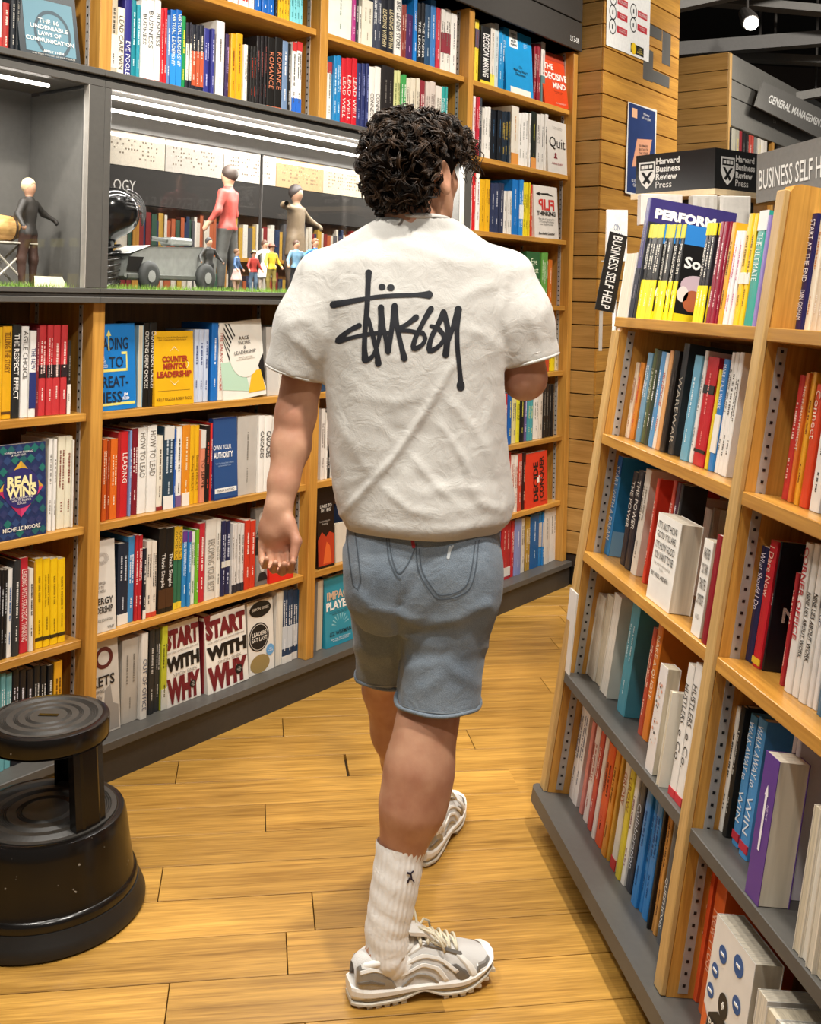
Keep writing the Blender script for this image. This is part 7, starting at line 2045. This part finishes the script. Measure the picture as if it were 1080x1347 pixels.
MB().add([(-Lh * .92, -.056, .087), (-Lh * .5, -.056, .108), (Lh * .68, -.056, .115), (Lh * .68, .06, .115), (-Lh * .5, .06, .108), (-Lh * .92, .06, .087)], [(0, 1, 4, 5), (1, 2, 3, 4)]).build('deck', paint('cfd0ca', .4), vh)
MB().add([(-Lh * .93, -.053, .08), (-Lh * .62, -.053, .08), (-Lh * .72, -.053, .045), (-Lh * .97, -.053, .045)], [(3, 2, 1, 0)]).build('window', M_BLACK, vh)
MB().cbox(-Lh * .95, Lh * .8, -.058, -.0505, .03, .04, .001).build('side_skirt', paint('5a5d56', .5), vh)
for x in (-Lh * .55, Lh * .68):
    w_ = MB().lathe([(0, -.012), (.022, -.012), (.034, -.010), (.036, 0), (.034, .010), (.022, .012), (0, .012)], 24).build('wheel', paint('3a3c3a', .7), vh, T(x, -.062, .036) @ Matrix.Rotation(PI / 2, 4, 'X'), smooth=True)
    MB().lathe([(0, .0125), (.012, .0125), (.014, .0150), (0, .0155)], 12).build('hub', paint('9a9c98', .4), w_)
MB().cbox(Lh * .05, Lh * .55, -.03, .03, .1125, .132, .006).build('turret', paint('6a6d68', .45), vh); MB().tube([(Lh * .1, -.01, .124), (-Lh * .3, -.012, .126)], .005, 8).build('gun_barrel', paint('4a4c48', .4), vh)
# glossy black rounded sculpture at the left end of the long cabinet
s0_, zt_ = WALL.px(150, 262, .16)
sc = empty('sculpture', WALL.m @ T(s0_ + .02, .16, CF + .0005)); tag(sc, 'glossy black rounded sculpture with ribbed neck at the cabinet end', 'sculpture')
v = Vol((-.16, -.12, 0), (.16, .14, .34), .004)
v.ell((-.02, 0, .235), (.085, .062, .075), None, .02); v.ell((-.06, .01, .19), (.05, .045, .06), None, .03)
v.chain([((-.05, .02, .16), .038), ((-.035, .03, .08), .030), ((-.05, .0, .0), .05)], .02)
V, Q = v.mesh(); obj_from('form', V, Q, paint('0d0d0d', .12, grain=.3, scale=40), sc)
for i in range(7):
    MB().tube([(-.05 + .055 * math.cos(t), .01 + .05 * math.sin(t), .02 + .018 * i + .01 * math.cos(t)) for t in np.linspace(-2.6, .3, 10)], .0035, 6).build('rib', paint('20201f', .2), sc, smooth=True)
for i in range(6):
    MB().tube([(-.02 + (.075 - .004 * i) * math.cos(t), -.055 - .002 * i, .235 + (.066 - .010 * i) * math.sin(t)) for t in np.linspace(-.6, 1.6, 10)], .002, 6).build('rib', paint('3a3a38', .2), sc, smooth=True)
# wooden barrel on a folding trestle, white name card
s1_, _ = WALL.px(4, 366, .14)
tr = empty('trestle', WALL.m @ T(s1_, .15, CF + .0005)); tag(tr, 'pale folding trestle under the wooden barrel in the plain-backed cabinet', 'trestle')
for q in ((-.06, .07), (.07, -.06)):
    for yy in (-.03, .03): MB().tube([(q[0], yy, .003), (q[1], yy, .122)], .003, 6).build('leg', paint('c8c2b4', .5), tr)
MB().cbox(-.08, .085, -.04, .04, .122, .127, .001).build('top_board', paint('cfc8b8', .5), tr)
ba = empty('wooden_barrel', WALL.m @ T(s1_ - .01, .15, CF + .128)); tag(ba, 'small pale wooden barrel lying on a trestle in the plain-backed cabinet', 'barrel')
MB().lathe([(0, -.06), (.026, -.06), (.034, -.03), (.036, 0), (.034, .03), (.026, .06), (0, .06)], 28).build('staves', wood('barrel_wood', 'd8b070', 'a87a3c', 'Z', scale=4), ba, T(0, 0, .0365) @ Matrix.Rotation(PI / 2, 4, 'Y'), smooth=True, auto=50)
for x in (-.035, .035): MB().lathe([(.0335, -.003), (.0355, -.003), (.0355, .003), (.0335, .003)], 28).build('hoop', paint('5a4a3a', .4, metal=.5), ba, T(x, 0, .0365) @ Matrix.Rotation(PI / 2, 4, 'Y'))
s2_, _ = WALL.px(62, 368, .07)
cd = empty('name_card', WALL.m @ T(s2_, .075, CF + .0005)); tag(cd, 'folded cream name card on the grass in the plain-backed cabinet', 'card')
MB().add([(-.05, -.025, 0), (.055, -.025, 0), (.05, .0, .036), (-.036, .0, .036), (.06, .03, 0), (-.03, .03, 0)], [(0, 1, 2, 3), (3, 2, 4, 5)]).build('card', paint('e6dcc0', .6), cd)
MB().box(-.03, .03, .003, .004, .030, .034).build('print', INK('6a6458'), cd)

# ================================================================== the aisle seen through the back glass
BD = 2.0
ba_ = empty('bookcase', WALL.m @ T(1.5, BD, 0)); tag(ba_, 'oak bookcase in the next aisle seen through the long cabinet', 'bookcase')
MB().box(-2.2, 1.8, .05, .36, 0, 1.84).build('carcass', M_BACK, ba_)
MB().box(-2.2, 1.8, .0, .36, 1.8405, 2.03).build('fascia', paint('3d3b39', .5), ba_)
lettering(ba_, 'PSYCHOLOGY', (-1.11 - .05, -.0005, 1.93), (1, 0, 0), (0, 0, 1), .42, .06, WHITE_INK, 'fascia_lettering')
for i in range(7):
    MB().box(-2.2 + .62 * i, -2.16 + .62 * i, .0, .0495, .1, 1.84).build('upright', M_OAKZ, ba_)
for z in (.62, .94, 1.26, 1.57):
    MB().box(-2.2, 1.8, .002, .0495, z, z + .022).build('shelf', M_OAKX, ba_)
for i, cl in enumerate(('efe6d4', 'dcd6cc', 'e6e2da', 'd8b88c', 'e9dcc0')):
    p = empty('wall_panel', WALL.m @ T(.32 + .42 * i, BD - .004, 2.032)); tag(p, ['cream', 'pale grey', 'off-white', 'tan', 'pale gold'][i] + ' dotted panel above the next aisle, %s from left' % ORD[i], 'wall panel', 'dotted panels above the next aisle')
    MB().box(0, .415, .001, .012, .0, .36).build('board', paint(cl, .6), p)
    b = MB(); rr = random.Random(i)
    for a in range(18):
        for c in range(9):
            if rr.random() < .5: b.box(.05 + .018 * a, .058 + .018 * a, -.0002, .001, .04 + .022 * c, .048 + .022 * c)
    b.build('dots', INK('8a7c66'), p)['kind'] = 'stuff'
bb = MB(); rr = random.Random(9); cols = ['d8d0c0', '8a2a2a', '2a3a5a', 'c8a040', '3a5a48', 'e6e0d4', '5a5a5e', 'b8603a']
for z in (1.282, 1.592, .962):
    x = -2.1
    while x < 1.7:
        t = rr.uniform(.015, .04); h = rr.uniform(.17, .235)
        bb.box(x, x + t * .95, -.0 + rr.uniform(.004, .02), .048, z + .0005, z + h, rr.randrange(8)); x += t
o = bb.build('distant_books', [paint(c, .5) for c in cols], None, WALL.m @ T(1.5, BD, 0)); o['kind'] = 'stuff'; tag(o, 'rows of distant books seen through the long figurine cabinet', 'books')
spot(WALL.pt(.9, 1.0, 3.2), WALL.pt(1.4, 2.0, 1.9), 170)
spot(WALL.pt(2.2, 1.0, 3.2), WALL.pt(2.2, 2.0, 1.9), 170)
flush_lettering()
bpy.context.view_layer.update()
# past about three hundred books: the ones that show smallest become one object
KEEP = 300
def area_of(root):
    best = []
    for ch in root.children:
        if ch.name.split('.')[0] in ('cover', 'pages'):
            mw = ch.matrix_world
            for v in ch.data.vertices:
                p = np.array(mw @ v.co) - CP; k = p @ DV
                best.append((CX + F * (p @ RV) / k, CY - F * (p @ UV) / k))
    P = np.array(best); x0, y0 = P.min(0); x1, y1 = P.max(0)
    x0, x1 = max(x0, 0), min(x1, 1080); y0, y1 = max(y0, 0), min(y1, 1347)
    if x1 <= x0 or y1 <= y0: return 0.0
    a = (x1 - x0) * (y1 - y0)
    # share hidden by the man
    cx_, cy_ = (x0 + x1) / 2, (y0 + y1) / 2
    if 436 < cx_ < 662 and 300 < cy_ < 880: a *= .02
    return a
books = [o for o in COL.objects if o.name.split('.')[0] == 'book' and o.parent is None]
books.sort(key=area_of, reverse=True)
rest = books[KEEP - 1:]
V_, F_, MI_, mats = [], [], [], []
for r_ in rest:
    for ch in list(r_.children):
        me, mw = ch.data, ch.matrix_world
        b0 = len(V_); V_.extend([tuple(mw @ v.co) for v in me.vertices])
        slot = []
        for mt in me.materials:
            if mt not in mats: mats.append(mt)
            slot.append(mats.index(mt))
        for p in me.polygons:
            F_.append(tuple(i + b0 for i in p.vertices)); MI_.append(slot[p.material_index])
        bpy.data.objects.remove(ch)
    bpy.data.objects.remove(r_)
if V_:
    me = bpy.data.meshes.new('small_books'); me.from_pydata(V_, [], F_)
    for mt in mats: me.materials.append(mt)
    me.polygons.foreach_set('material_index', MI_); me.update()
    o = bpy.data.objects.new('small_books', me); COL.objects.link(o); o['kind'] = 'stuff'
    tag(o, 'the smaller and half-hidden books filling the gaps on all shelves', 'books')
